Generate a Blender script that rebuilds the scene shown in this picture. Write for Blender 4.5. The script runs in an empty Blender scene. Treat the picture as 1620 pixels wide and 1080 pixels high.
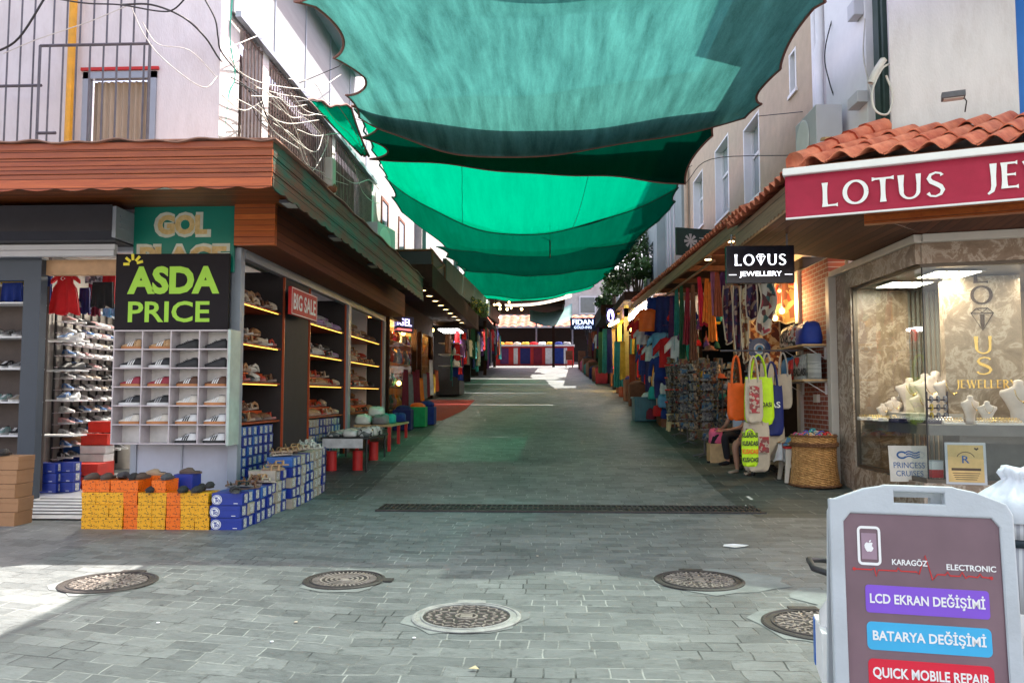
import bpy, math, random
from mathutils import Vector, Matrix
R = math.radians
random.seed(7)
sc = bpy.context.scene
C = sc.collection
# ---------------------------------------------------------------- camera, sky, sun
CAMZ, F = 1.5, 1280.0
PITCH, YAW = 3.8, 2.6
cd = bpy.data.cameras.new('camera'); cam = bpy.data.objects.new('camera', cd); C.objects.link(cam)
cam.location = (0, 0, CAMZ); cam.rotation_euler = (R(90+PITCH), 0, R(YAW))
cd.sensor_width = 36; cd.lens = 36*F/1620; cd.clip_end = 600; cd.clip_start = .05
sc.camera = cam
EL, AZ = 60, 35            # sun: from the right, a little beyond the scene
sd = Vector((math.cos(R(EL))*math.cos(R(AZ)), math.cos(R(EL))*math.sin(R(AZ)), math.sin(R(EL))))
w = bpy.data.worlds.new('World'); sc.world = w; w.use_nodes = True
sky = w.node_tree.nodes.new('ShaderNodeTexSky'); sky.sky_type = 'NISHITA'; sky.sun_disc = False
sky.sun_elevation = R(EL); sky.sun_rotation = R(90-AZ); sky.dust_density = 2.0
bg = w.node_tree.nodes['Background']; bg.inputs['Strength'].default_value = .15
mxs = w.node_tree.nodes.new('ShaderNodeMix'); mxs.data_type = 'RGBA'; mxs.blend_type = 'MULTIPLY'; mxs.inputs[0].default_value = 1; mxs.inputs[7].default_value = (1.36, 1.0, .87, 1)   # hazy summer sky: less blue
w.node_tree.links.new(sky.outputs[0], mxs.inputs[6]); w.node_tree.links.new(mxs.outputs[2], bg.inputs[0])
sl = bpy.data.lights.new('sun', 'SUN'); sl.energy = 4.1; sl.angle = R(.5); sl.color = (1, .95, .87)
so = bpy.data.objects.new('sun', sl); C.objects.link(so); so.rotation_euler = sd.to_track_quat('Z', 'Y').to_euler()
sc.view_settings.view_transform = 'Standard'; sc.view_settings.look = 'None'
sc.view_settings.gamma = 1; sc.view_settings.exposure = 1.92
sc.render.engine = 'CYCLES'
cy = sc.cycles; cy.use_denoising = True; cy.max_bounces = 6; cy.diffuse_bounces = 3; cy.glossy_bounces = 3
cy.transmission_bounces = 4; cy.transparent_max_bounces = 14; cy.sample_clamp_indirect = 4; cy.caustics_reflective = False; cy.caustics_refractive = False

RM = Matrix.Rotation(R(YAW), 3, 'Z') @ Matrix.Rotation(R(90+PITCH), 3, 'X')
def ray(px, py): return RM @ Vector(((px-810)/F, (540-py)/F, -1))
def at(px, py, Y):
    r = ray(px, py); t = Y/r.y; return Vector((r.x*t, Y, CAMZ+r.z*t))
def atX(px, py, X):
    r = ray(px, py); t = X/r.x; return Vector((X, r.y*t, CAMZ+r.z*t))
def gz(y):
    if y < 11: return 0.0
    if y < 13: return .09*(y-11)**2/4
    return .09*(y-12)
def atG(px, py):
    r = ray(px, py); t = 1.
    for k in range(60):
        t = (CAMZ-gz(r.y*t))/-r.z if r.z < 0 else 60
    return Vector((r.x*t, r.y*t, gz(r.y*t)))

# ---------------------------------------------------------------- materials
MATS = {}
def nn(m, typ, **kw):
    n = m.node_tree.nodes.new(typ)
    for k, v in kw.items():
        if k.startswith('_'): setattr(n, k[1:], v)
        else: n.inputs[k.replace('__', ' ')].default_value = v
    return n
def ln(m, a, b): m.node_tree.links.new(a, b)
def newmat(name):
    m = bpy.data.materials.new(name); m.use_nodes = True
    return m, m.node_tree.nodes['Principled BSDF']
def c4(c): return (c[0], c[1], c[2], 1)
def ramp(m, stops):
    n = m.node_tree.nodes.new('ShaderNodeValToRGB'); e = n.color_ramp.elements
    while len(e) < len(stops): e.new(.5)
    for el, (p, c) in zip(e, stops): el.position = p; el.color = c4(c)
    return n
def coords(m, axes='xyz', sx=1, sy=1, sz=1):
    tc = nn(m, 'ShaderNodeTexCoord'); sp = nn(m, 'ShaderNodeSeparateXYZ'); cb = nn(m, 'ShaderNodeCombineXYZ')
    ln(m, tc.outputs['Object'], sp.inputs[0])
    for i, a in enumerate(axes):
        mu = nn(m, 'ShaderNodeMath', _operation='MULTIPLY'); mu.inputs[1].default_value = (sx, sy, sz)[i]
        ln(m, sp.outputs['xyz'.index(a)], mu.inputs[0]); ln(m, mu.outputs[0], cb.inputs[i])
    return cb.outputs[0]
def mat(name, col, rough=.6, var=.14, scale=6, bump=.0, bscale=60, metal=0, col2=None, emit=0, axes='xyz', st=(1, 1, 1), dirt=0, dirtcol=(.1, .09, .08), spec=.5):
    if name in MATS: return MATS[name]
    m, b = newmat(name)
    co = coords(m, axes, *st)
    n = nn(m, 'ShaderNodeTexNoise', Scale=scale, Detail=5.0, Roughness=.6); ln(m, co, n.inputs['Vector'])
    a = [max(0, x*(1-var)) for x in col]; z = col2 or [min(1, x*(1+var)) for x in col]
    r = ramp(m, [(.3, a), (.7, z)]); ln(m, n.outputs[0], r.inputs[0]); out = r.outputs[0]
    if dirt:
        n2 = nn(m, 'ShaderNodeTexNoise', Scale=1.7, Detail=8.0, Roughness=.7); ln(m, co, n2.inputs['Vector'])
        r2 = ramp(m, [(.48, (0, 0, 0)), (.72, (dirt,)*3)]); ln(m, n2.outputs[0], r2.inputs[0])
        mx = nn(m, 'ShaderNodeMix', _data_type='RGBA'); ln(m, r2.outputs[0], mx.inputs[0]); ln(m, out, mx.inputs[6]); mx.inputs[7].default_value = c4(dirtcol); out = mx.outputs[2]
    ln(m, out, b.inputs['Base Color'])
    b.inputs['Roughness'].default_value = rough; b.inputs['Metallic'].default_value = metal; b.inputs['Specular IOR Level'].default_value = spec
    if bump:
        n3 = nn(m, 'ShaderNodeTexNoise', Scale=bscale, Detail=4.0); ln(m, co, n3.inputs['Vector'])
        bp = nn(m, 'ShaderNodeBump', Strength=bump, Distance=.01); ln(m, n3.outputs[0], bp.inputs['Height']); ln(m, bp.outputs[0], b.inputs['Normal'])
    if emit:
        ln(m, out, b.inputs['Emission Color']); b.inputs['Emission Strength'].default_value = emit
    MATS[name] = m; return m

def mat_paver(name, bw, bh, cols, mortar_a, mortar_b, offset=.5, squash=.6, sqf=3, warp=True, msize=.006):
    m, b = newmat(name)
    tc = nn(m, 'ShaderNodeTexCoord'); sp = nn(m, 'ShaderNodeSeparateXYZ'); ln(m, tc.outputs['Object'], sp.inputs[0])
    # the left part of the street is laid at a slant
    mn = nn(m, 'ShaderNodeMath', _operation='MINIMUM'); mn.inputs[1].default_value = 0
    ad = nn(m, 'ShaderNodeMath', _operation='ADD'); ad.inputs[1].default_value = 1.2; ln(m, sp.outputs[0], ad.inputs[0]); ln(m, ad.outputs[0], mn.inputs[0])
    mu = nn(m, 'ShaderNodeMath', _operation='MULTIPLY'); mu.inputs[1].default_value = .22 if warp else 0; ln(m, mn.outputs[0], mu.inputs[0])
    y2 = nn(m, 'ShaderNodeMath', _operation='ADD'); ln(m, sp.outputs[1], y2.inputs[0]); ln(m, mu.outputs[0], y2.inputs[1])
    cb = nn(m, 'ShaderNodeCombineXYZ'); ln(m, sp.outputs[0], cb.inputs[0]); ln(m, y2.outputs[0], cb.inputs[1])
    wn = nn(m, 'ShaderNodeTexNoise', Scale=2.2, Detail=3.0); ln(m, cb.outputs[0], wn.inputs['Vector'])
    vm = nn(m, 'ShaderNodeVectorMath', _operation='MULTIPLY_ADD'); ln(m, wn.outputs['Color'], vm.inputs[0]); vm.inputs[1].default_value = (.07, .07, 0); ln(m, cb.outputs[0], vm.inputs[2])
    br = nn(m, 'ShaderNodeTexBrick', Scale=1.0); br.offset = offset; br.squash = squash; br.squash_frequency = sqf; br.offset_frequency = 2
    br.inputs['Brick Width'].default_value = bw; br.inputs['Row Height'].default_value = bh
    br.inputs['Mortar Size'].default_value = msize; br.inputs['Mortar Smooth'].default_value = .3; br.inputs['Bias'].default_value = 0
    br.inputs['Color1'].default_value = c4(cols[0]); br.inputs['Color2'].default_value = c4(cols[1])
    ln(m, vm.outputs[0], br.inputs['Vector'])
    n1 = nn(m, 'ShaderNodeTexNoise', Scale=1.3, Detail=6.0, Roughness=.65); ln(m, cb.outputs[0], n1.inputs['Vector'])
    rm = ramp(m, [(.4, mortar_a), (.6, mortar_b)]); ln(m, n1.outputs[0], rm.inputs[0]); ln(m, rm.outputs[0], br.inputs['Mortar'])
    # cleft stone: streaky fine noise
    mp = nn(m, 'ShaderNodeMapping'); mp.inputs['Scale'].default_value = (9, 30, 1); ln(m, vm.outputs[0], mp.inputs[0])
    n2 = nn(m, 'ShaderNodeTexNoise', Scale=1.0, Detail=8.0, Roughness=.7, Distortion=1.4); ln(m, mp.outputs[0], n2.inputs['Vector'])
    r2 = ramp(m, [(.25, (.62,)*3), (.75, (1.4,)*3)]); ln(m, n2.outputs[0], r2.inputs[0])
    mx = nn(m, 'ShaderNodeMix', _data_type='RGBA', _blend_type='MULTIPLY'); mx.inputs[0].default_value = .8
    ln(m, br.outputs['Color'], mx.inputs[6]); ln(m, r2.outputs[0], mx.inputs[7])
    n3 = nn(m, 'ShaderNodeTexNoise', Scale=.55, Detail=8.0, Roughness=.72); ln(m, tc.outputs['Object'], n3.inputs['Vector'])
    r3 = ramp(m, [(.28, (.66,)*3), (.5, (1.0,)*3), (.72, (1.35, 1.34, 1.3))]); ln(m, n3.outputs[0], r3.inputs[0])
    mx2 = nn(m, 'ShaderNodeMix', _data_type='RGBA', _blend_type='MULTIPLY'); mx2.inputs[0].default_value = 1
    ln(m, mx.outputs[2], mx2.inputs[6]); ln(m, r3.outputs[0], mx2.inputs[7])
    n5 = nn(m, 'ShaderNodeTexVoronoi', Scale=2.6); n5.inputs['Randomness'].default_value = 1; ln(m, vm.outputs[0], n5.inputs['Vector'])   # gum and oil spots
    r5 = ramp(m, [(.035, (.42,)*3), (.06, (1,)*3)]); ln(m, n5.outputs['Distance'], r5.inputs[0])
    n6 = nn(m, 'ShaderNodeTexNoise', Scale=7.0, Detail=5.0, Roughness=.8); ln(m, tc.outputs['Object'], n6.inputs['Vector']); r6 = ramp(m, [(.33, (.6,)*3), (.45, (1,)*3)]); ln(m, n6.outputs[0], r6.inputs[0])
    mx3 = nn(m, 'ShaderNodeMix', _data_type='RGBA', _blend_type='MULTIPLY'); mx3.inputs[0].default_value = 1; ln(m, r5.outputs[0], mx3.inputs[6]); ln(m, r6.outputs[0], mx3.inputs[7])
    mx4 = nn(m, 'ShaderNodeMix', _data_type='RGBA', _blend_type='MULTIPLY'); mx4.inputs[0].default_value = 1; ln(m, mx2.outputs[2], mx4.inputs[6]); ln(m, mx3.outputs[2], mx4.inputs[7]); ln(m, mx4.outputs[2], b.inputs['Base Color'])
    hs = nn(m, 'ShaderNodeMath', _operation='MULTIPLY_ADD'); ln(m, br.outputs['Fac'], hs.inputs[0]); hs.inputs[1].default_value = -1.2; ln(m, n2.outputs[0], hs.inputs[2])
    bp = nn(m, 'ShaderNodeBump', Strength=.55, Distance=.008); ln(m, hs.outputs[0], bp.inputs['Height']); ln(m, bp.outputs[0], b.inputs['Normal'])
    rr = ramp(m, [(.3, (.42,)*3), (.7, (.7,)*3)]); ln(m, n2.outputs[0], rr.inputs[0]); ln(m, rr.outputs[0], b.inputs['Roughness'])
    return m
def mat_brick(name, axes='yzx'):
    m, b = newmat(name); co = coords(m, axes)
    br = nn(m, 'ShaderNodeTexBrick', Scale=1.0); br.inputs['Brick Width'].default_value = .23; br.inputs['Row Height'].default_value = .078
    br.inputs['Mortar Size'].default_value = .007; br.inputs['Color1'].default_value = (.26, .06, .04, 1); br.inputs['Color2'].default_value = (.36, .1, .06, 1); br.inputs['Mortar'].default_value = (.5, .45, .42, 1)
    ln(m, co, br.inputs['Vector']); ln(m, br.outputs['Color'], b.inputs['Base Color']); b.inputs['Roughness'].default_value = .8
    bp = nn(m, 'ShaderNodeBump', Strength=.6, Distance=.01); bp.invert = True; ln(m, br.outputs['Fac'], bp.inputs['Height']); ln(m, bp.outputs[0], b.inputs['Normal'])
    return m
def mat_wood(name, a, z, axes, plank=.12, rough=.45, paint=None, paintamt=.5):
    # grain along first axis; plank seams across the second
    m, b = newmat(name); co = coords(m, axes, 1.2, 22, 22)
    n = nn(m, 'ShaderNodeTexNoise', Scale=1.0, Detail=6.0, Distortion=1.1, Roughness=.6); ln(m, co, n.inputs['Vector'])
    r = ramp(m, [(.25, a), (.75, z)]); ln(m, n.outputs[0], r.inputs[0]); out = r.outputs[0]
    co2 = coords(m, axes, 1, 1, 1)
    sp = nn(m, 'ShaderNodeSeparateXYZ'); ln(m, co2, sp.inputs[0])
    dv = nn(m, 'ShaderNodeMath', _operation='DIVIDE'); dv.inputs[1].default_value = plank; ln(m, sp.outputs[1], dv.inputs[0])
    fl = nn(m, 'ShaderNodeMath', _operation='FLOOR'); ln(m, dv.outputs[0], fl.inputs[0])
    wn = nn(m, 'ShaderNodeTexWhiteNoise', _noise_dimensions='1D'); ln(m, fl.outputs[0], wn.inputs['W'])
    r3 = ramp(m, [(0, (.7,)*3), (1, (1.25,)*3)]); ln(m, wn.outputs[0], r3.inputs[0])
    mx = nn(m, 'ShaderNodeMix', _data_type='RGBA', _blend_type='MULTIPLY'); mx.inputs[0].default_value = 1; ln(m, out, mx.inputs[6]); ln(m, r3.outputs[0], mx.inputs[7]); out = mx.outputs[2]
    if paint:
        n4 = nn(m, 'ShaderNodeTexNoise', Scale=1.6, Detail=9.0, Roughness=.75); co4 = coords(m, axes, .6, 2.2, 2); ln(m, co4, n4.inputs['Vector'])
        r4 = ramp(m, [(paintamt-.07, (0, 0, 0)), (paintamt+.07, (1, 1, 1))]); ln(m, n4.outputs[0], r4.inputs[0])
        m2 = nn(m, 'ShaderNodeMix', _data_type='RGBA'); ln(m, r4.outputs[0], m2.inputs[0]); ln(m, out, m2.inputs[6]); m2.inputs[7].default_value = c4(paint); out = m2.outputs[2]
    fr = nn(m, 'ShaderNodeMath', _operation='FRACT'); ln(m, dv.outputs[0], fr.inputs[0])
    r5 = ramp(m, [(0, (.12,)*3), (.07, (1, 1, 1)), (.93, (1, 1, 1)), (1, (.12,)*3)]); ln(m, fr.outputs[0], r5.inputs[0])
    m5 = nn(m, 'ShaderNodeMix', _data_type='RGBA', _blend_type='MULTIPLY'); m5.inputs[0].default_value = 1; ln(m, out, m5.inputs[6]); ln(m, r5.outputs[0], m5.inputs[7])
    ln(m, m5.outputs[2], b.inputs['Base Color']); b.inputs['Roughness'].default_value = rough
    bp = nn(m, 'ShaderNodeBump', Strength=.6, Distance=.01); ln(m, r5.outputs[0], bp.inputs['Height']); ln(m, bp.outputs[0], b.inputs['Normal'])
    return m
def mat_marble(name, a, z, c, scale=2.2):
    m, b = newmat(name); co = coords(m)
    n = nn(m, 'ShaderNodeTexNoise', Scale=scale, Detail=9.0, Roughness=.68, Distortion=.7); ln(m, co, n.inputs['Vector'])
    r = ramp(m, [(.3, a), (.48, z), (.53, c), (.58, z), (.75, a)]); ln(m, n.outputs[0], r.inputs[0])
    ln(m, r.outputs[0], b.inputs['Base Color']); b.inputs['Roughness'].default_value = .25
    return m
def mat_net(name, dif, trl, tint, tf, streak=.25):
    m, b = newmat(name); m.node_tree.nodes.remove(b); o = m.node_tree.nodes['Material Output']
    co = coords(m, 'xyz', 2.6, .3, .6)
    n = nn(m, 'ShaderNodeTexNoise', Scale=1.6, Detail=8.0, Roughness=.68, Distortion=.15); ln(m, co, n.inputs['Vector'])
    n0 = nn(m, 'ShaderNodeTexNoise', Scale=40.0, Detail=4.0, Roughness=.9); ln(m, coords(m, 'xyz', 2.2, .4, .5), n0.inputs['Vector'])
    ad = nn(m, 'ShaderNodeMath', _operation='MULTIPLY_ADD'); ln(m, n0.outputs[0], ad.inputs[0]); ad.inputs[1].default_value = .45; ln(m, n.outputs[0], ad.inputs[2])
    def sh(c):
        r = ramp(m, [(.5, [x*(1-streak) for x in c]), (.95, [min(1, x*(1+streak)) for x in c])]); ln(m, ad.outputs[0], r.inputs[0]); return r.outputs[0]
    d = nn(m, 'ShaderNodeBsdfDiffuse'); ln(m, sh(dif), d.inputs[0])
    t = nn(m, 'ShaderNodeBsdfTranslucent'); ln(m, sh(trl), t.inputs[0])
    x = nn(m, 'ShaderNodeMixShader'); x.inputs[0].default_value = .6; ln(m, d.outputs[0], x.inputs[1]); ln(m, t.outputs[0], x.inputs[2])
    tr = nn(m, 'ShaderNodeBsdfTransparent', Color=c4(tint)); y = nn(m, 'ShaderNodeMixShader'); y.inputs[0].default_value = tf
    ln(m, x.outputs[0], y.inputs[1]); ln(m, tr.outputs[0], y.inputs[2]); ln(m, y.outputs[0], o.inputs[0])
    return m
def mat_glass(name, tint=(.93, .96, .95), refl=.12):
    m, b = newmat(name); m.node_tree.nodes.remove(b); o = m.node_tree.nodes['Material Output']
    tr = nn(m, 'ShaderNodeBsdfTransparent', Color=c4(tint)); g = nn(m, 'ShaderNodeBsdfGlossy', Roughness=.02)
    lw = nn(m, 'ShaderNodeLayerWeight', Blend=.25); mu = nn(m, 'ShaderNodeMath', _operation='MULTIPLY_ADD'); ln(m, lw.outputs['Fresnel'], mu.inputs[0]); mu.inputs[1].default_value = .12; mu.inputs[2].default_value = refl
    y = nn(m, 'ShaderNodeMixShader'); ln(m, mu.outputs[0], y.inputs[0]); ln(m, tr.outputs[0], y.inputs[1]); ln(m, g.outputs[0], y.inputs[2]); ln(m, y.outputs[0], o.inputs[0])
    return m
def mat_pattern(name, cols, scale=9, rough=.85, axes='xyz', st=(1, 1, 1), kind='VOR', emit=0):
    if name in MATS: return MATS[name]
    m, b = newmat(name); co = coords(m, axes, *st)
    if kind == 'VOR':
        n = nn(m, 'ShaderNodeTexVoronoi', Scale=scale); ln(m, co, n.inputs['Vector']); s = nn(m, 'ShaderNodeSeparateColor'); ln(m, n.outputs['Color'], s.inputs[0]); f = s.outputs[0]
    elif kind == 'WAVE':
        n = nn(m, 'ShaderNodeTexWave', Scale=scale, Distortion=.6); ln(m, co, n.inputs['Vector']); f = n.outputs['Fac']
    else:
        n = nn(m, 'ShaderNodeTexNoise', Scale=scale, Detail=3.0, Distortion=1.5); ln(m, co, n.inputs['Vector']); f = n.outputs[0]
    lo, hi = (0, 1) if kind != 'NOI' else (.32, .68)
    r = ramp(m, [(lo+(hi-lo)*i/len(cols), c) for i, c in enumerate(cols)]); r.color_ramp.interpolation = 'CONSTANT'
    ln(m, f, r.inputs[0]); ln(m, r.outputs[0], b.inputs['Base Color']); b.inputs['Roughness'].default_value = rough
    if emit: ln(m, r.outputs[0], b.inputs['Emission Color']); b.inputs['Emission Strength'].default_value = emit
    MATS[name] = m; return m

# ---------------------------------------------------------------- mesh helper
def wl(o):
    v = Vector((0, 0, 0))
    while o: v = v+o.location; o = o.parent
    return v
class MB:
    def __init__(s): s.v = []; s.f = []; s.m = []
    def add(s, vs, fs, mi=0):
        o = len(s.v); s.v += [Vector(v) for v in vs]; s.f += [[i+o for i in f] for f in fs]; s.m += [mi]*len(fs); return s
    def box(s, x0, y0, z0, x1, y1, z1, mi=0, M=None):
        vs = [Vector((x, y, z)) for z in (z0, z1) for y in (y0, y1) for x in (x0, x1)]
        if M: vs = [M @ v for v in vs]
        return s.add(vs, [(0, 2, 3, 1), (4, 5, 7, 6), (0, 1, 5, 4), (2, 6, 7, 3), (0, 4, 6, 2), (1, 3, 7, 5)], mi)
    def tube(s, pts, r, n=6, mi=0, cap=True):
        pts = [Vector(p) for p in pts]; rs = r if isinstance(r, (list, tuple)) else [r]*len(pts)
        vs = []; up = None
        for i, p in enumerate(pts):
            d = (pts[min(i+1, len(pts)-1)]-pts[max(i-1, 0)]).normalized()
            if up is None: up = Vector((0, 0, 1)) if abs(d.z) < .9 else Vector((1, 0, 0))
            a = d.cross(up).normalized(); b = a.cross(d).normalized(); up = b
            vs += [p+(a*math.cos(2*math.pi*k/n)+b*math.sin(2*math.pi*k/n))*rs[i] for k in range(n)]
        fs = [(i*n+k, i*n+(k+1) % n, (i+1)*n+(k+1) % n, (i+1)*n+k) for i in range(len(pts)-1) for k in range(n)]
        if cap: fs += [tuple(range(n)), tuple(range((len(pts)-1)*n+n-1, (len(pts)-1)*n-1, -1))]
        return s.add(vs, fs, mi)
    def lathe(s, prof, n=16, c=(0, 0, 0), mi=0, sx=1, sy=1, caps=True):
        vs = [Vector((c[0]+r*math.cos(2*math.pi*k/n)*sx, c[1]+r*math.sin(2*math.pi*k/n)*sy, c[2]+z)) for r, z in prof for k in range(n)]
        fs = [(i*n+k, i*n+(k+1) % n, (i+1)*n+(k+1) % n, (i+1)*n+k) for i in range(len(prof)-1) for k in range(n)]
        caps = caps and abs(prof[0][0]-prof[-1][0]) > 1e-6 or caps and prof[0][1] != prof[-1][1]
        if caps and prof[0][0] > 1e-4: fs.append(tuple(range(n-1, -1, -1)))
        if caps and prof[-1][0] > 1e-4: fs.append(tuple(range((len(prof)-1)*n, len(prof)*n)))
        return s.add(vs, fs, mi)
    def prism(s, poly, M, t, mi=0):      # poly in local xy, extruded 0..t along local z
        n = len(poly); vs = [M @ Vector((x, y, 0)) for x, y in poly]+[M @ Vector((x, y, t)) for x, y in poly]
        return s.add(vs, [tuple(range(n-1, -1, -1)), tuple(range(n, 2*n))]+[(i, (i+1) % n, n+(i+1) % n, n+i) for i in range(n)], mi)
    def grid(s, fn, nu, nv, mi=0, thick=None):
        P = [[Vector(fn(u/nu, v/nv)) for u in range(nu+1)] for v in range(nv+1)]
        vs = [p for row in P for p in row]
        fs = [(v*(nu+1)+u, v*(nu+1)+u+1, (v+1)*(nu+1)+u+1, (v+1)*(nu+1)+u) for v in range(nv) for u in range(nu)]
        if thick:
            t = Vector(thick); o = len(vs); vs = vs+[p+t for p in vs]
            fs = fs+[tuple(i+o for i in reversed(f)) for f in fs]
            ring = [u for u in range(nu+1)]+[v*(nu+1)+nu for v in range(1, nv+1)]+[nv*(nu+1)+u for u in range(nu-1, -1, -1)]+[v*(nu+1) for v in range(nv-1, 0, -1)]
            fs += [(ring[i], ring[(i+1) % len(ring)], ring[(i+1) % len(ring)]+o, ring[i]+o) for i in range(len(ring))]
        return s.add(vs, fs, mi)
    def sph(s, c, r, n=10, mi=0, sz=1):
        return s.lathe([(max(r*math.sin(math.pi*i/n), 1e-5), -r*math.cos(math.pi*i/n)*sz) for i in range(n+1)], n+2, c, mi)
    def build(s, name, mats, parent=None, world=True, smooth=False, bevel=0, loc=None):
        me = bpy.data.meshes.new(name)
        off = wl(parent) if (parent and world) else Vector((0, 0, 0))
        if loc is not None: off = Vector(loc)
        me.from_pydata([v-off for v in s.v], [], s.f)
        for m in (mats if isinstance(mats, (list, tuple)) else [mats]): me.materials.append(m)
        for p, mi in zip(me.polygons, s.m): p.material_index = mi; p.use_smooth = smooth
        me.update()
        o = bpy.data.objects.new(name, me); C.objects.link(o)
        if loc is not None: o.location = loc
        if parent: o.parent = parent
        if bevel:
            b = o.modifiers.new('bevel', 'BEVEL'); b.width = bevel; b.segments = 2; b.limit_method = 'ANGLE'
        if smooth == 'auto':
            pass
        return o
def fixn(o):
    import bmesh
    bm = bmesh.new(); bm.from_mesh(o.data); bmesh.ops.recalc_face_normals(bm, faces=bm.faces); bm.to_mesh(o.data); bm.free(); return o
def tag(o, label, cat, group=None):
    o['label'] = label; o['category'] = cat
    if group: o['group'] = group
    return o
def struct(o, kind='structure'): o['kind'] = kind; return o
def thing(name, label, cat, loc=(0, 0, 0), rz=0, group=None):
    o = bpy.data.objects.new(name, None); C.objects.link(o); o.empty_display_size = .1
    o.location = loc; o.rotation_euler = (0, 0, rz); return tag(o, label, cat, group)
def dup(o, loc=None, rot=None, scale=None, label=None, group=None, parent=None, root=True):
    c = o.copy(); C.objects.link(c)
    if parent: c.parent = parent
    if loc is not None: c.location = loc
    if rot is not None: c.rotation_euler = rot if hasattr(rot, '__len__') else (0, 0, rot)
    if scale is not None: c.scale = scale if hasattr(scale, '__len__') else (scale,)*3
    if label: c['label'] = label
    if group: c['group'] = group
    for ch in [x for x in o.children]: dup(ch, parent=c)
    return c
ORD = ['first', 'second', 'third', 'fourth', 'fifth', 'sixth', 'seventh', 'eighth', 'ninth', 'tenth', 'eleventh', 'twelfth', 'thirteenth', 'fourteenth', 'fifteenth', 'sixteenth', 'seventeenth', 'eighteenth', 'nineteenth', 'twentieth']
def facing(loc, ang, tilt=0):   # local x to the reader's right, y up, z out of the surface; ang: heading of the outward normal (deg, 0=+X)
    return Matrix.Translation(Vector(loc)) @ Matrix.Rotation(R(ang+90), 4, 'Z') @ Matrix.Rotation(R(90-tilt), 4, 'X')
def text(s, M, wd, ht, m, parent, name='lettering', bold=.0, ext=.002, shear=0):
    cu = bpy.data.curves.new('t', 'FONT'); cu.body = s; cu.align_x = 'CENTER'; cu.offset = bold; cu.extrude = .01; cu.shear = shear; cu.resolution_u = 3
    to = bpy.data.objects.new('t', cu); C.objects.link(to); bpy.context.view_layer.update()
    me = bpy.data.meshes.new_from_object(to.evaluated_get(bpy.context.evaluated_depsgraph_get()))
    xs = [v.co.x for v in me.vertices]; ys = [v.co.y for v in me.vertices]
    x0, x1, y0, y1 = min(xs), max(xs), min(ys), max(ys)
    sx = wd/(x1-x0) if wd else ht/(y1-y0); sy = ht/(y1-y0) if ht else sx
    off = wl(parent)
    for v in me.vertices:
        v.co = M @ Vector(((v.co.x-(x0+x1)/2)*sx, (v.co.y-(y0+y1)/2)*sy, (v.co.z+.01)/.02*ext))-off
    me.materials.clear(); me.materials.append(m)
    bpy.data.objects.remove(to); bpy.data.curves.remove(cu)
    me.name = name; o = bpy.data.objects.new(name, me); C.objects.link(o)
    if parent: o.parent = parent
    return o
def circ(cx, cy, rx, ry=None, a0=0, a1=360, n=24):
    ry = ry or rx; return [(cx+rx*math.cos(R(a0+(a1-a0)*i/n)), cy+ry*math.sin(R(a0+(a1-a0)*i/n))) for i in range(n+1)]
def ribbon(mb, pts, w, M, z, t=.003, mi=0):
    n = len(pts); ws = w if isinstance(w, (list, tuple)) else [w]*n; L = []; Rr = []
    for i in range(n):
        a = Vector(pts[max(i-1, 0)]); b = Vector(pts[min(i+1, n-1)]); d = (b-a); d = d/max(d.length, 1e-9); q = Vector((-d.y, d.x)); p = Vector(pts[i])
        L.append(p+q*ws[i]/2); Rr.append(p-q*ws[i]/2)
    for i in range(n-1):
        mb.prism([tuple(Rr[i]), tuple(Rr[i+1]), tuple(L[i+1]), tuple(L[i])], M @ Matrix.Translation((0, 0, z)), t, mi)
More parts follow.
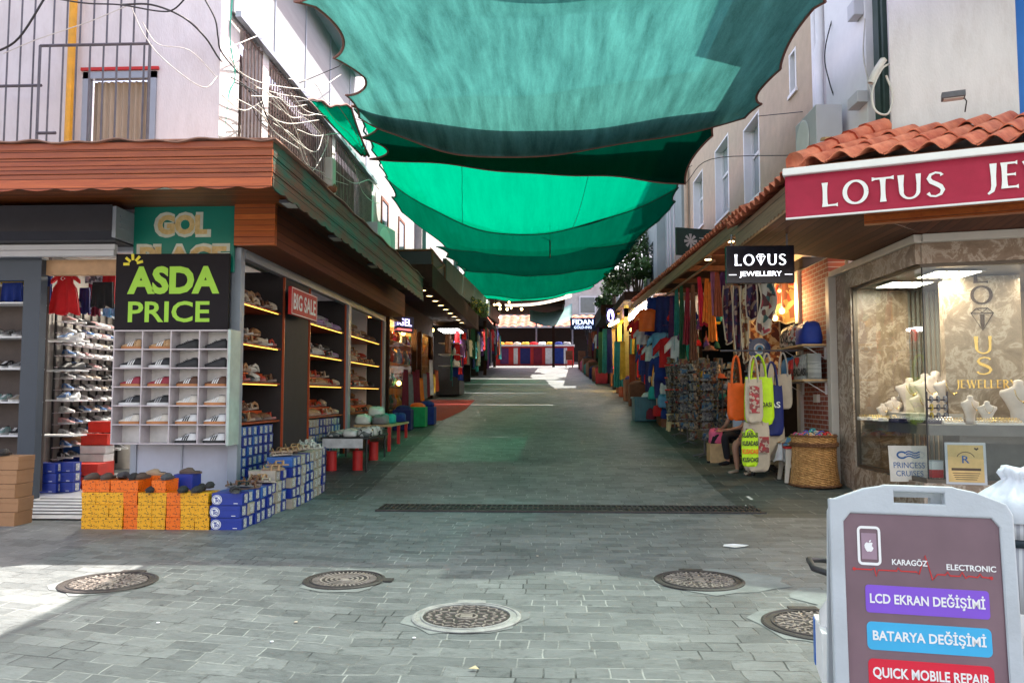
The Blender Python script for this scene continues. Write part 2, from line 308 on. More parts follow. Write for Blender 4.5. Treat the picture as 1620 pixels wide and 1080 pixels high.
# roman lettering drawn as flared strokes; thick T, thin H
def fl(n, w): return [w*(1+.45*(abs(2*i/(n-1)-1))**3) for i in range(n)]
def line(a, b, n=7): return [(a[0]+(b[0]-a[0])*i/(n-1), a[1]+(b[1]-a[1])*i/(n-1)) for i in range(n)]
def glyph(ch):
    T, H = .17, .075; S = []
    if ch == 'L': S = [(line((.12, 0), (.12, 1)), fl(7, T)), (line((.1, .04), (.6, .05)), [H]*6+[H*2.2])]; w = .66
    elif ch == 'O': w = .98; S = [(circ(.49, .5, .4, .46, n=30), [H+(T-H)*abs(math.cos(R(12*i))) for i in range(31)])]
    elif ch == 'T': w = .8; S = [(line((.4, 0), (.4, .95)), fl(7, T)), (line((.0, .95), (.8, .95)), [H*2.2]+[H]*5+[H*2.2])]
    elif ch == 'U': w = .9; S = [([(.13, 1), (.13, .6), (.14, .35)]+circ(.44, .34, .3, .3, 180, 360, 12)[1:-1]+[(.74, .35), (.75, .6), (.75, 1)], [T*1.4, T, T]+[T-(T-H)*math.sin(math.pi*i/12) for i in range(1, 12)]+[T*.8, T*.8, T*1.1])]
    elif ch == 'S': w = .64; S = [([(.55, .84), (.5, .93), (.33, .97), (.15, .9), (.09, .76), (.17, .62), (.34, .52), (.5, .41), (.57, .27), (.5, .11), (.32, .03), (.14, .06), (.05, .18)], [T*.8, H, H, H*1.4, T*.9, T, T, T, T*.9, H*1.4, H, H, T*.8])]
    elif ch == 'J': w = .4; S = [([(.25, 1), (.25, .5), (.25, .15), (.2, -.05), (.05, -.17)], [T*1.4, T, T, T*.8, H])]
    elif ch == 'E': w = .66; S = [(line((.12, 0), (.12, 1)), fl(7, T)), (line((.1, .04), (.58, .04)), [H]*6+[H*2.2]), (line((.1, .52), (.5, .52)), [H]*6+[H*1.8]), (line((.1, .96), (.56, .96)), [H]*6+[H*2.2])]
    elif ch == 'W': w = 1.2; S = [(line((.08, 1), (.38, 0)), fl(7, T)), (line((.38, 0), (.6, .95)), fl(7, H)), (line((.56, 1), (.86, 0)), fl(7, T)), (line((.86, 0), (1.12, 1)), fl(7, H))]
    elif ch == 'R': w = .75; S = [(line((.12, 0), (.12, 1)), fl(7, T)), (circ(.2, .74, .36, .23, -90, 90, 12), [H+(T-H)*math.sin(math.pi*i/12) for i in range(13)]), (line((.3, .5), (.68, 0)), fl(7, T))]
    elif ch == 'Y': w = .85; S = [(line((.42, 0), (.42, .5)), fl(7, T)), (line((.42, .48), (.08, 1)), fl(7, T)), (line((.42, .48), (.78, 1)), fl(7, H))]
    elif ch == 'V':  # faceted gem in place of a letter
        w = .9; S = [([(.05, .78), (.25, 1), (.65, 1), (.85, .78), (.45, 0), (.05, .78), (.85, .78)], .045), ([(.25, 1), (.45, .8), (.65, 1)], .03), (line((.45, .72), (.45, .05)), [.17]*5+[.1, .05])]
    else: return .5, []
    return w, S
def roman(s, M, wd, ht, m, parent, name='lettering', gap=.16, vertical=False):
    mb = MB(); tot = sum(glyph(c)[0]+gap for c in s)-gap; x = 0; sx = wd/tot
    for c in s:
        gw, S = glyph(c)
        for i, (pts, w) in enumerate(S):
            w = w if isinstance(w, list) else [w]*len(pts)
            ribbon(mb, [((x+p[0])*sx-wd/2, p[1]*ht-ht/2) for p in pts], [q*ht for q in w], M, .0006*i, .003)
        x += gw+gap
    return mb.build(name, m, parent)
# ---------------------------------------------------------------- palette
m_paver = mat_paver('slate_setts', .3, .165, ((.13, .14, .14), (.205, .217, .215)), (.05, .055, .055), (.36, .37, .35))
m_slab = mat_paver('dark_slabs', .62, .31, ((.05, .065, .064), (.09, .108, .105)), (.34, .34, .33), (.2, .2, .2), squash=1, sqf=2, warp=False, msize=.006)
m_cement = mat('cement', (.24, .255, .245), .85, .3, 3, .3, dirt=.6, dirtcol=(.2, .2, .2))
m_iron = mat('cast_iron', (.24, .2, .17), .5, .3, 12, .4, col2=(.38, .33, .29))
m_irond = mat('cast_iron_dark', (.05, .042, .038), .6, .3, 12, .3)
m_ironw = mat('worn_rim', (.33, .33, .31), .7, .3, 9, .3)
m_black = mat('black', (.014, .014, .016), .5)
m_stucco_w = mat('white_stucco', (.74, .71, .72), .85, .06, 3, .5, 45, st=(1.6, 1.6, .5), dirt=.5, dirtcol=(.5, .44, .42))
m_clad = mat('pale_cladding', (.3, .31, .33), .6, .08, 3, axes='xyz', st=(1, .3, 2), dirt=.4, dirtcol=(.2, .2, .2))
m_stucco_s = mat('old_white_render', (.42, .41, .4), .9, .15, 2, .4, 40, dirt=.6, dirtcol=(.26, .24, .22))
m_panel_w = mat('white_cladding', (.56, .57, .6), .6, .05, 2, dirt=.3, dirtcol=(.5, .5, .5))
m_beige = mat('beige_stucco', (.56, .44, .32), .9, .08, 4, .6, 40)
m_whitep = mat('white_paint', (.78, .78, .78), .45, .04)
m_greyg = mat('grey_green_render', (.3, .36, .35), .8, .08, 2, .2)
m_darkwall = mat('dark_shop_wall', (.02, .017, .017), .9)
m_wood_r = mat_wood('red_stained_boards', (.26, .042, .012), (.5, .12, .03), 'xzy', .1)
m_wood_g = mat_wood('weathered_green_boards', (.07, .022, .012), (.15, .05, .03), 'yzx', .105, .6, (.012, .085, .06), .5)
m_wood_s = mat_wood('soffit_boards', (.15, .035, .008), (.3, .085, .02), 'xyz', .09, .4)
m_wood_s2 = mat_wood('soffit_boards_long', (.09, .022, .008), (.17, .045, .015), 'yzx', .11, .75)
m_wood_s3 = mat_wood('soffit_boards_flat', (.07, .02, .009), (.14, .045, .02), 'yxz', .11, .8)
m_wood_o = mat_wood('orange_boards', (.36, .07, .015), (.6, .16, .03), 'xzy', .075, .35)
m_wood_d = mat_wood('dark_fascia', (.16, .09, .055), (.3, .19, .12), 'yzx', .14, .6)
m_wood_p = mat('beam_wood', (.2, .075, .035), .6, .3, 9)
m_shelfw = mat('orange_shelf_wood', (.42, .07, .02), .35, .15)
m_pine = mat('pine', (.5, .33, .17), .6, .2, 8)
m_slate = mat('slate_blue_frame', (.03, .045, .065), .4, .05)
m_alu = mat('grey_aluminium', (.32, .36, .42), .4, .05, metal=.2)
m_lgrey = mat('pale_grey_panel', (.5, .53, .62), .5, .06)
m_bar = mat('grille_iron', (.1, .1, .12), .5, .2, 10)
m_barb = mat('grille_iron_brown', (.15, .1, .09), .6, .3, 10)
m_curt = mat('curtain', (.42, .34, .25), .9, .15, 3, axes='xzy', st=(6, .5, 1))
m_flash = mat('roof_flashing', (.3, .17, .13), .6, .25, 5, .2)
m_tile = mat('clay_tile', (.6, .1, .05), .75, .3, 4, .5, 40, col2=(.8, .27, .15), dirt=.2, dirtcol=(.3, .2, .16))
m_marble = mat_marble('brown_marble', (.2, .14, .1), (.3, .22, .16), (.5, .42, .34), 3.2)
m_marble2 = mat_marble('brown_marble_inside', (.2, .145, .095), (.32, .24, .165), (.52, .43, .33), 3.5)
m_brick = mat_brick('brick')
m_glass = mat_glass('shop_glass', refl=.03)
m_glassd = mat('dark_window', (.05, .07, .08), .08, .2, spec=.8)
m_win = mat('pale_window', (.28, .33, .33), .12, .15, 1.5, spec=.8)
m_beam = mat('cream_frame', (.58, .54, .48), .5, .05)
m_gold = mat('gold_letters', (.75, .5, .15), .22, .1, metal=1)
m_white = mat('white_letters', (.82, .82, .82), .5, .02)
m_lime = mat('lime_letters', (.36, .68, .04), .5, .03)
m_yel = mat('yellow_letters', (.85, .75, .04), .5, .03)
m_red = mat('red', (.55, .02, .02), .5, .08)
m_navy = mat('navy', (.01, .02, .13), .6, .1)
m_ledw = mat('led_white', (1, .97, .9), emit=9)
m_warm = mat('bulb_warm', (1, .62, .25), emit=5)
m_ledy = mat('led_strip_yellow', (1, .55, .08), emit=1.0)
m_led = mat('shop_led', (1, .9, .72), emit=4)
m_cable = mat('black_cable', (.02, .02, .022), .5)
m_cablew = mat('white_cable', (.62, .6, .55), .5)
m_cableg = mat('green_cable', (.02, .4, .28), .5)

# ---------------------------------------------------------------- ground
def ysteps(a, b, s=1.0):
    n = max(1, int((b-a)/s)); return [a+(b-a)*i/n for i in range(n+1)]
def ground_sheet(name, m, left, right, y0, y1, dz=0, step=.5):
    mb = MB(); ys = ysteps(y0, y1, step)
    vs = []; fs = []
    for y in ys: vs += [(left(y), y, gz(y)+dz), (right(y), y, gz(y)+dz)]
    fs = [(2*i, 2*i+1, 2*i+3, 2*i+2) for i in range(len(ys)-1)]
    mb.add(vs, fs); return struct(mb.build(name, m))
ground_sheet('ground', m_cement, lambda y: -60, lambda y: 60, -40, 90, -.012, .5)
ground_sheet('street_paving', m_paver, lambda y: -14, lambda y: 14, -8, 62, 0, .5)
ground_sheet('right_pavement', m_slab, lambda y: 2.55+.0*y, lambda y: 4.9, 10.2, 52, .004)
ground_sheet('left_pavement', m_slab, lambda y: -4.2, lambda y: -2.75, 11.6, 46, .004)
mb = MB()   # bright cement patches round the covers
def blob(cx, cy, rx, ry, z, n=18, j=.16):
    p = [(cx+rx*(1+random.uniform(-j, j))*math.cos(2*math.pi*k/n), cy+ry*(1+random.uniform(-j, j))*math.sin(2*math.pi*k/n), z) for k in range(n)]
    mb.add(p, [tuple(range(n))])
covers = [atG(172, 922), atG(545, 918), atG(738, 977), atG(1106, 919), atG(1300, 989)]
for i, (c, rx) in enumerate(zip(covers, (.4, .35, .41, .55, .43))):
    blob(c.x+(.12 if i == 3 else 0), c.y, rx, (.4 if i < 3 else .44), .004)
blob(2.3, 6.0, .5, .55, .0045, 20, .3)
struct(mb.build('cement_patch', m_cement))

def manhole(c, r, kind, label, ang=0):
    t = thing('manhole_cover', label, 'manhole cover', (c.x, c.y, gz(c.y)+.006), R(ang), 'round iron covers in the paving')
    mb = MB(); mb.lathe([(r*.8, 0), (r, 0), (r, .006), (r*.965, .012), (r*.93, .012), (r*.92, .004), (r*.84, .004), (r*.83, .012), (r*.8, .012), (r*.8, 0)], 48, caps=False)
    if kind != 1: mb.box(-.1, r*.9, 0, .1, r*1.13, .01); 
    else: mb.box(r*.85, -.05, 0, r*1.2, .05, .009)
    fixn(mb.build('frame', m_ironw if kind == 2 else m_irond, t, world=False))
    mb = MB(); mb.lathe([(1e-5, .003), (r*.8, .003), (r*.8, 0)], 48); mb.build('lid', m_irond, t, world=False)
    mb = MB(); z0, z1 = .003, .011
    def bar(x, y, L, W, a):
        mb.box(-L/2, -W/2, z0, L/2, W/2, z1, 0, Matrix.Translation((x, y, 0)) @ Matrix.Rotation(a, 4, 'Z'))
    if kind == 1:
        for rr in (.18, .3, .42, .55): mb.lathe([(r*rr, z0), (r*rr, z1), (r*(rr+.05), z1), (r*(rr+.05), z0)], 40, caps=False)
        for k in range(44): a = 2*math.pi*k/44; bar(r*.7*math.cos(a), r*.7*math.sin(a), r*.16, r*.035, a)
        mb.lathe([(1e-5, z1), (r*.1, z1), (r*.12, z0)], 20)
    else:
        mb.lathe([(r*.17, z0), (r*.17, z1), (r*.21, z1), (r*.21, z0)], 30, caps=False)
        mb.box(-.04, -.04, z0, .04, .04, z1)
        for (rr, n, L) in ((.34, 8, .2), (.52, 14, .2), (.69, 20, .16)):
            for k in range(n):
                a = 2*math.pi*(k+.5*(n == 14))/n; x, y = r*rr*math.cos(a), r*rr*math.sin(a)
                for da in ((.6, -.6, 1.57) if kind == 0 else (.9, -.9)): 
                    bar(x+r*.05*math.cos(a+da*2), y+r*.05*math.sin(a+da*2), r*L*.8, r*.034, a+da)
    mb.build('raised_pattern', m_iron, t, world=False)
manhole(covers[0], .37, 0, 'iron manhole cover at the far left, beside the orange shoe boxes')
manhole(covers[1], .33, 1, 'ringed iron manhole cover left of the street middle, in front of the blue boxes')
manhole(covers[2], .37, 2, 'pale rimmed iron manhole cover nearest the middle of the street')
manhole(covers[3], .36, 0, 'dark iron manhole cover in a cement patch on the right')
manhole(covers[4], .38, 0, 'iron manhole cover half hidden behind the standing repair sign')

t = thing('drain_grate', 'long black iron drainage grate running across the street', 'drain', (.26, 10.8, 0))
mb = MB(); mb.box(-2.25, 10.5, .004, 2.75, 11.1, .01); mb.build('channel', m_black, t)
mb = MB(); mb.box(-2.25, 10.5, .01, 2.75, 10.55, .026); mb.box(-2.25, 11.05, .01, 2.75, 11.1, .026); mb.box(-2.25, 10.78, .01, 2.75, 10.82, .022)
for k in range(72): x = -2.24+k*.0695; mb.box(x, 10.55, .01, x+.02, 11.05, .025)
mb.build('grating', m_irond, t)
tag(MB().add([(1.72+x, 8.25+y, .009+z) for x, y, z in ((0, -.02, 0), (.1, -.09, 0), (.2, -.06, .004), (.27, .03, .003), (.12, .05, .012), (.03, .06, .004))], [(0, 1, 2, 3, 4, 5)]).build('paper_scrap', m_white), 'white paper scrap lying on the paving', 'paper')

# sky is the world; ---------------------------------------------------------------- left shop building
XL = -4.0; YF = 10.3
def arcs(y, n): return [(y*i/n) for i in range(n+1)]
bl = thing('shoe_shop_building', 'white corner building with red boarded canopy over the shoe shop', 'building', (-6, 11, 0))
mb = MB(); mb.box(-12, YF, 4.05, -6.2, YF+.2, 12.5); mb.box(-5.2, YF, 4.05, -4.35, YF+.2, 12.5); mb.box(-6.2, YF, 5.8, -5.2, YF+.2, 12.5)
mb.box(-4.55, YF+.2, 6.7, -4.35, 19.5, 9.2); mb.box(-4.55, YF+.2, 4.05, -4.35, 10.95, 6.7)
for y in (11.7, 15.6, 19.2): mb.box(-4.6, y, 4.05, -4.3, y+.3, 6.7)
mb.box(-12, YF+.2, 4.05, -4.6, 19.5, 4.2)
mb.box(-12, 19.3, 0, -4.4, 19.5, 9.2)
mb.build('wall', m_stucco_w, bl)
mb = MB(); mb.box(-4.75, 10.95, 4.3, -4.7, 19.2, 6.7); mb.build('inner_cladding', mat_pattern('striped_inner', [(.3, .17, .12), (.5, .44, .4), (.17, .1, .09), (.45, .4, .36)], 3, axes='yzx', st=(1, .15, 1), kind='NOI'), bl)
mb = MB(); mb.box(-4.34, 10.6, 6.75, -4.3, 19.5, 8.6); mb.build('cladding', m_clad, bl)
mb = MB()
for k in range(5): mb.box(-4.3, 12.2+1.6*k, 6.75, -4.285, 12.24+1.6*k, 8.6)
mb.build('cladding_joint', m_alu, bl)
mb = MB(); mb.box(-4.28, 10.6, 6.68, -4.2, 19.5, 6.76); mb.build('cladding_edge', m_alu, bl)
mb = MB(); mb.box(-4.35, 10.4, 8.6, -3.95, 17.5, 8.8); mb.box(-3.97, 10.4, 8.45, -3.93, 17.5, 8.6); mb.build('gutter', m_alu, bl)
# window with curtain
mb = MB(); x0, x1, z0, z1 = -6.2, -5.2, 4.2, 5.8
for (a, b_, c, d) in ((x0, z0, x0+.09, z1), (x1-.09, z0, x1, z1), (x0, z1-.09, x1, z1)): mb.box(a, YF-.03, b_, c, YF+.06, d)
wf = mb.build('window', m_alu, bl)
mb = MB(); mb.grid(lambda u, v: (x0+.09+u*(x1-x0-.18), YF+.1+.02*math.sin(u*60), z0+v*(z1-z0-.09)), 90, 2); mb.build('curtain', m_curt, wf, smooth=True)
mb = MB(); mb.box(x0-.03, YF-.04, 5.82, x1+.03, YF-.01, 5.86); mb.build('red_trim', m_red, bl)
mb = MB(); mb.tube([(-6.33, YF-.1, 4.1), (-6.3, YF-.1, 12)], .05, 8); mb.build('drainpipe', mat('orange_pipe', (.8, .4, .03), .4), bl)
def grille(pl, name='window_grille', m=m_bar, rails=(), r=.014):   # pl: list of (p0,p1)
    mb = MB()
    for a, b_ in pl: mb.tube([a, b_], r, 4)
    for a, b_ in rails: mb.tube([a, b_], r*1.5, 4)
    return mb.build(name, m, bl)
gy = YF-.35
g1 = [((-8.6+.175*k, gy, 4.1), (-8.6+.175*k, gy, 9)) for k in range(12)]
grille(g1, rails=[((-8.7, gy, 5.5), (-6.55, gy, 5.5)), ((-8.7, gy, 7), (-5.15, gy, 7))])
g2 = [((-6.42+.178*k, gy-.06, 4.2), (-6.42+.178*k, gy-.06, 6.0)) for k in range(8)]
grille(g2, rails=[((-6.55, gy-.06, 4.2), (-6.55, gy-.06, 6.0)), ((-5.1, gy-.06, 4.2), (-5.1, gy-.06, 6.0)), ((-6.55, gy-.06, 6.0), (-5.1, gy-.06, 6.0)), ((-6.55, gy-.06, 4.85), (-6.3, gy-.06, 4.85))])
g3 = [((-6.42+.178*k, gy, 6.05), (-6.42+.178*k, gy, 9)) for k in range(8)]
grille(g3)
for (a, b_) in ((10.95, 11.65), (12.05, 15.55), (15.95, 19.15)):
    n = int((b_-a)/.12)
    grille([((-4.28, a+(b_-a)*k/n, 4.25), (-4.28, a+(b_-a)*k/n, 6.65)) for k in range(n+1)], m=m_barb, rails=[((-4.28, a, 4.9), (-4.28, b_, 4.9)), ((-4.28, a, 6.6), (-4.28, b_, 6.6))], r=.013)
# canopy
CX, CY0, CZ0, CZ1, CYE = -2.92, 8.3, 3.74, 4.2, 18.6
mb = MB()
for k in range(5):
    z = CZ0+.03+k*.088; mb.box(-12, CY0-.006*(k % 2), z, CX+.004*(k % 2), CY0+.03, z+.082)
cn = mb.build('canopy', m_wood_r, bl, bevel=.004)
mb = MB(); n = 300
mb.grid(lambda u, v: (-12+u*(CX+12), CY0-.012, (CZ0-.035-.028*abs(math.sin(u*72)))*(1-v)+v*(CZ0+.06)), 600, 1, thick=(0, .02, 0)); mb.build('scalloped_trim', m_wood_r, cn)
mb = MB()
for k in range(5):
    z = CZ0+.03+k*.088; mb.box(CX-.03, CY0+.03, z, CX+.006*(k % 2), CYE, z+.082)
mb.build('side_board', m_wood_g, cn)
mb = MB(); mb.grid(lambda u, v: (CX+.012, CY0+.01+u*(CYE-CY0), (CZ0-.035-.03*abs(math.sin(u*80)))*(1-v)+v*(CZ0+.07)), 640, 1, thick=(-.02, 0, 0)); mb.build('side_scalloped_trim', m_wood_g, cn)
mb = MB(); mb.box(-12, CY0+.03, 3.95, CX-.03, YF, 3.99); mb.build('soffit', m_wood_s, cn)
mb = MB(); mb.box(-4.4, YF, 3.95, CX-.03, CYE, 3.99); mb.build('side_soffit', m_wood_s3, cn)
mb = MB(); mb.grid(lambda u, v: (-12+u*(CX+12.05), CY0-.05+v*(YF-CY0+.05), 4.2+.03*v+.025*math.sin(u*37)*math.sin(u*91)*(1-v)), 120, 2, thick=(0, 0, .012)); mb.grid(lambda u, v: (CX+.03-v*1.5, CY0+.0+u*(CYE-CY0), 4.215+.015*math.sin(u*50)*(1-v)), 60, 1, thick=(0, 0, .012)); mb.build('roof_flashing', m_flash, cn)
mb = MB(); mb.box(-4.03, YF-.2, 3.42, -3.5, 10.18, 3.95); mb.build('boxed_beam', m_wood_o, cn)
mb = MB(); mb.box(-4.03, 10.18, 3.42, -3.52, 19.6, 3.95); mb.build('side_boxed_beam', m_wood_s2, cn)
# ground storey shell
mb = MB(); mb.box(-12, 10.35, 3.4, -5.4, 10.5, 3.95); mb.box(-5.42, 10.38, .0, -4.12, 10.5, 3.95)
mb.box(-4.9, 10.5, 0, -4.85, 19.3, 3.42); mb.build('lower_wall', m_lgrey, bl)
mb = MB(); mb.box(-5.44, 10.355, 0.0, -5.36, 10.38, 2.0); mb.box(-4.77, 10.365, 0, -4.75, 10.38, 1.2); mb.build('panel_joint', m_alu, bl)
mb = MB(); mb.box(-4.12, 10.28, 0, -4.0, 10.42, 3.42); mb.box(-4.1, 10.42, 3.3, -3.99, 19.6, 3.42)
for y in (15.95, 19.45): mb.box(-4.1, y, .1, -3.99, y+.2, 3.3)
mb.build('aluminium_frame', m_alu, bl)
mb = MB(); mb.box(-4.85, 10.5, 0, -4.0, 19.6, .12); mb.build('plinth', m_cement, bl)
mb = MB(); mb.box(-4.2, 12.2, .12, -4.05, 13.44, 3.3); mb.build('dark_panel', mat('dark_blue_panel', (.016, .018, .028), .6), bl)
# shop room behind the door
mb = MB(); mb.box(-12, 10.5, -.0, -4.9, 19.3, .16); mb.box(-12, 9.55, 0, -7.0, 10.5, .17); fl_ = mb.build('floor', mat('white_floor', (.5, .5, .52), .3), bl)
mb = MB(); mb.add([(-6.95, 9.6, .02), (-5.3, 9.6, .02), (-5.3, 10.5, .165), (-6.95, 10.5, .165)], [(0, 1, 2, 3)]); mb.box(-7.02, 9.55, 0, -6.95, 10.5, .172); rp = mb.build('threshold', mat('white_marble_step', (.7, .7, .7), .35), bl)
mb = MB()
for k in range(6): y = 9.75+k*.13; z = .02+(y-9.6)/.9*.145+.004; mb.box(-6.8+.03*k, y, z-.004, -5.45, y+.03, z+.004)
mb.build('anti_slip_strip', m_black, rp)
mb = MB(); mb.box(-12, 14.2, .16, -4.9, 14.3, 3.9); mb.box(-12, 10.5, 3.6, -4.9, 14.2, 3.7); mb.build('inner_wall', mat('room_wall', (.45, .42, .38), .8), bl)
mb = MB(); mb.box(-6.85, 10.2, .17, -6.62, 10.34, 3.3); mb.box(-12, 10.2, 3.0, -6.85, 10.34, 3.3); mb.build('door_frame', m_slate, bl)
mb = MB(); mb.box(-6.62, 10.3, 3.08, -5.4, 10.4, 3.28); mb.build('door_lintel', mat('tan_lintel', (.5, .3, .16), .6), bl)
sh = thing('roller_shutter', 'dark grey roller shutter box with pale slats above the shoe shop door', 'shutter', (-7.5, 10, 3.3))
mb = MB(); M = Matrix.Identity(4)
mb.add([(x, y, z) for x in (-12, -5.45) for (y, z) in ((9.75, 3.55), (9.85, 3.45), (10.33, 3.45), (10.33, 3.88), (9.75, 3.88))], [(0, 1, 2, 3, 4), (9, 8, 7, 6, 5)]+[(i, (i+1) % 5, 5+(i+1) % 5, 5+i) for i in range(5)]); fixn(mb.build('box', mat('shutter_box', (.022, .022, .03), .5), sh))
mb = MB()
for k in range(2): mb.box(-12, 10.0+.02*k, 3.28+.08*k, -5.55, 10.1, 3.355+.08*k)
mb.build('slat', m_panel_w, sh, bevel=.008)
mb = MB(); mb.box(-5.45, 9.76, 3.47, -5.4, 10.3, 3.86)
for k in range(3): mb.box(-5.41, 9.85, 3.6+.07*k, -5.385, 10.1, 3.63+.07*k)
mb.build('end_cap', m_alu, sh)
# floodlights under the canopy
def flood(x, y, z, label, rz=0):
    t = thing('floodlight', label, 'floodlight', (x, y, z), rz, 'flat floodlights under the red canopy')
    mb = MB(); mb.box(-.16, -.1, -.06, .16, .1, -.02); mb.box(-.02, -.02, -.02, .02, .02, .0); mb.build('housing', m_bar, t, world=False, bevel=.006)
    mb = MB(); mb.box(-.13, -.075, -.066, .13, .075, -.06); mb.build('lens', mat('flood_lens', (.65, .65, .6), .25), t, world=False)
p = at(259, 299, 9.0); flood(p.x, 9.0, 3.95, 'flat floodlight under the canopy front above the green board')
for (px, py), l in zip(((460, 328), (533, 383), (592, 427)), ('nearest', 'middle', 'farthest')):
    p = atX(px, py, -3.25); flood(-3.25, p.y, 3.95, f'flat floodlight under the canopy side, the {l} one over the side windows', R(90))

# signs on the corner
def board(name, label, cat, M, w, h, t, m, parts=None):
    th = thing(name, label, cat, M @ Vector((0, 0, 0)))
    mb = MB(); mb.box(-w/2, -h/2, -t, w/2, h/2, 0, 0, M); mb.build('panel', m, th, bevel=.004); return th
fr = -90
Yb = 10.3
def px_board(x0, y0, x1, y1, Y):
    a = at(x0, y0, Y); b = at(x1, y1, Y); return ((a+b)/2, abs(b.x-a.x), abs(b.z-a.z))
c, w_, h_ = px_board(213, 325, 369, 430, 10.2); M = facing(c, -90)
b1 = board('shop_sign', 'faded green shop board with yellow letters partly covered by the black sign', 'sign', M, w_, h_, .05, mat('green_board', (.0, .21, .15), .4, .06, 2, dirt=.25, dirtcol=(.02, .1, .08)))
m_outl = mat('pale_outline', (.62, .66, .56), .5); m_ochre = mat('ochre_letters', (.72, .5, .16), .5, .2, 14, col2=(.78, .6, .3))
def msh(dx, dy, dz=.001): return M @ Matrix.Translation((dx, dy, dz))
text('GOL', msh(-.02, .18, .001), .76, .34, m_outl, b1, 'outline', .09); text('GOL', msh(-.02, .18, .004), .66, .26, m_ochre, b1, bold=.055)
text('PLACE', msh(.0, -.24, .001), 1.24, .35, m_outl, b1, 'outline', .085); text('PLACE', msh(.0, -.24, .004), 1.15, .27, m_ochre, b1, bold=.05)
c, w_, h_ = px_board(184, 402, 360, 523, 10.05); M = facing(c, -90)
b2 = board('price_sign', 'black sign with big lime green letters and yellow rays above the shoe rack', 'sign', M, w_, h_, .06, mat('black_sign', (.012, .009, .011), .6, spec=.2))
text('ASDA', msh(.02, .155), 1.2, .36, m_lime, b2, bold=.045); text('PRICE', msh(-.03, -.25), 1.06, .27, m_lime, b2, bold=.018)
mb = MB()
for k, a in enumerate((180, 140, 95, 50, 15)):
    ca, sa = math.cos(R(a)), math.sin(R(a)); ribbon(mb, line((-.51+.05*ca, .365+.05*sa), (-.51+.13*ca, .365+.13*sa), 3), .035, M, .001+.0005*k)
mb.build('ray_mark', m_yel, b2)
p0 = at(480, 462, 12.6)
c = Vector((-3.93, 0, 0)); a = atX(457, 466, -3.86); b = atX(502, 478, -3.86)
yc = (a.y+b.y)/2; zc = 2.92; M = facing((-3.84, yc, zc), 0)
b3 = board('sale_sign', 'red sale sign with white letters above the dark panel', 'sign', M, 1.35, .42, .05, m_red)
text('BIG SALE', msh(0, 0), 1.15, .25, m_white, b3, bold=.02)
mb = MB(); 
for (q, w1, h1) in (((0, .195), 1.31, .012), ((0, -.195), 1.31, .012), ((-.65, 0), .012, .38), ((.65, 0), .012, .38)): mb.box(q[0]-w1/2, q[1]-h1/2, .0005, q[0]+w1/2, q[1]+h1/2, .003, 0, M)
mb.build('border', m_white, b3)

# ---------------------------------------------------------------- shade nets
m_net1 = mat_net('faded_net', (.15, .27, .255), (.18, .33, .315), (.21, .53, .48), .32, .45)
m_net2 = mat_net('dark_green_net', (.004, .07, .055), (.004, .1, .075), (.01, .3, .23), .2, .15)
m_net3 = mat_net('bright_green_net', (.0, .26, .18), (.0, .36, .25), (.0, .7, .5), .34, .12)
m_net4 = mat_net('green_net', (.0, .12, .085), (.0, .17, .12), (.0, .5, .36), .26, .15)
m_hem = mat('brown_hem_cord', (.2, .1, .08), .8); m_hemg = mat('dark_green_hem', (.01, .08, .06), .8)
V = Vector
def net(label, rows, m, hem, ties=7, scal=.22, nu=36, nv=6, sagv=.08, group='green shade nets over the street'):
    # rows: (left, centre, right) world points
    def P(u, v):
        k = v*(len(rows)-1); i = min(int(k), len(rows)-2); f = k-i
        def q(r, u):
            a, b, c = r; B = 2*b-(a+c)/2; return a*(1-u)**2+B*2*u*(1-u)+c*u*u
        e = scal*abs(math.sin(math.pi*v*ties))**.8; uu = .5+(u-.5)*(1-e*abs(2*u-1)**2*(.3 if u < .5 else .12))
        p = q(rows[i], uu)*(1-f)+q(rows[i+1], uu)*f
        p.z += .05*math.sin(9*u+7*v)*math.sin(math.pi*u)-sagv*math.sin(math.pi*v)
        p.z += .015*math.sin(23*u+3*v)
        return p
    mb = MB(); mb.grid(P, nu, nv*(len(rows)-1), thick=(0, 0, .004)); o = thing('shade_net', label, 'shade net', tuple(P(.5, .5)), 0, group)
    mb.build('cloth', m, o, smooth=True)
    mb = MB(); N = nv*(len(rows)-1)*2
    for pts in ([P(0, i/N) for i in range(N+1)], [P(1, i/N) for i in range(N+1)], [P(i/40, 0) for i in range(41)], [P(i/40, 1) for i in range(41)]): mb.tube(pts, .022, 5)
    mb.build('hem_cord', hem, o)
    for q in ((.3, .68) if m is m_net3 else ()): mb = MB(); mb.tube([P(q, i/N)-V((0, 0, .006)) for i in range(N+1)], .006, 4); mb.build('seam', hem, o)
    return P
def L3(a, b, c, Y, Yc=None, Yr=None): return (at(*a, Y), at(*b, Yc or Y), at(*c, Yr or Y))
m_net0 = mat_net('unseen_overhead_net', (.4, .46, .44), (.5, .58, .55), (.8, .88, .84), .5, .15)  # for unseen nets added overhead to dim the foreground and leave a sun patch
V = Vector
net('unseen pale net added overhead on the left to shape the foreground sun patch', [(V((-6.5, -6, 6.8)), V((-3.4, -6, 6.4)), V((-.3, -6, 6.8))), (V((-6.5, 7.0, 6.8)), V((-3.4, 7.0, 6.4)), V((-.3, 7.3, 6.8)))], m_net0, m_hem)
net('unseen pale net added overhead on the right to dim the foreground', [(V((-.35, -6, 6.9)), V((4, -6, 6.5)), V((9, -6, 6.9))), (V((-.35, 9.6, 6.9)), V((4, 9.4, 6.5)), V((9, 9.0, 6.9)))], m_net0, m_hem)
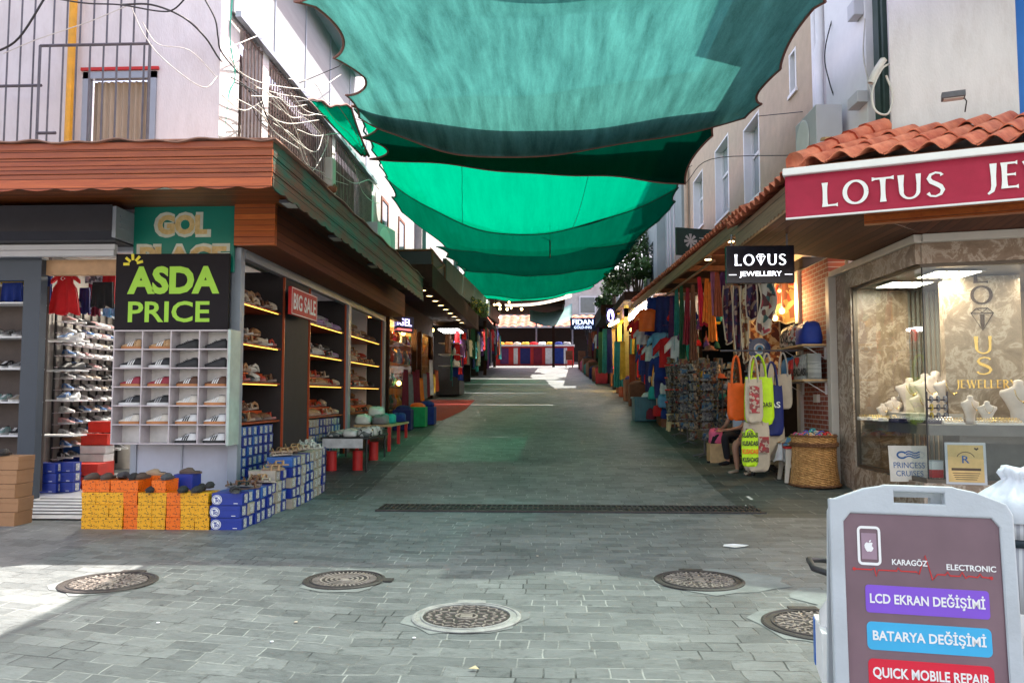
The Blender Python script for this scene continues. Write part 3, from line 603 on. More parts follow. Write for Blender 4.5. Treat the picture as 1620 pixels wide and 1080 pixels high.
net('small corner of shade net tied to the left balcony, sunlight put into its green', [(at(487, 158, 13.6), at(522, 164, 14.2), at(556, 170, 14.7)), (at(533, 200, 15.2), at(560, 206, 15), at(572, 212, 15)), (at(572, 246, 16.6), at(578, 244, 16.6), at(584, 248, 16.8))], m_net3, m_hem, ties=2, scal=.15, nu=10)  # flap of the dark net; backlit brightness comes from its lighter material
N1 = net('faded pale green shade net, the nearest and largest in view', [(Vector((-3.4, 9.2, 6.5)), Vector((.1, 9.2, 6.2)), Vector((3.6, 9.2, 6.5))),
    L3((474, 2), (890, 20), (1297, 2), 10.2), L3((545, 112), (890, 150), (1215, 132), 13), L3((549, 172), (800, 246), (1198, 182), 15)], m_net1, m_hem, ties=3.5, scal=.34, nv=14)
net('shade net hanging behind the pale one, building shade put into its dark green', [(at(556, 168, 14.6), Vector((-.2, 14.3, 6.95)), Vector((3.5, 14.2, 7.3))), L3((585, 252), (850, 272), (1084, 292), 17)], m_net2, m_hem, ties=2, scal=.42, nv=14)  # the building's shade on this band is put into the dark material
net('bright green shade net, the third one up the street', [(Vector((-4.0, 16.2, 7.4)), Vector((-.3, 16.2, 6.6)), Vector((3.3, 16.2, 7.2))), L3((611, 282), (820, 369), (1071, 298), 20)], m_net3, m_hemg, ties=4, scal=.1)
net('green shade net behind the bright one with a cord seam', [(L3((609, 279), (820, 367), (1073, 296), 20.06)), L3((625, 322), (820, 402), (1066, 322), 21.5, 22), L3((705, 392), (840, 402), (1005, 382), 27)], m_net4, m_hemg, ties=3, scal=.2)
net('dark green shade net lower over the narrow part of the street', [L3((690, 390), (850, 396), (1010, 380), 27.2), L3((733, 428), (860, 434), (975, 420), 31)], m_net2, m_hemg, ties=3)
net('green shade net near the far end of the street', [L3((725, 420), (850, 430), (985, 410), 31.2), L3((738, 462), (850, 470), (945, 448), 35)], m_net4, m_hemg, ties=3)
net('bright green strip of shade net at the far end of the street', [L3((736, 455), (850, 466), (945, 445), 35.2), L3((745, 468), (830, 474), (930, 458), 38)], m_net3, m_hemg, ties=3)
mb = MB(); P4 = [at(870, y, 20.6+.3*i) for i, y in enumerate((352, 380, 400, 408))]; mb.tube(P4, .02, 5); tag(mb.build('tie_rope', m_hemg), 'dark rope hanging down the fold of the green net', 'rope')
for i, (a, b_) in enumerate((((850, 268), (905, 275)), ((905, 275), (940, 292)), ((940, 292), (985, 298)))): pass
# small cream and teal sails near the end
m_cream = mat('cream_cloth', (.66, .56, .42), .9); m_teal = mat('teal_cloth', (.2, .36, .34), .9)
mb = MB(); a, b, c, d = at(795, 474, 40), at(905, 458, 40), at(905, 470, 38.5), at(800, 485, 38.5); mb.grid(lambda u, v: (a*(1-u)+b*u)*(1-v)+(d*(1-u)+c*u)*v-Vector((0, 0, .15*math.sin(math.pi*u))), 12, 3, thick=(0, 0, .01)); tag(mb.build('awning', m_cream, smooth=True), 'cream cloth awning strung across the far end of the street', 'awning')
mb = MB(); a, b, c, d = at(838, 490, 43), at(905, 480, 43), at(905, 505, 41), at(838, 508, 41); mb.grid(lambda u, v: (a*(1-u)+b*u)*(1-v)+(d*(1-u)+c*u)*v-Vector((0, 0, .3*math.sin(math.pi*u))), 12, 3, thick=(0, 0, .01)); tag(mb.build('sun_sail', m_teal, smooth=True), 'grey teal cloth sail sagging above the far end', 'sun sail')
# ================================================================ right: jewellery shop
jw = thing('jewellery_building', 'white corner building with tiled canopy over the marble jewellery shop', 'building', (6, 11, 0))
G0 = Vector((4.68, 10.3, 0)); GL = Vector((4.68, 12.55, 0)); gd = Vector((1.17, -.32, 0)).normalized(); G1 = G0+gd*3.6
gn = Vector((gd.y, -gd.x, 0))
def wallseg(mb, a, b, z0, z1, t, mi=0):
    a = Vector(a); b = Vector(b); d = (b-a).normalized(); n = Vector((-d.y, d.x, 0))*t
    vs = [a, b, b+n, a+n]; mb.add([(v.x, v.y, z0) for v in vs]+[(v.x, v.y, z1) for v in vs], [(3, 2, 1, 0), (4, 5, 6, 7), (0, 1, 5, 4), (1, 2, 6, 5), (2, 3, 7, 6), (3, 0, 4, 7)], mi)
# white pillar wall above, angled front
A0 = Vector((4.2, 9.9, 0)); ad = Vector((.93, -.36, 0)).normalized(); A1 = A0+ad*1.34; A2 = A1+ad*3
mb = MB(); wallseg(mb, A0, A1, 4.0, 8.6, .5); wallseg(mb, (4.4, 10.4, 0), (4.4, 13, 0), 4.0, 11.2, -.4); mb.build('wall', m_stucco_w, jw)
mb = MB(); wallseg(mb, A1-Vector((0, -.06, 0)), A2, 4.0, 8.6, .5); mb.build('blue_wall', mat('blue_render', (.02, .16, .55), .6, .05), jw)
mb = MB(); wallseg(mb, (4.32, 10.36, 0), (4.32, 10.42, 0), 4.5, 10.2, -.5)
mb.box(4.3, 10.45, 4.5, 4.42, 10.62, 10.2, 0); mb.build('corner_strip', mat('dark_strip', (.03, .06, .05), .6), jw)
mb = MB(); mb.box(4.25, 10.75, 4.9, 4.41, 12.3, 10.3, 0); mb.build('service_duct', m_whitep, jw, bevel=.01)
mb = MB(); mb.tube([(4.2, 12.45, 5.6), (4.2, 12.45, 6.8), (4.25, 12.5, 7), (4.25, 12.5, 10.3)], .07, 10); mb.tube([(4.2, 12.62, 5.4), (4.22, 12.7, 10.3)], .05, 8); mb.build('pipe', m_whitep, jw, smooth=True)
mb = MB(); p = at(1362, 18, 10.9); mb.box(4.12, p.y-.12, p.z-.1, 4.25, p.y+.12, p.z+.12); mb.build('junction_box', m_panel_w, jw, bevel=.01); p = at(1368, 158, 10.9); mb = MB(); mb.box(4.1, p.y-.2, p.z-.1, 4.25, p.y+.15, p.z+.06); mb.build('junction_box', m_panel_w, jw, bevel=.01)
# bundles of cable
def cable(pts, r, m, label, n=24, name='cable', group=None, sag=0):
    P = [Vector(p) for p in pts]; out = []
    # Catmull-Rom
    Q = [P[0]*2-P[1]]+P+[P[-1]*2-P[-2]]
    for i in range(1, len(Q)-2):
        for k in range(6):
            t = k/6; a, b, c, d = Q[i-1], Q[i], Q[i+1], Q[i+2]
            out.append(.5*((2*b)+(c-a)*t+(2*a-5*b+4*c-d)*t*t+(3*b-a-3*c+d)*t**3))
    out.append(P[-1]); mb = MB(); mb.tube(out, r, 5)
    return tag(mb.build(name, m, loc=P[0], smooth=True), label, 'cable', group)
cable([at(1410, 100, 9.95), at(1395, 110, 9.9), at(1380, 145, 9.85), at(1385, 175, 9.8), at(1405, 180, 9.8), at(1412, 150, 9.82), at(1402, 120, 9.85)], .014, m_cablew, 'loop of wrapped white cable beside the white pillar', name='cable_loop')
cable([at(1398, 95, 9.95), at(1385, 115, 9.9), at(1378, 132, 9.9)], .045, m_cablew, 'thick white taped cable end hanging above the tile roof', name='cable_end')
cable([at(1307, -5, 12.2), at(1317, 50, 12.2), at(1325, 110, 12.2), at(1322, 170, 12.2)], .02, m_cable, 'black cable running down the white pipe on the right')
cable([at(1325, 0, 12.0), at(1305, 80, 12.0), at(1312, 130, 12), at(1328, 175, 12)], .01, m_cable, 'thin black cable swinging left of the white duct')
cable([at(1368, 30, 10.6), at(1366, 90, 10.6), at(1377, 140, 10.5), at(1380, 155, 10.4)], .01, m_cablew, 'thin white cable under the junction box')
# beige building
bb = thing('beige_building', 'beige rendered building with tall white framed windows above the bazaar roof', 'building', (4.6, 19, 0))
zb = lambda py, Y: CAMZ+(625-py)/1280*Y
wins = [(16.75, 18.1, zb(318, 17.5), zb(190, 17.5)), (19.6, 21.2, zb(345, 20.5), zb(225, 20.5)), (22.9, 24.4, zb(370, 24.4), zb(287, 24.4)), (14.2, 14.6, zb(140, 14.3), zb(72, 14.3))]
mb = MB(); ys = [12.95]; zs0, zs1 = 4.0, 9.6
wl_ = sorted(wins)
y = 12.95
for (a, b_, z0, z1) in wl_:
    mb.box(4.4, y, zs0, 4.75, a, zs1); mb.box(4.4, a, zs0, 4.75, b_, z0); mb.box(4.4, a, z1, 4.75, b_, zs1); y = b_
mb.box(4.4, y, zs0, 4.75, 25.2, zs1); mb.box(4.75, 12.95, 0, 8, 13.1, zs1); mb.build('wall', m_beige, bb)
mb = MB(); mb.box(4.42, 17.2, zs1, 8, 25.2, 10.9); mb.build('shadow_block', m_beige, bb)  # unseen block added above the wall to throw shadow on the nets
for (a, b_, z0, z1) in wins:
    mb = MB(); e = .004
    mb.box(4.39, a-e, z0, 4.7, a+.05, z1); mb.box(4.39, b_-.05, z0, 4.7, b_+e, z1); mb.box(4.395, a, z1-.04, 4.7, b_, z1+.0); mb.box(4.36, a-.05, z0-.06, 4.7, b_+.05, z0)
    if b_-a > 1:
        mb.box(4.56, a, z0, 4.62, a+.1, z1); mb.box(4.56, b_-.1, z0, 4.62, b_, z1); mb.box(4.56, (a+b_)/2-.04, z0, 4.62, (a+b_)/2+.04, z1); mb.box(4.57, a, z0+(z1-z0)*.6, 4.61, b_, z0+(z1-z0)*.6+.07)
    f = mb.build('window', m_whitep, bb)
    mb = MB(); mb.box(4.6, a, z0, 4.605, b_, z1); mb.build('pane', m_win, f)
mb = MB(); mb.tube([(4.3, 25.1, 4.2), (4.3, 25.1, 10)], .07, 8); mb.build('drainpipe', m_beige, bb)
g2b = thing('grey_building', 'grey green rendered building farther up the right side with steel rods', 'building', (4.6, 30, 0))
mb = MB(); mb.box(4.2, 25.4, 3.8, 9, 29, 9.8); mb.box(3.9, 29, 3.8, 9, 33.5, 9.5); mb.build('wall', m_greyg, g2b)
mb = MB(); mb.box(3.88, 30, 5.4, 3.92, 31, 7.2); mb.box(3.88, 32, 5.4, 3.92, 33, 7.2); mb.build('window', m_glassd, g2b)
mb = MB()
for y in (26.2, 27, 27.6): mb.tube([(4.1, y, 5.2), (4.0, y-.5, 9.5)], .03, 6)
mb.build('steel_rod', m_panel_w, g2b)
# air conditioners
def aircon(loc, rz, label, s=1, fan=True):
    t = thing('air_conditioner', label, 'air conditioner', loc, rz, 'outdoor air conditioner units')
    mb = MB(); mb.box(-.42*s, -.16*s, 0, .42*s, .16*s, .62*s); mb.build('casing', m_panel_w, t, world=False, bevel=.012)
    mb = MB(); mb.lathe([(.25*s, 0), (.27*s, .012), (.25*s, .02)], 24); 
    for k in range(7): mb.lathe([((.04+.03*k)*s, .01), ((.045+.03*k)*s, .014)], 20)
    for k in range(8): mb.box(0, -.004, .004, .25*s, .004, .012, 0, Matrix.Rotation(R(45*k), 4, 'Z'))
    for v in mb.v: x, y, z = v; v.x = x-.09*s; v.y = -.16*s-z; v.z = y+.31*s
    mb.build('fan_guard', m_whitep, t, world=False)
    mb = MB(); mb.lathe([(1e-5, 0), (.25*s, 0)], 24)
    for v in mb.v: x, y, z = v; v.x = x-.09*s; v.y = -.162*s; v.z = y+.31*s
    mb.build('fan_opening', m_black, t, world=False)
    mb = MB(); mb.box(-.4*s, -.14*s, -.05, -.3*s, .14*s, 0); mb.box(.3*s, -.14*s, -.05, .4*s, .14*s, 0); mb.build('bracket', m_bar, t, world=False); return t
p = at(1300, 258, 11.9); aircon((3.98, 11.9, p.z), R(-90), 'white air conditioner beside the tiled roof and the white pipes', 1.15)
mb = MB(); q = at(1365, 205, 10.6)
for k in range(4): mb.box(3.55+.02*k, 10.35+.1*k, q.z-.2+.03*k, 4.35, 10.42+.1*k, q.z-.17+.03*k)
tag(mb.build('timber_plank', m_pine, loc=None), 'weathered timber planks stacked under the white duct', 'plank')
# flood lamp on the pillar
p = at(1507, 155, 9.3); t = thing('wall_floodlight', 'grey floodlight on the white pillar above the tiles', 'floodlight', p)
M = facing(p, -111)
mb = MB(); mb.box(-.12, -.035, .0, .12, .035, .14, 0, M); mb.build('housing', m_bar, t, bevel=.006)
mb = MB(); mb.box(-.1, -.045, .02, .1, -.036, .12, 0, M); mb.build('lens', mat('flood_lens', (.65, .65, .6), .25), t)
mb = MB(); mb.tube([M @ Vector((.1, 0, .02)), M @ Vector((.14, -.06, -.0)), M @ Vector((.13, -.15, -.1))], .008, 5); mb.build('lead', m_cable, t)

# tiled canopy with soffit -------------------------------------------------
B0 = Vector((2.66, 8.98, 0)); bd = Vector((2.14, -.84, 0)).normalized(); B1 = B0+bd*5.2     # front eave line
bn = Vector((bd.y, -bd.x, 0))      # outward
cnp = jw
mb = MB()
for (a, b_) in ((B0, B1),): wallseg(mb, a+bn*.02, b_+bn*.02, 3.83, 4.02, .06)
mb.build('fascia', m_wood_p, jw)
mb = MB(); wallseg(mb, (2.84, 9.05, 0), (2.84, 12.3, 0), 3.72, 4.0, -.05); mb.build('side_fascia', m_wood_d, jw)
mb = MB(); mb.grid(lambda u, v: (2.83, 9.05+u*3.25, 3.72-.03*abs(math.sin(u*60))*(1-v)+v*.05), 240, 1, thick=(-.02, 0, 0)); mb.build('scalloped_trim', m_wood_d, jw)
mb = MB()
mb.add([(2.84, 9.0, 3.74), (2.84, 12.3, 3.74), (4.7, 12.3, 3.5), (4.7, 10.2, 3.5)], [(0, 1, 2, 3)])
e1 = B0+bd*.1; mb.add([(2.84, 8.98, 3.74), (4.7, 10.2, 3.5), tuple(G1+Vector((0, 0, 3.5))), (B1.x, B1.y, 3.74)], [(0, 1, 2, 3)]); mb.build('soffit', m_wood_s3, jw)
mb = MB(); a = at(1415, 358, 9.4); wallseg(mb, (3.7, 9.55, 0), Vector((3.7, 9.55, 0))+bd*4, 3.5, 3.62, .12); mb.build('soffit_batten', m_wood_o, jw)
# tiles: barrel rows
def tile_roof(eave0, eave1, top0, top1, name, parent, rows=3, tw=.25, m=m_tile, curve=.055):
    mb = MB(); e0, e1, t0, t1 = map(Vector, (eave0, eave1, top0, top1)); n = max(1, int((e1-e0).length/tw))
    up = (t0-e0).cross(e1-e0).normalized(); up = up if up.z > 0 else -up
    for j in range(rows):
        for i in range(n):
            f0, f1 = j/rows-.03, (j+1)/rows+.02
            def pt(u, f): 
                a = e0.lerp(e1, u); b = t0.lerp(t1, u); return a.lerp(b, f)
            u0, u1 = (i+.02)/n, (i+.98)/n; jit = random.uniform(-.012, .012); K = 8; vs = []
            for f, hgt in ((f0, .03), (f1, .0)):
                for layer in (0, -.014):
                    for k in range(K+1):
                        uu = u0+(u1-u0)*k/K
                        h = curve*max(-.25, math.sin(math.pi*(k/K*1.35-.17)))*(1.1 if f == f0 else .95)+hgt+layer+jit
                        vs.append(pt(uu, f+jit*.3)+up*h)
            q = K+1; fs = []
            for k in range(K): fs += [(k, k+1, 2*q+k+1, 2*q+k), (q+k+1, q+k, 3*q+k, 3*q+k+1), (k+1, k, q+k, q+k+1)]
            mb.add(vs, fs)
    return fixn(mb.build(name, m, parent))
ee = 4.03
T0 = A0+Vector((-.15, -.03, 0)); hip0 = Vector((2.72, 8.86, ee)); 
tile_roof(B0+Vector((.1, -.12, ee)), B1+Vector((0, -.12, ee)), Vector((3.95, 9.75, 4.62)), A2+Vector((0, -.03, 4.8)), 'tiled_roof', jw, 3, .27, curve=.065)
tile_roof(Vector((2.76, 12.3, 4.02)), Vector((2.78, 9.1, 4.02)), Vector((4.1, 12.3, 4.65)), Vector((3.95, 9.9, 4.65)), 'side_tiled_roof', jw, 3, .22)
mb = MB()
for k in range(5):
    a = Vector((2.75, 8.92, 4.06)).lerp(Vector((4.05, 9.8, 4.74)), k/5-.02); b_ = Vector((2.75, 8.92, 4.06)).lerp(Vector((4.05, 9.8, 4.74)), (k+1)/5+.02); mb.tube([a, b_], [.13, .1], 10)
mb.build('ridge_tile', m_tile, jw, smooth=True)
mb = MB(); mb.add([(2.85, 9.0, 4.0), tuple(B1+Vector((0, .05, 4.0))), tuple(A2+Vector((0, 0, 4.6))), (4.2, 9.95, 4.6), (4.2, 12.3, 4.6), (2.85, 12.3, 4.0)], [(0, 1, 2, 3), (0, 3, 4, 5)]); mb.build('roof_underlay', m_wood_p, jw)

# awning banner
m_maroon = mat('maroon_canvas', (.36, .012, .045), .75, .1, 5, .15, 90)
aw = thing('awning_banner', 'maroon awning valance with white roman letters under the tiled canopy', 'awning', B0+Vector((0, 0, 3.4)))
W0 = B0+bn*.12-bd*.02; Mw = facing(tuple(W0+bd*2.6+Vector((0, 0, 3.66))), math.degrees(math.atan2(bn.y, bn.x)))
mb = MB(); mb.grid(lambda u, v: Mw @ Vector((-2.6+u*5.2, -.23+v*.46, .012*math.sin(u*70+v*2)*(1-v)+.008*math.sin(u*23))), 120, 6, thick=tuple(-bn*.008)); mb.build('valance', m_maroon, aw, smooth=True)
mb = MB(); mb.box(-2.62, .23, -.09, 2.62, .31, .06, 0, Mw); mb.build('top_rail', m_whitep, aw, bevel=.012)
mb = MB(); mb.box(-2.6, -.25, -.012, 2.6, -.228, .02, 0, Mw); mb.build('bottom_rail', m_whitep, aw, bevel=.006)
def Mo(M, x, y, z=.02): return M @ Matrix.Translation((x, y, z))
xa = lambda px: None
roman('LOTUS', Mo(Mw, -1.64, -.015), 1.17, .26, m_white, aw, gap=.12)
roman('JEWELLERY', Mo(Mw, .24, .01), 1.86, .26, m_white, aw, gap=.1)

# glass front --------------------------------------------------------------
m_fr = mat('bronze_frame', (.12, .1, .08), .35, metal=.5)
mb = MB(); mb.box(4.62, 12.55, 0, 5.0, 13.15, 3.5); wallseg(mb, (4.62, 10.3, 0), (4.62, 12.55, 0), 0, .42, -.12); wallseg(mb, G0, G1, 0, .42, .12); mb.build('marble_surround', m_marble, jw)
mb = MB(); wallseg(mb, (4.6, 10.28, 0), (4.6, 12.56, 0), 3.14, 3.46, -.1); wallseg(mb, G0+gn*.04, G1+gn*.04, 3.14, 3.46, .1); mb.build('marble_lintel', m_marble, jw)
mb = MB(); wallseg(mb, (4.55, 10.2, 0), (4.55, 13.3, 0), 3.4, 3.5, -.12); wallseg(mb, G0+gn*.14, G1+gn*.14, 3.4, 3.5, .1); mb.box(4.5, 13.15, 0, 4.62, 13.32, 3.4); mb.build('cream_trim', m_beam, jw, bevel=.01)
mb = MB(); wallseg(mb, (4.66, 10.3, 0), (4.66, 12.53, 0), .42, .47, -.06); wallseg(mb, G0, G1, .42, .47, .06); wallseg(mb, (4.66, 10.3, 0), (4.66, 12.53, 0), 3.1, 3.14, -.06); wallseg(mb, G0, G1, 3.1, 3.14, .06); mb.box(4.65, 12.52, .42, 4.71, 12.55, 3.14); mb.build('window_frame', m_fr, jw)
mb = MB(); wallseg(mb, (4.68, 10.31, 0), (4.68, 12.52, 0), .47, 3.1, -.01); wallseg(mb, G0+Vector((.01, 0, 0)), G1, .47, 3.1, .01); mb.build('window_glass', m_glass, jw)
mb = MB(); mb.box(4.674, 10.292, .47, 4.686, 10.306, 3.1); mb.build('glass_joint', m_black, jw)
# interior
mb = MB(); mb.box(4.75, 12.6, .1, 5.5, 12.7, 3.1); mb.build('inner_marble_wall', m_marble2, jw)
mb = MB(); mb.box(4.6, 14.0, 0, 9, 14.1, 3.4); mb.box(8.9, 9, 0, 9, 14, 3.4); mb.build('inner_wall', mat('jeweller_wall', (.16, .12, .09), .5), jw)
mb = MB(); mb.box(4.72, 12.7, .1, 4.78, 14, 3.4);
for k in range(9): mb.box(5.5+.07*k, 12.62, .1, 5.54+.07*k, 12.64, 3.1)
mb.build('vertical_blind', mat('blind', (.2, .2, .17), .6), jw)
fl2 = [(4.72, 10.42, 0), (G1.x, G1.y+.15, 0), (9, 14, 0), (4.72, 14, 0)]
mb = MB(); mb.add([(x, y, .12) for x, y, z in fl2], [(0, 1, 2, 3)]); mb.add([(x, y, 3.12) for x, y, z in fl2], [(3, 2, 1, 0)]); mb.build('floor_and_ceiling', mat('jeweller_floor', (.2, .17, .14), .3), jw)
# ceiling light panels
def ceil_panel(x, y, label):
    t = thing('ceiling_light', label, 'ceiling light', (x, y, 3.1), 0, 'square lit grids in the jewellery ceiling')
    mb = MB()
    for i in range(4):
        for j in range(4): mb.box(-.28+.15*i, -.28+.15*j, -.012, -.17+.15*i, -.17+.15*j, -.006)
    mb.build('lamp', m_led, t, world=False); mb = MB(); mb.box(-.32, -.32, -.006, .32, .32, .0); mb.build('frame', m_whitep, t, world=False)
    return t
for i, (x, y, l) in enumerate(((5.15, 11.9, 'lit ceiling grid nearest the inner marble wall'), (5.3, 10.9, 'lit ceiling grid just behind the glass corner'), (6.7, 10.4, 'lit ceiling grid behind the marble pillar with letters'))): ceil_panel(x, y, l)
for x, y, e_ in ((5.15, 11.3, 16), (6.6, 10.9, 8)):
    ld = bpy.data.lights.new('ceiling_lamp', 'AREA'); ld.energy = e_; ld.size = .7; ld.color = (1, .86, .68); lo = bpy.data.objects.new('ceiling_lamp', ld); lo.location = (x, y, 3.05); C.objects.link(lo)
# marble pillar with letters
pc = at(1545, 500, 11.0); mb = MB(); Mp = facing((5.82, 11.1, 0), -105)
mb.box(-.46, 0, -.3, .46, 3.1, 0, 0, Mp); pil = thing('marble_pillar', 'marble pillar with gold letters standing inside the jewellery window', 'pillar', (5.82, 11.1, 0)); mb.build('shaft', m_marble2, pil)
m_brz = mat('bronze_letters', (.035, .015, .006), .6, .2)
def vert(ch, py, hh, ww=.2):
    p = at(1545, py, 11.0); z = p.z; M = Mp @ Matrix.Translation((.0, z, .004)); return roman(ch, M, ww, hh, m_brz if py < 530 else m_gold, pil, gap=0)
vert('L', 432, .24); vert('O', 465, .25, .28); vert('V', 504, .3, .3); vert('U', 545, .24, .24); vert('S', 578, .24, .2)
z = at(1545, 607, 11.0).z; roman('JEWELLERY', Mp @ Matrix.Translation((.02, z, .004)), .72, .11, m_gold, pil, gap=.1)
# counter
ct = thing('display_counter', 'grey jewellery display counter behind the glass', 'counter', (5.3, 11, .12))
mb = MB(); f0 = G0-gn*.09; f1 = G1-gn*.09; b0 = f0-gn*.75
mb2 = [(4.76, 12.5), (4.76, 10.42), (f1.x, f1.y), (f1.x, f1.y+.8), (5.6, 11.0), (5.5, 12.5)]
mb.prism(mb2, Matrix.Translation((0, 0, 1.0)), .13); mb.build('top', mat('counter_grey', (.13, .12, .11), .35), ct)
mb = MB(); p = at(1516, 700, 10.55); mb.box(5.15, 10.45, .12, 6.0, 10.9, 1.0); mb.box(7.2, 10.2, .12, 7.9, 10.7, 1.0); mb.build('pedestal', mat('counter_grey', (.13, .12, .11), .35), ct)
# display busts
mb = MB()
def bust():
    t = thing('necklace_bust', 'x', 'display bust', (0, 0, 0), 0, 'white necklace display busts on the counter')
    mb = MB(); prof = [(-.0, .1, .06), (.12, .09, .06), (.3, .1, .05), (.5, .15, .055), (.68, .21, .06), (.76, .2, .055), (.82, .1, .05), (.88, .055, .05), (.97, .055, .05), (1.0, .03, .03), (1.01, .001, .001)]
    n = 16; vs = []
    for z, a, b_ in prof: vs += [(a*math.cos(2*math.pi*k/n), .09*(1-z)-.05+b_*math.sin(2*math.pi*k/n)+.08*z, z*.55) for k in range(n)]
    fs = [(i*n+k, i*n+(k+1) % n, (i+1)*n+(k+1) % n, (i+1)*n+k) for i in range(len(prof)-1) for k in range(n)]+[tuple(range(n-1, -1, -1))]
    mb.add(vs, fs); mb.build('form', mat('bust_leather', (.72, .62, .55), .5), t, world=False, smooth=True)
    mb = MB(); pts = [(.085*math.cos(R(a)), -.055+.02*math.sin(R(a)), .43+.15*math.sin(R(a))) for a in range(180, 361, 15)]
    pts = [(x, y-.035, z) for x, y, z in pts]; mb.tube(pts, .005, 5); mb.sph((0, -.115, .27), .014, 6); mb.build('necklace', m_gold, t, world=False); return t
bp_ = bust(); L = [(1408, 12.3, .5, 'small white bust behind the leftmost one'), (1428, 12.35, .7, 'middle sized white bust half behind the pendant bust'), (1466, 12.1, .95, 'tall white bust at the back between two others'), (1484, 11.9, 1.0, 'tallest white bust at the back near the glass joint'), (1562, 10.45, .5, 'small white bust right of the one before the pillar'), (1397, 12.15, .42, 'smallest white bust at the left end of the counter'), (1415, 12.25, .58, 'short white bust second from the left end'), (1441, 12.2, .85, 'tall white bust with gold pendant near the inner marble wall'), (1458, 11.9, .72, 'white bust half hidden between the tall ones'), (1474, 11.7, .88, 'tall white bust left of the glass joint'),
  (1493, 11.55, .8, 'white bust right of the glass joint behind the watch stand'), (1505, 11.3, .9, 'tallest white bust beside the marble pillar'), (1537, 10.6, .62, 'white bust alone in front of the marble pillar'), (1614, 10.6, .95, 'tall white bust at the right edge of the picture')]
for i, (px, Y, s, l) in enumerate(L):
    p = at(px, 640, Y); o = bp_ if i == 0 else dup(bp_); o.location = (p.x, Y, 1.13 + (.12 if i in (2, 3, 7, 9, 11) else 0)); o.scale = (s*1.15, s*1.1, s*1.08); o.rotation_euler = (0, 0, R((-12, 8, -5, 20, -8, 12, 4, -3, 9)[i%9])); o['label'] = l
mb = MB()
mb.box(5.0, 11.5, 1.13, 5.5, 12.4, 1.25); mb.box(5.1, 11.15, 1.13, 5.55, 11.45, 1.25); tag(mb.build('display_riser', mat('riser_white', (.6, .56, .5), .6), loc=None), 'low white risers under the tallest busts', 'display riser')
m_rings = mat('gold_pieces', (.8, .6, .25), .2, metal=1); m_silv = mat('silver_pieces', (.7, .7, .72), .15, metal=1); m_velv = mat('dark_velvet', (.03, .025, .05), .9); m_tray = mat('white_tray', (.7, .66, .62), .5)
def tray(loc, rz, dark, label, w=.24, d=.16):
    t = thing('ring_tray', label, 'ring tray', loc, rz, 'small trays of rings and bracelets in the window')
    mb = MB(); mb.box(-w/2, -d/2, 0, w/2, d/2, .025); mb.box(-w/2, 0, .025, w/2, d/2, .05); mb.build('tray', m_velv if dark else m_tray, t, world=False, bevel=.006)
    mb = MB()
    for i in range(6):
        for j in range(2):
            x = -w/2+.03+i*(w-.06)/5; y = -d/4+j*d/2; z = .035+.025*j
            pts = [(x+.011*math.cos(R(a)), y, z+.011+.011*math.sin(R(a))) for a in range(0, 361, 45)]; mb.tube(pts, .0035, 4)
    mb.build('ring', m_silv if dark else m_rings, t, world=False); return t
tr = [(1372, 12.3, 0), (1388, 12.0, 0), (1405, 11.7, 0), (1422, 11.4, 1), (1440, 11.1, 1), (1458, 10.85, 1), (1478, 10.75, 1), (1493, 10.9, 1), (1425, 11.9, 0), (1450, 11.6, 0), (1560, 10.35, 0), (1580, 10.3, 0), (1600, 10.3, 0), (1508, 10.55, 0), (1570, 10.6, 0), (1596, 10.55, 0)]
for i, (px, Y, dk) in enumerate(tr):
    p = at(px, 660, Y); tray((p.x, Y, 1.132), R(random.uniform(-15, 60) if Y > 10.8 else -15), dk, f"{'dark' if dk else 'white'} ring tray, {ORD[i]} of the window trays counting roughly from the left")
p = at(1472, 640, 11.2); t = thing('watch_stand', 'dark stand with grey and yellow watches beside the tall busts', 'watch stand', (p.x, 11.0, 1.13))
mb = MB(); mb.box(-.14, -.05, 0, .14, .08, .03)
for k in range(3): mb.box(-.13, -.02, .08+.11*k, .13, 0, .1+.11*k)
mb.box(-.14, 0, 0, -.125, .02, .42); mb.box(.125, 0, 0, .14, .02, .42); mb.build('stand', m_velv, t, world=False)
for k in range(9):
    mb = MB(); x = -.09+.09*(k % 3); z = .1+.11*(k//3); pts = [(x+.0, -.02+.035*math.cos(R(a)), z+.0+.04*math.sin(R(a))) for a in range(0, 361, 30)]; mb.tube(pts, .012, 5); mb.build('watch', mat('watch_yellow', (.7, .5, .05), .4) if k in (0, 3) else mat('watch_grey', (.2, .22, .28), .35), t, world=False)
# cruise card, certificate, red-white tin
c = at(1438, 733, 10.75); M = facing((c.x, c.y, c.z), -95, 8)
cc = thing('cruise_card', 'white advertising card with blue wave emblem behind the lower glass', 'card', (c.x, c.y, c.z)); mb = MB(); mb.box(-.24, -.23, -.01, .24, .23, 0, 0, M); mb.build('card', mat('card_white', (.72, .66, .58), .4), cc)
m_cb = mat('cruise_blue', (.02, .1, .3), .5); text('PRINCESS', M @ Matrix.Translation((.0, -.02, .001)), .38, .075, m_cb, cc); text('CRUISES', M @ Matrix.Translation((-.0, -.125, .001)), .33, .07, m_cb, cc)
mb = MB(); ribbon(mb, circ(-.08, .11, .055, .04, 30, 330, 16), .022, M, .001)
for k in range(3): ribbon(mb, [(-.03+.17*i/10, .085+.03*k+.012*math.sin(i*.7)) for i in range(11)], .016, M, .0015+.0004*k)
mb.build('emblem', m_cb, cc)
c = at(1528, 733, 10.2); M = facing((c.x, c.y, c.z), -105, 4)
ce = thing('certificate', 'framed yellow certificate with a letter R in the jewellery window', 'certificate', (c.x, c.y, c.z)); mb = MB(); mb.box(-.225, -.255, -.02, .225, .255, 0, 0, M); mb.build('frame', m_panel_w, ce, bevel=.006)
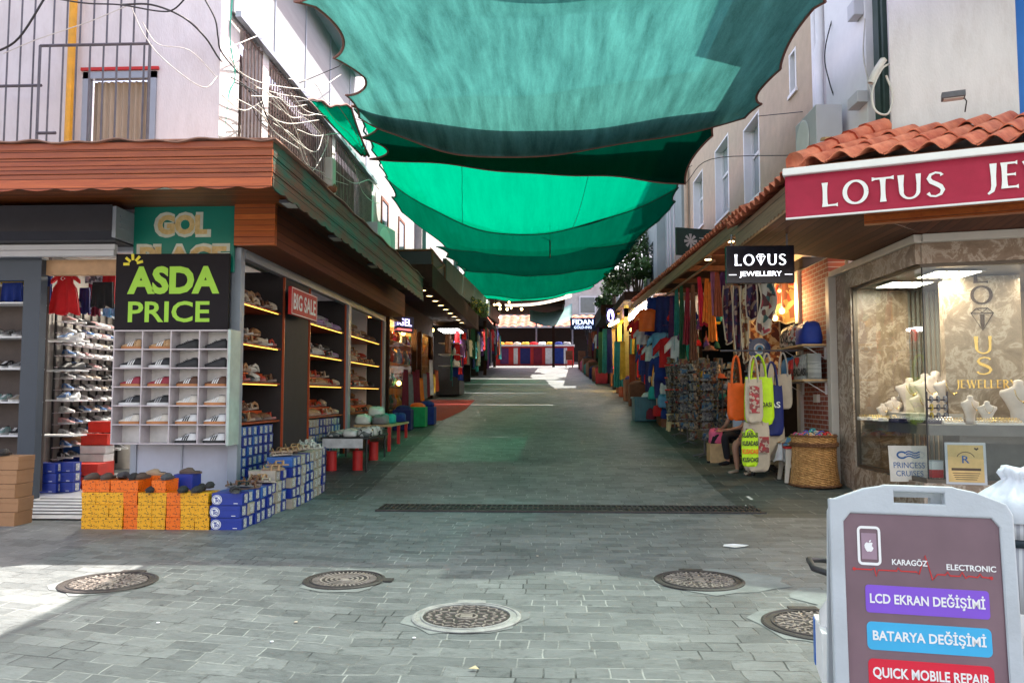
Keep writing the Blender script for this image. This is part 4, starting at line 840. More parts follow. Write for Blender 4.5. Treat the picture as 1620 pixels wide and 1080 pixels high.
mb = MB(); mb.box(-.195, -.225, .0, .195, .225, .003, 0, M); mb.build('sheet', mat('sheet_yellow', (.68, .46, .18), .5), ce)
text('R', M @ Matrix.Translation((0, .05, .004)), .08, .09, m_cb, ce, bold=.01)
mb = MB(); ribbon(mb, circ(0, .05, .1, .09, 20, 160, 12), .008, M, .004); mb.box(-.16, -.085, .003, .16, -.055, .005, 0, M); ribbon(mb, [(.1, .19), (.12, .17), (.14, .19)], .02, M, .004)
for k in range(4): mb.box(-.15+.01*k, -.12-.025*k, .003, .15-.012*k, -.112-.025*k, .0045, 0, M)
mb.build('printed_line', mat('print_brown', (.08, .05, .03), .6), ce)
c = at(1481, 757, 10.5); t = thing('tin_box', 'red and white tin behind the glass corner', 'tin', (c.x, c.y, .47)); mb = MB(); mb.box(-.07, -.05, 0, .07, .05, .1); mb.build('lower_band', m_red, t, world=False); mb = MB(); mb.box(-.07, -.05, .1, .07, .05, .2); mb.build('upper_band', m_white, t, world=False); mb = MB(); mb.box(-.074, -.054, .2, .074, .054, .215); mb.build('lid', m_panel_w, t, world=False)

# brick pier, shelves, switch box
bk = thing('brick_pier', 'red brick pier with a cream frame beside the marble shop', 'brick wall', (4.8, 14, 0))
mb = MB(); mb.box(4.56, 13.32, 0, 5.2, 14.75, 3.75); mb.build('brickwork', m_brick, bk)
mb = MB(); mb.box(4.5, 14.75, .1, 4.62, 14.95, 3.75); mb.build('door_jamb', m_beam, bk)
mb = MB(); p = atX(1289, 630, 4.5); mb.box(4.5, p.y-.1, p.z-.07, 4.56, p.y+.1, p.z+.07); tag(mb.build('switch_box', m_beam, loc=None, bevel=.008), 'cream electric box on the brick pier', 'electric box')
def bracket_shelf(px, py, label):
    p = atX(px, py, 4.35); t = thing('wall_shelf', label, 'shelf', (4.56, p.y, p.z)); mb = MB(); mb.box(4.12, 13.35, p.z-.03, 4.56, 14.9, p.z); mb.build('board', m_pine, t)
    for y in (13.5, 14.7): mb = MB(); mb.box(4.2, y, p.z-.05, 4.56, y+.03, p.z-.03); mb.box(4.53, y, p.z-.25, 4.56, y+.03, p.z-.05); mb.tube([(4.25, y+.015, p.z-.05), (4.54, y+.015, p.z-.23)], .008, 5); mb.build('bracket', m_whitep, t)
    return p.z
zs_up = bracket_shelf(1285, 545, 'upper wooden shelf on the brick pier'); zs_lo = bracket_shelf(1285, 600, 'lower wooden shelf on the brick pier')
# ================================================================ hanging black sign
c, w_, h_ = px_board(1149, 389, 1257, 447, 11.0); M = facing(c, -92)
hs = board('hanging_sign', 'black hanging sign with white roman letters over the souvenir stall', 'sign', M, w_, h_, .1, mat('gloss_black', (.008, .008, .014), .2))
m_glow = mat('lit_white_letters', (.85, .85, 1), emit=1.0)
roman('LOVUS', M @ Matrix.Translation((0, .06, .003)), .68, .15, m_glow, hs, gap=.14)
text('JEWELLERY', M @ Matrix.Translation((0, -.14, .003)), .56, .085, m_glow, hs, bold=.01)
mb = MB(); mb.box(-.42, -.145, .003, -.32, -.138, .005, 0, M); mb.box(.32, -.145, .003, .42, -.138, .005, 0, M); mb.build('dash', m_glow, hs)
mb = MB(); mb.box(-.38, .25, -.06, -.36, .42, -.04, 0, M); mb.box(.36, .25, -.06, .38, .42, -.04, 0, M); mb.build('hanger', m_bar, hs)

# ================================================================ generic goods builders
def wavy_cloth(name, label, cat, loc, rz, w0, w1, h, m, waves=4, amp=.03, group=None, th=.012, bend=0, slant=0):
    mb = MB(); ph = random.uniform(0, 6)
    mb.grid(lambda u, v: ((u-.5)*(w0+(w1-w0)*v)+slant*v, amp*(.3+.7*v)*math.sin(u*waves*2*math.pi+ph+v*1.3)+bend*v*v, -h*v+.015*math.sin(u*9+ph)*v), max(8, waves*6), 6, thick=(0, th, 0))
    o = mb.build(name, m, None, smooth=True); o.location = loc; o.rotation_euler = (0, 0, rz); return tag(o, label, cat, group)
def tshirt(loc, rz, m, label, s=1, group='shirts hung for sale', name='shirt', cat='shirt', logo=None):
    mb = MB(); mb.grid(lambda u, v: ((u-.5)*(.44+.04*v)*s, .025*math.sin(u*11+v*3)*v-.05*math.sin(math.pi*u), (-.62*v-.05*abs(2*u-1)**2*(1-v)+.03*math.exp(-((u-.5)/.13)**2)*(1-v)*-1)*s), 14, 6, thick=(0, .05, 0))
    for sg in (-1, 1):
        mb.grid(lambda u, v: (sg*(.19+.17*v)*s, .02*math.sin(u*6)-.03, (-.03-.2*v-(.2-.04*v)*u)*s), 4, 3, thick=(0, .04, 0))
    o = mb.build(name, m, None, smooth=True); o.location = loc; o.rotation_euler = (0, 0, rz); return tag(o, label, cat, group)
def tote(name, label, px, py0, py1, Y, wpx, m, mh=None, rz=0, d=.1, strap=.3, group='cloth bags hung for sale', taper=.9):
    a = at(px, py0, Y); b = at(px, py1, Y); h = a.z-b.z; w = wpx/F*Y
    t = thing(name, label, 'bag', (a.x, Y, b.z), rz, group)
    mb = MB(); n = 20; prof = [(0, .55), (.04, .85), (.15, 1), (.5, 1.0), (.85, .95), (1, taper)]
    vs = []
    for f, s in prof:
        dd = d*(1-.75*f)
        for k in range(n):
            ca, sa = math.cos(2*math.pi*k/n), math.sin(2*math.pi*k/n)
            vs.append((w/2*s*(abs(ca)**.5)*(1 if ca > 0 else -1), dd*(abs(sa)**.8)*(1 if sa > 0 else -1)+.01*math.sin(k*2.3+f*6), f*h+.012*math.sin(k*1.7)))
    fs = [(i*n+k, i*n+(k+1) % n, (i+1)*n+(k+1) % n, (i+1)*n+k) for i in range(len(prof)-1) for k in range(n)]+[tuple(range(n-1, -1, -1))]
    mb.add(vs, fs); mb.build('bag_body', m, t, world=False, smooth=True)
    mb = MB()
    for y in (-.02, .02): mb.grid(lambda u, v: ((-.22*w+.44*w*u), y+.0*v+(v-.5)*.001, h*.92+strap*math.sin(math.pi*u)**.55*(1)+ (v-.5)*.0), 14, 1) if False else mb.tube([(-.25*w*math.cos(math.pi*k/12), y, h*.93+strap*math.sin(math.pi*k/12)) for k in range(13)], .014, 5)
    mb.build('handle', mh or m, t, world=False, smooth=True); return t, w, h
# ---------------------------------------------------------------- souvenir stall eave (long roof)
ev = thing('bazaar_roof', 'long tiled eave with timber beams over the souvenir stalls on the right', 'roof', (3.5, 18, 4.2))
ez = lambda y: 4.2+.03*(y-12)
tile_roof(Vector((2.86, 27.5, ez(27.5))), Vector((2.86, 11.7, ez(11.7))), Vector((4.35, 27.5, ez(27.5)+.55)), Vector((4.35, 11.7, ez(11.7)+.55)), 'tiled_roof', ev, 3, .24)
def slopebox(mb, x0, x1, y0, y1, za, zb_, zt, zu):
    mb.add([(x0, y0, za), (x1, y0, za), (x1, y1, zb_), (x0, y1, zb_), (x0, y0, zt), (x1, y0, zt), (x1, y1, zu), (x0, y1, zu)], [(3, 2, 1, 0), (4, 5, 6, 7), (0, 1, 5, 4), (1, 2, 6, 5), (2, 3, 7, 6), (3, 0, 4, 7)])
mb = MB(); slopebox(mb, 2.88, 2.94, 11.7, 27.5, ez(11.7)-.24, ez(27.5)-.24, ez(11.7)-.02, ez(27.5)-.02); mb.build('fascia', m_wood_d, ev)
mb = MB(); slopebox(mb, 2.94, 4.5, 12.35, 27.5, ez(11.7)-.1, ez(27.5)-.1, ez(11.7)-.05, ez(27.5)-.05); mb.build('soffit', m_wood_s3, ev)
for y in (12.6, 14.8, 17.2, 19.6, 22, 24.4, 26.8):
    mb = MB(); mb.box(2.95, y, ez(y)-.22, 4.6, y+.1, ez(y)-.1); mb.build('beam', m_wood_p, ev)
st = thing('souvenir_arcade', 'dark arcade of souvenir stalls under the beige building', 'building', (4.5, 20, 0))
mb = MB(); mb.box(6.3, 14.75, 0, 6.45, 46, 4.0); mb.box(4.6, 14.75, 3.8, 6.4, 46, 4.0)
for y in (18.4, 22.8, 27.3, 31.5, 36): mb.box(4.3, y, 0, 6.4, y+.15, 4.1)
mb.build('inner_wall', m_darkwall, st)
for y in (18.45, 22.85): mb = MB(); mb.box(4.2, y, gz(y), 4.34, y+.14, 4.1); mb.build('post', m_wood_p, st)
# lights on eave
for i, (px, py) in enumerate(((1156, 379), (1120, 408))):
    p = atX(px, py, 3.1); t = thing('spotlight', f"small warm spotlight under the tiled eave, the {'nearer' if i == 0 else 'farther'} one", 'spotlight', p, 0, 'spotlights under the eave')
    mb = MB(); mb.lathe([(1e-5, -.04), (.06, -.04), (.06, 0)], 12); mb.build('lamp', m_warm, t, world=False); mb = MB(); mb.lathe([(.075, -.03), (.075, .12), (.03, .12)], 12); mb.build('housing', m_bar, t, world=False)
t = thing('light_bar', 'row of square white lamps under the eave farther along the right side', 'light bar', (3.05, 24, 4.1))
for i in range(7):
    f = i/6; a = atX(1032, 475, 3.05); b = atX(994, 503, 3.05); p = a.lerp(b, f); mb = MB(); mb.box(p.x-.08, p.y-.25, p.z-.09, p.x+.08, p.y+.25, p.z+.05); mb.build('lamp', m_ledw, t)
mb = MB(); a = atX(1032, 475, 3.05); b = atX(994, 503, 3.05); mb.tube([a+Vector((0, 0, .09)), b+Vector((0, 0, .09))], .03, 6); mb.build('rail', m_bar, t)
# dark tilted signboard + ac on the long roof
p = atX(1100, 383, 3.3); M = facing((3.3, p.y, p.z), -70)
t = board('tilted_signboard', 'small dark signboard with pale flower shape standing on the tiled eave', 'sign', M, .95, .62, .05, mat('slate_board', (.02, .05, .05), .5))
mb = MB()
for k in range(8): ribbon(mb, [(-.12+.0*k, .02), (-.12+.16*math.cos(k*.8), .02+.16*math.sin(k*.8))], [.02, .07], M, .002+.0005*k)
for k in range(3): ribbon(mb, line((.1, .1-.07*k), (.32, .1-.07*k), 3), .02, M, .002)
mb.build('flower', m_panel_w, t)
p = atX(1078, 412, 3.75); aircon((3.75, p.y, p.z-.35), R(-100), 'white air conditioner on the tiled eave behind the dark signboard', 1.0)

# ---------------------------------------------------------------- rugs, scarves, towels
pat_rug = mat_pattern('rug_plum', [(.05, .01, .03), (.12, .02, .05), (.3, .2, .16), (.03, .02, .06)], 13)
pat_rug2 = mat_pattern('rug_red_cream', [(.45, .4, .33), (.35, .05, .06), (.05, .12, .12), (.5, .45, .38), (.1, .03, .03)], 9)
pat_rug3 = mat_pattern('rug_brown', [(.25, .08, .03), (.4, .25, .12), (.1, .03, .02), (.5, .4, .25)], 14)
m_bord = mat('rug_border', (.5, .42, .32), .9)
def rug(px0, px1, py0, py1, Y, m, label, rz=0, zig=0):
    a = at(px0, py0, Y); b = at(px1, py1, Y); w = b.x-a.x; h = a.z-b.z; t = thing('hanging_rug', label, 'rug', ((a.x+b.x)/2, Y, a.z), rz, 'patterned rugs hung over the stall')
    mb = MB(); fn = lambda u, v: ((u-.5)*w+zig*math.sin(v*5), .04*math.sin(u*9+v*4), -h*v*(1-.15*abs(u-.5))); mb.grid(fn, 12, 10, thick=(0, .015, 0)); mb.build('weave', m, t, world=False, smooth=True)
    mb = MB()
    for u in (0, 1): mb.tube([Vector(fn(u, v/10)) for v in range(11)], .014, 5)
    mb.tube([Vector(fn(u/10, 1)) for u in range(11)], .014, 5); mb.build('border', m_bord, t, world=False)
rug(1143, 1160, 452, 545, 14.5, pat_rug, 'narrow plum rug with cream edge, leftmost under the black sign', .5)
rug(1160, 1172, 452, 565, 14.2, pat_rug, 'long narrow plum rug with cream edge, second under the black sign', .3)
rug(1172, 1184, 452, 575, 14.0, pat_rug3, 'longest narrow rug with cream edge, under the left part of the black sign', .2)
rug(1180, 1198, 450, 506, 13.6, pat_rug, 'short dark rug with pale round medallion behind the black sign')
rug(1200, 1224, 448, 530, 12.9, pat_rug2, 'cream rug with large red leaf pattern hanging beside the black sign', zig=.05)
rug(1186, 1236, 500, 640, 16.5, pat_rug3, 'brown patterned carpet hanging deep inside the stall')
rug(1226, 1262, 440, 512, 15.6, mat_pattern('rug_gold', [(.3, .2, .08), (.35, .05, .03), (.45, .33, .14), (.15, .05, .03)], 8), 'gold and red carpet hanging inside the doorway by the brick pier')
cols = {'crimson': (.4, .01, .04), 'orange': (.7, .19, .02), 'mauve': (.28, .08, .14), 'rust': (.32, .07, .03), 'teal': (.02, .2, .2), 'navy': (.015, .02, .12), 'dark_green': (.01, .07, .04), 'purple': (.1, .03, .12), 'cobalt': (.01, .03, .2), 'white': (.6, .6, .62), 'turquoise': (.02, .35, .33), 'black': (.012, .012, .014), 'red': (.5, .01, .015), 'sky_blue': (.12, .3, .5), 'grey': (.2, .2, .21), 'mustard': (.5, .33, .03), 'brown': (.12, .05, .03), 'cream': (.55, .48, .38), 'pink': (.7, .12, .25), 'maroon': (.16, .01, .03), 'green': (.01, .3, .1), 'yellow': (.75, .5, .02)}
def cm(c): return mat('cloth_'+c, cols[c], .9, .2, 7, .3, 120)
scarf = [(1106, 438, 515, 'crimson', 15.5), (1118, 440, 510, 'orange', 15.2), (1124, 446, 540, 'orange', 14.9), (1127, 430, 500, 'mauve', 14.6), (1134, 430, 500, 'rust', 14.4), (1096, 450, 570, 'brown', 16), (1088, 455, 545, 'maroon', 17), (1078, 450, 575, 'dark_green', 18), (1070, 455, 560, 'teal', 19), (1062, 470, 560, 'purple', 20), (1143, 430, 470, 'purple', 14.8)]
for i, (px, y0, y1, c, Y) in enumerate(scarf):
    a = at(px, y0, Y); b = at(px, y1, Y); wavy_cloth('hanging_scarf', f'{c.replace("_", " ")} scarf hanging under the eave, {ORD[i]} from the black sign going back'[:200], 'scarf', a, random.uniform(-.4, .4), .07, .17, a.z-b.z, cm(c), 3, .03, 'scarves hung under the eave', slant=random.uniform(-.04, .08))
# wooden slat rod supporting them
mb = MB(); mb.tube([(2.9, 14.2, 3.85), (2.95, 20.5, 4.0)], .025, 6); tag(mb.build('hanging_pole', m_wood_p), 'wooden pole the scarves hang from', 'pole')
# lanterns in the doorway
for i, (px, py, Y, c) in enumerate(((1237, 492, 15.2, 'm_warm'), (1226, 503, 15.4, 'm_warm'), (1246, 494, 15.8, 'm_warm'), (1233, 460, 15.5, 'm_warm'))):
    p = at(px, py, Y); t = thing('mosaic_lamp', f'glowing mosaic lamp in the stall doorway, {ORD[i]} counted from the brightest', 'lamp', p, 0, 'glowing lamps in the stall doorway')
    mb = MB(); mb.sph((0, 0, 0), .055 if i < 3 else .03, 10); mb.build('globe', mat('amber_globe', (1, .5, .12), emit=5), t, world=False, smooth=True)
    mb = MB(); mb.lathe([(.02, .05), (.03, .06), (.01, .1)], 8); mb.tube([(0, 0, .1), (0, 0, .5)], .004, 4); mb.build('chain', m_bar, t, world=False)
ld = bpy.data.lights.new('doorway_lamp', 'POINT'); ld.energy = 25; ld.color = (1, .6, .25); ld.shadow_soft_size = .1; lo = bpy.data.objects.new('doorway_lamp', ld); lo.location = at(1237, 480, 15.0); C.objects.link(lo)
# evil eye plates
def eye_plate(px, py, Y, r, label):
    p = at(px, py, Y); t = thing('eye_plate', label, 'plate', p, 0, 'round blue eye plates'); M = Matrix.Rotation(R(90), 4, 'X')
    for k, (rr, m, nm) in enumerate(((1, mat('eye_navy', (.01, .03, .14), .2), 'rim'), (.5, m_white, 'white_ring'), (.36, mat('eye_sky', (.1, .35, .6), .2), 'iris'), (.18, m_black, 'pupil'))):
        mb = MB(); mb.prism(circ(0, 0, r*rr, n=24)[:-1], M @ Matrix.Translation((0, 0, .01*k)), .012); mb.build(nm, m, t, world=False)
eye_plate(1201, 552, 14.6, .2, 'large round blue eye plate above the hanging bags'); eye_plate(1183, 546, 14.8, .13, 'smaller round blue eye plate left of the large one')

# ---------------------------------------------------------------- bags on a stand
m_orange = mat('neon_orange', (.9, .13, .01), .6, .1, 9); m_neon = mat('neon_yellow', (.55, .85, .01), .6, .1, 9); m_canvas = mat('raw_canvas', (.55, .47, .38), .9, .1, 8)
m_navyb = mat('navy_bag', (.01, .02, .16), .7, .15)
tote('shoulder_bag', 'neon orange bag with long strap, leftmost of the hung bags', 1165, 606, 664, 13.6, 30, m_orange, d=.08, strap=.5, rz=.1)
t, w, h = tote('shoulder_bag', 'large neon yellow bag hanging in the middle of the bag stand', 1200, 597, 672, 13.3, 46, m_neon, d=.1, strap=.42)
M = t.matrix_world
text('KUSADASI', facing((t.location.x+.0, t.location.y-.112, t.location.z+.33), -90), .34, .08, m_black, t, bold=.02)
t, w, h = tote('tote_bag', 'cream canvas bag with red town print hanging over the neon yellow bag', 1192, 600, 668, 13.1, 28, m_canvas, d=.03, strap=.42)
mb = MB(); mb.box(t.location.x-.08, t.location.y-.045, t.location.z+.15, t.location.x+.08, t.location.y-.038, t.location.z+.58); mb.build('print', mat_pattern('red_print', [(.4, .05, .06), (.5, .4, .33), (.25, .08, .08)], 26), t)
tote('tote_bag', 'navy bag with white and red letters right of the neon yellow bag', 1221, 610, 688, 13.5, 34, m_navyb, d=.1, strap=.45)
b_ = at(1222, 640, 13.35); text('KAS', facing((b_.x, 13.36, b_.z), -90), .26, .1, m_white, bpy.data.objects['tote_bag.001'], bold=.02)
tote('tote_bag', 'white canvas bag with printed sea view, rightmost of the hung bags', 1239, 592, 646, 13.7, 26, m_canvas, mat('grey_strap', (.4, .38, .36), .8), d=.04, strap=.4, rz=-.2)
tote('tote_bag', 'grey cream bag behind the navy bag at the top of the stand', 1213, 575, 610, 13.75, 22, m_canvas, d=.04, strap=.2)
t, w, h = tote('tote_bag', 'cream canvas bag with red balloon print below the yellow bag', 1196, 668, 745, 13.2, 42, m_canvas, d=.06, strap=.12)
mb = MB(); mb.box(t.location.x+.02, t.location.y-.074, t.location.z+.3, t.location.x+.18, t.location.y-.066, t.location.z+.55); mb.box(t.location.x-.18, t.location.y-.074, t.location.z+.38, t.location.x-.04, t.location.y-.066, t.location.z+.68); mb.build('print', MATS['red_print'], t)
tote('tote_bag', 'second cream canvas bag hanging lower right of the balloon print bag', 1225, 672, 728, 13.5, 36, m_canvas, d=.06, strap=.15, rz=.3)
t, w, h = tote('tote_bag', 'flat neon yellow bag with black town lettering hanging near the ground', 1186, 684, 737, 12.7, 26, m_neon, d=.02, strap=.08)
for k in range(4): text('KUSADASI', facing((t.location.x, t.location.y-.024, t.location.z+.1+.125*k), -90), .24, .075, m_black if k != 1 else m_orange, t, bold=.03)
stn = thing('bag_stand', 'dark metal stand on wheels carrying the hung bags', 'stand', (3.75, 13.9, gz(13.9)))
mb = MB(); g = gz(13.9); mb.tube([(3.65, 13.9, g+.1), (3.65, 13.9, 2.3)], .02, 6); mb.tube([(2.9, 13.8, 2.25), (4.2, 13.8, 2.25)], .015, 6); mb.build('pole', m_bar, stn)
for a in range(0, 360, 72): mb = MB(); mb.tube([(3.65, 13.9, g+.12), (3.65+.33*math.cos(R(a)), 13.9+.33*math.sin(R(a)), g+.08)], .015, 5); mb.sph((3.65+.33*math.cos(R(a)), 13.9+.33*math.sin(R(a)), g+.035), .035, 8); mb.build('wheel_leg', m_black, stn)
p = at(1238, 712, 13.3); wavy_cloth('hanging_cloth', 'white cloth bundle hanging beside the red topped stool', 'cloth', (p.x-.05, 13.2, p.z+.12), .3, .1, .3, .28, cm('white'), 2, .06)

# stools
def stool(name, label, loc, s, m, mtop=None, h=.45):
    t = thing(name, label, 'stool', loc, 0, None)
    mb = MB(); mb.box(-.2*s, -.2*s, h*s-.035, .2*s, .2*s, h*s); mb.build('seat', mtop or m, t, world=False, bevel=.015)
    for sx in (-1, 1):
        for sy in (-1, 1):
            mb = MB(); vs = []
            for z, f, k in ((0, 1.05, .045), (h*s-.035, .82, .07)):
                for (a, b) in ((0, 0), (-k*1.3, 0), (-k*1.3, -k), (0, -k)): vs.append((sx*(.2*s*f+a), sy*(.2*s*f+b), z))
            mb.add(vs, [(0, 3, 2, 1), (4, 5, 6, 7), (0, 1, 5, 4), (1, 2, 6, 5), (2, 3, 7, 6), (3, 0, 4, 7)]); fixn(mb.build('leg', m, t, world=False, bevel=.008))
    mb = MB()
    for sy in (-1, 1):
        mb.prism([(-.18*s, .0)]+[(x, z) for x, z in circ(0, -.02, .12*s, .1*s, 180, 0, 10)]+[(.18*s, 0), (.18*s, .1*s), (-.18*s, .1*s)], Matrix.Translation((0, sy*.17*s+.005, h*s-.14*s)) @ Matrix.Rotation(R(90), 4, 'X'), .012)
        mb.box(-.19*s, sy*.185*s-.006, h*s*.42, .19*s, sy*.185*s+.006, h*s*.5)
    mb.build('apron', m, t, world=False); return t
m_plast = mat('cream_plastic', (.6, .55, .48), .4, .04); m_plasty = mat('yellow_cream_plastic', (.62, .52, .3), .4, .05)
p = atG(1228, 757); stool('plastic_stool', 'cream plastic stool with a bright red top beside the wicker basket', (3.95, 13.3, gz(13.3)), 1.1, m_plast, m_red, .52)
mb = MB()
for k in range(9):
    a = random.uniform(0, 6); x, y = 3.95+random.uniform(-.15, .15), 13.3+random.uniform(-.15, .15)
m_sc = mat_pattern('mixed_scarves', [(.5, .42, .3), (.35, .12, .06), (.1, .25, .4), (.55, .5, .4), (.3, .3, .05)], 14)
zt = gz(13.3)+.57; mb.grid(lambda u, v: (3.95+(u-.5)*.46, 13.3+(v-.5)*.42, zt+.05+.09*math.sin(u*3.1)*math.sin(v*3.1)*(1+.6*math.sin(u*17+v*11))), 22, 18, thick=(0, 0, -.03)); tag(mb.build('scarf_pile', m_sc, smooth=True), 'crumpled heap of patterned scarves on the red topped stool', 'scarf pile')
# wicker basket
m_wick = mat('wicker', (.42, .2, .06), .55, .3, 18, .3, col2=(.66, .38, .15)); m_wickd = mat('dark_wicker', (.16, .07, .03), .6, .3, 18)
bx, by = 4.16, 13.0; bz = gz(by)
ba = thing('wicker_basket', 'tall round wicker basket full of coloured bracelets by the brick pier', 'basket', (bx, by, bz))
mb = MB(); n = 56; rows_ = 44; vs = []; 
for i in range(rows_+1):
    f = i/rows_; r0 = .375-.035*math.sin(f*2.6)-.02*f
    for k in range(n):
        wv = .009*(1 if ((k//2+i) % 2) else -1); vs.append(((r0+wv)*math.cos(2*math.pi*k/n), (r0+wv)*math.sin(2*math.pi*k/n), f*.78))
fs = [(i*n+k, i*n+(k+1) % n, (i+1)*n+(k+1) % n, (i+1)*n+k) for i in range(rows_) for k in range(n)]; mb.add(vs, fs); mb.lathe([(.3, .55), (.3, .74), (.33, .78)], 24); mb.lathe([(1e-5, .7), (.31, .7)], 24); mb.build('woven_side', m_wick, ba, world=False)
mb = MB()
for z, rr in ((.02, .385), (.63, .35), (.66, .352), (.78, .335)):
    for q in (0, 1): mb.tube([((rr+.008*math.sin(a*.5+q*3.1))*math.cos(R(a)), (rr+.008*math.sin(a*.5+q*3.1))*math.sin(R(a)), z+.01*math.cos(a*.5+q*3.1)) for a in range(0, 361, 8)], .014, 5)
mb.build('braided_rim', m_wickd, ba, world=False)
pal = [m_red, mat('bead_blue', (.02, .1, .5), .4), mat('bead_pink', (.6, .1, .25), .4), m_canvas, mat('bead_teal', (.02, .35, .35), .4), mat('bead_amber', (.7, .35, .05), .4)]
mb = MB()
for k in range(90):
    a = random.uniform(0, 6.28); r0 = .27*math.sqrt(random.random()); z = .76+random.uniform(0, .12)*(1-r0/.35); x, y = r0*math.cos(a), r0*math.sin(a); rr = random.uniform(.025, .045); tl = random.uniform(0, 3); 
    M_ = Matrix.Translation((x, y, z)) @ Matrix.Rotation(tl, 4, 'X') @ Matrix.Rotation(a, 4, 'Z'); mb.tube([M_ @ Vector((rr*math.cos(R(q)), rr*math.sin(R(q)), 0)) for q in range(0, 361, 45)], .009, 5, mi=k % 6)
o = mb.build('bracelet_pile', pal, None, loc=None); o.location = (bx, by, bz); tag(o, 'heap of coloured bracelets filling the wicker basket', 'bracelets'); o['kind'] = 'stuff'
# goods on the pier shelves
def puffy(name, label, cat, x0, y0, z0, x1, y1, z1, m, n=1):
    mb = MB(); cx, cy_, cz = (x0+x1)/2, (y0+y1)/2, z0
    N = 18; prof = [(0, .92), (.1, 1), (.4, 1), (.7, .96), (.9, .85), (.98, .6), (1, .3), (.99, .05)]
    vs = [(cx+(x1-x0)/2*s*(abs(math.cos(a))**.6)*(1 if math.cos(a) > 0 else -1)*(1+.05*math.sin(3*a+f*9)+.03*math.sin(9*a+f*14)), cy_+(y1-y0)/2*s*(abs(math.sin(a))**.6)*(1 if math.sin(a) > 0 else -1)*(1+.05*math.sin(7*a+f*11)), z0+(z1-z0)*f*(1+.1*math.sin(2*a+1+x0*7)+.05*math.sin(5*a+y0*9))) for f, s in prof for a in [2*math.pi*k/N for k in range(N)]]
    fs = [(i*N+k, i*N+(k+1) % N, (i+1)*N+(k+1) % N, (i+1)*N+k) for i in range(len(prof)-1) for k in range(N)]+[tuple(range(N-1, -1, -1)), tuple(range((len(prof)-1)*N, len(prof)*N))]
    mb.add(vs, fs); return tag(mb.build(name, m, smooth=True, loc=(cx, cy_, z0)), label, cat)
for o_, L_ in ((0, 0),):
    def pf(name, label, cat, x0, y0, z0, x1, y1, z1, m): 
        o = puffy(name, label, cat, x0, y0, z0, x1, y1, z1, m); return o
pf('folded_bag', 'cobalt blue folded beach bag on the upper pier shelf', 'bag', 4.15, 13.35, zs_up, 4.5, 13.95, zs_up+.36, mat('cobalt_bag', (.01, .04, .32), .6))
pf('folded_bag', 'black and white flowered bag on the upper pier shelf', 'bag', 4.15, 13.98, zs_up, 4.5, 14.4, zs_up+.38, mat_pattern('flower_bag', [(.5, .47, .42), (.03, .03, .03), (.35, .08, .06), (.4, .4, .35)], 20))
pf('folded_bag', 'dark flowered bag at the far end of the upper pier shelf', 'bag', 4.15, 14.42, zs_up, 4.5, 14.85, zs_up+.36, mat_pattern('flower_bag_dark', [(.03, .03, .03), (.5, .47, .42), (.1, .1, .1), (.25, .2, .18)], 22))
m_gb = mat_pattern('grey_striped_bag', [(.28, .3, .3), (.4, .42, .42)], 12, axes='xzy', st=(.1, 1, 1), kind='NOI')
gb = thing('beach_bag', 'grey striped beach bag with red heart and black lettering on the lower pier shelf', 'bag', (4.3, 13.6, zs_lo))
mb = MB(); mb.grid(lambda u, v: (4.2-.05*math.sin(math.pi*u), 13.35+(1-u)*.75, zs_lo+v*.4+.02*math.sin(u*8)*v), 14, 6, thick=(.22, 0, 0)); mb.build('bag_body', m_gb, gb, smooth=True)
M = facing((4.135, 13.7, zs_lo+.12), 185); text('KUSADASI', M, .72, .13, m_black, gb, bold=.03); text('I', facing((4.135, 13.82, zs_lo+.3), 185), .03, .13, m_black, gb, bold=.02)
mb = MB(); Mh = facing((4.135, 13.68, zs_lo+.3), 185); mb.prism([(.085*math.sin(R(a))**3, .006*(13*math.cos(R(a))-5*math.cos(R(2*a))-2*math.cos(R(3*a))-math.cos(R(4*a)))) for a in range(0, 360, 15)], Mh, .006); mb.build('heart', m_red, gb)
pf('folded_bag', 'blue and white folded bag at the far end of the lower pier shelf', 'bag', 4.15, 14.35, zs_lo, 4.5, 14.85, zs_lo+.38, mat('mid_blue_bag', (.05, .2, .45), .6))
pf('folded_bag', 'red folded bag between the blue and grey ones on the lower pier shelf', 'bag', 4.13, 14.12, zs_lo, 4.5, 14.36, zs_lo+.36, m_red)

# ---------------------------------------------------------------- postcard racks
m_cards = [mat_pattern('cards_blue', [(.03, .1, .2), (.16, .17, .16), (.02, .04, .08), (.1, .13, .13), (.25, .23, .18)], 22), mat_pattern('cards_mixed', [(.12, .04, .03), (.16, .16, .17), (.03, .05, .07), (.15, .12, .06)], 20), mat_pattern('cards_grey', [(.1, .1, .11), (.04, .04, .05), (.2, .2, .19)], 26)]
def spinner(loc, label, h=1.7, r=.22, tiers=7, mi=0):
    t = thing('card_rack', label, 'card rack', loc, random.uniform(0, 1), 'wire racks of cards and magnets')
    mb = MB(); mb.tube([(0, 0, .05), (0, 0, h+.1)], .015, 6)
    for a in range(0, 360, 90): mb.tube([(0, 0, .08), (.25*math.cos(R(a)), .25*math.sin(R(a)), .02)], .012, 5)
    mb.build('stand', m_bar, t, world=False)
    for k in range(tiers):
        z = .35+(h-.45)*k/(tiers-1); mb = MB()
        for a in range(0, 360, 72):
            M = Matrix.Rotation(R(a), 4, 'Z') @ Matrix.Translation((r, 0, z)) @ Matrix.Rotation(R(12), 4, 'Y'); s = random.uniform(.8, 1)
            mb.box(-.006, -.085*s, 0, .01, .085*s, .14*s, (k+a//60) % 3, M); mb.box(.012, -.105, -.01, .03, .105, .02, 2, M)
        mb.build('card_tier', m_cards[mi:]+m_cards[:mi], t, world=False)
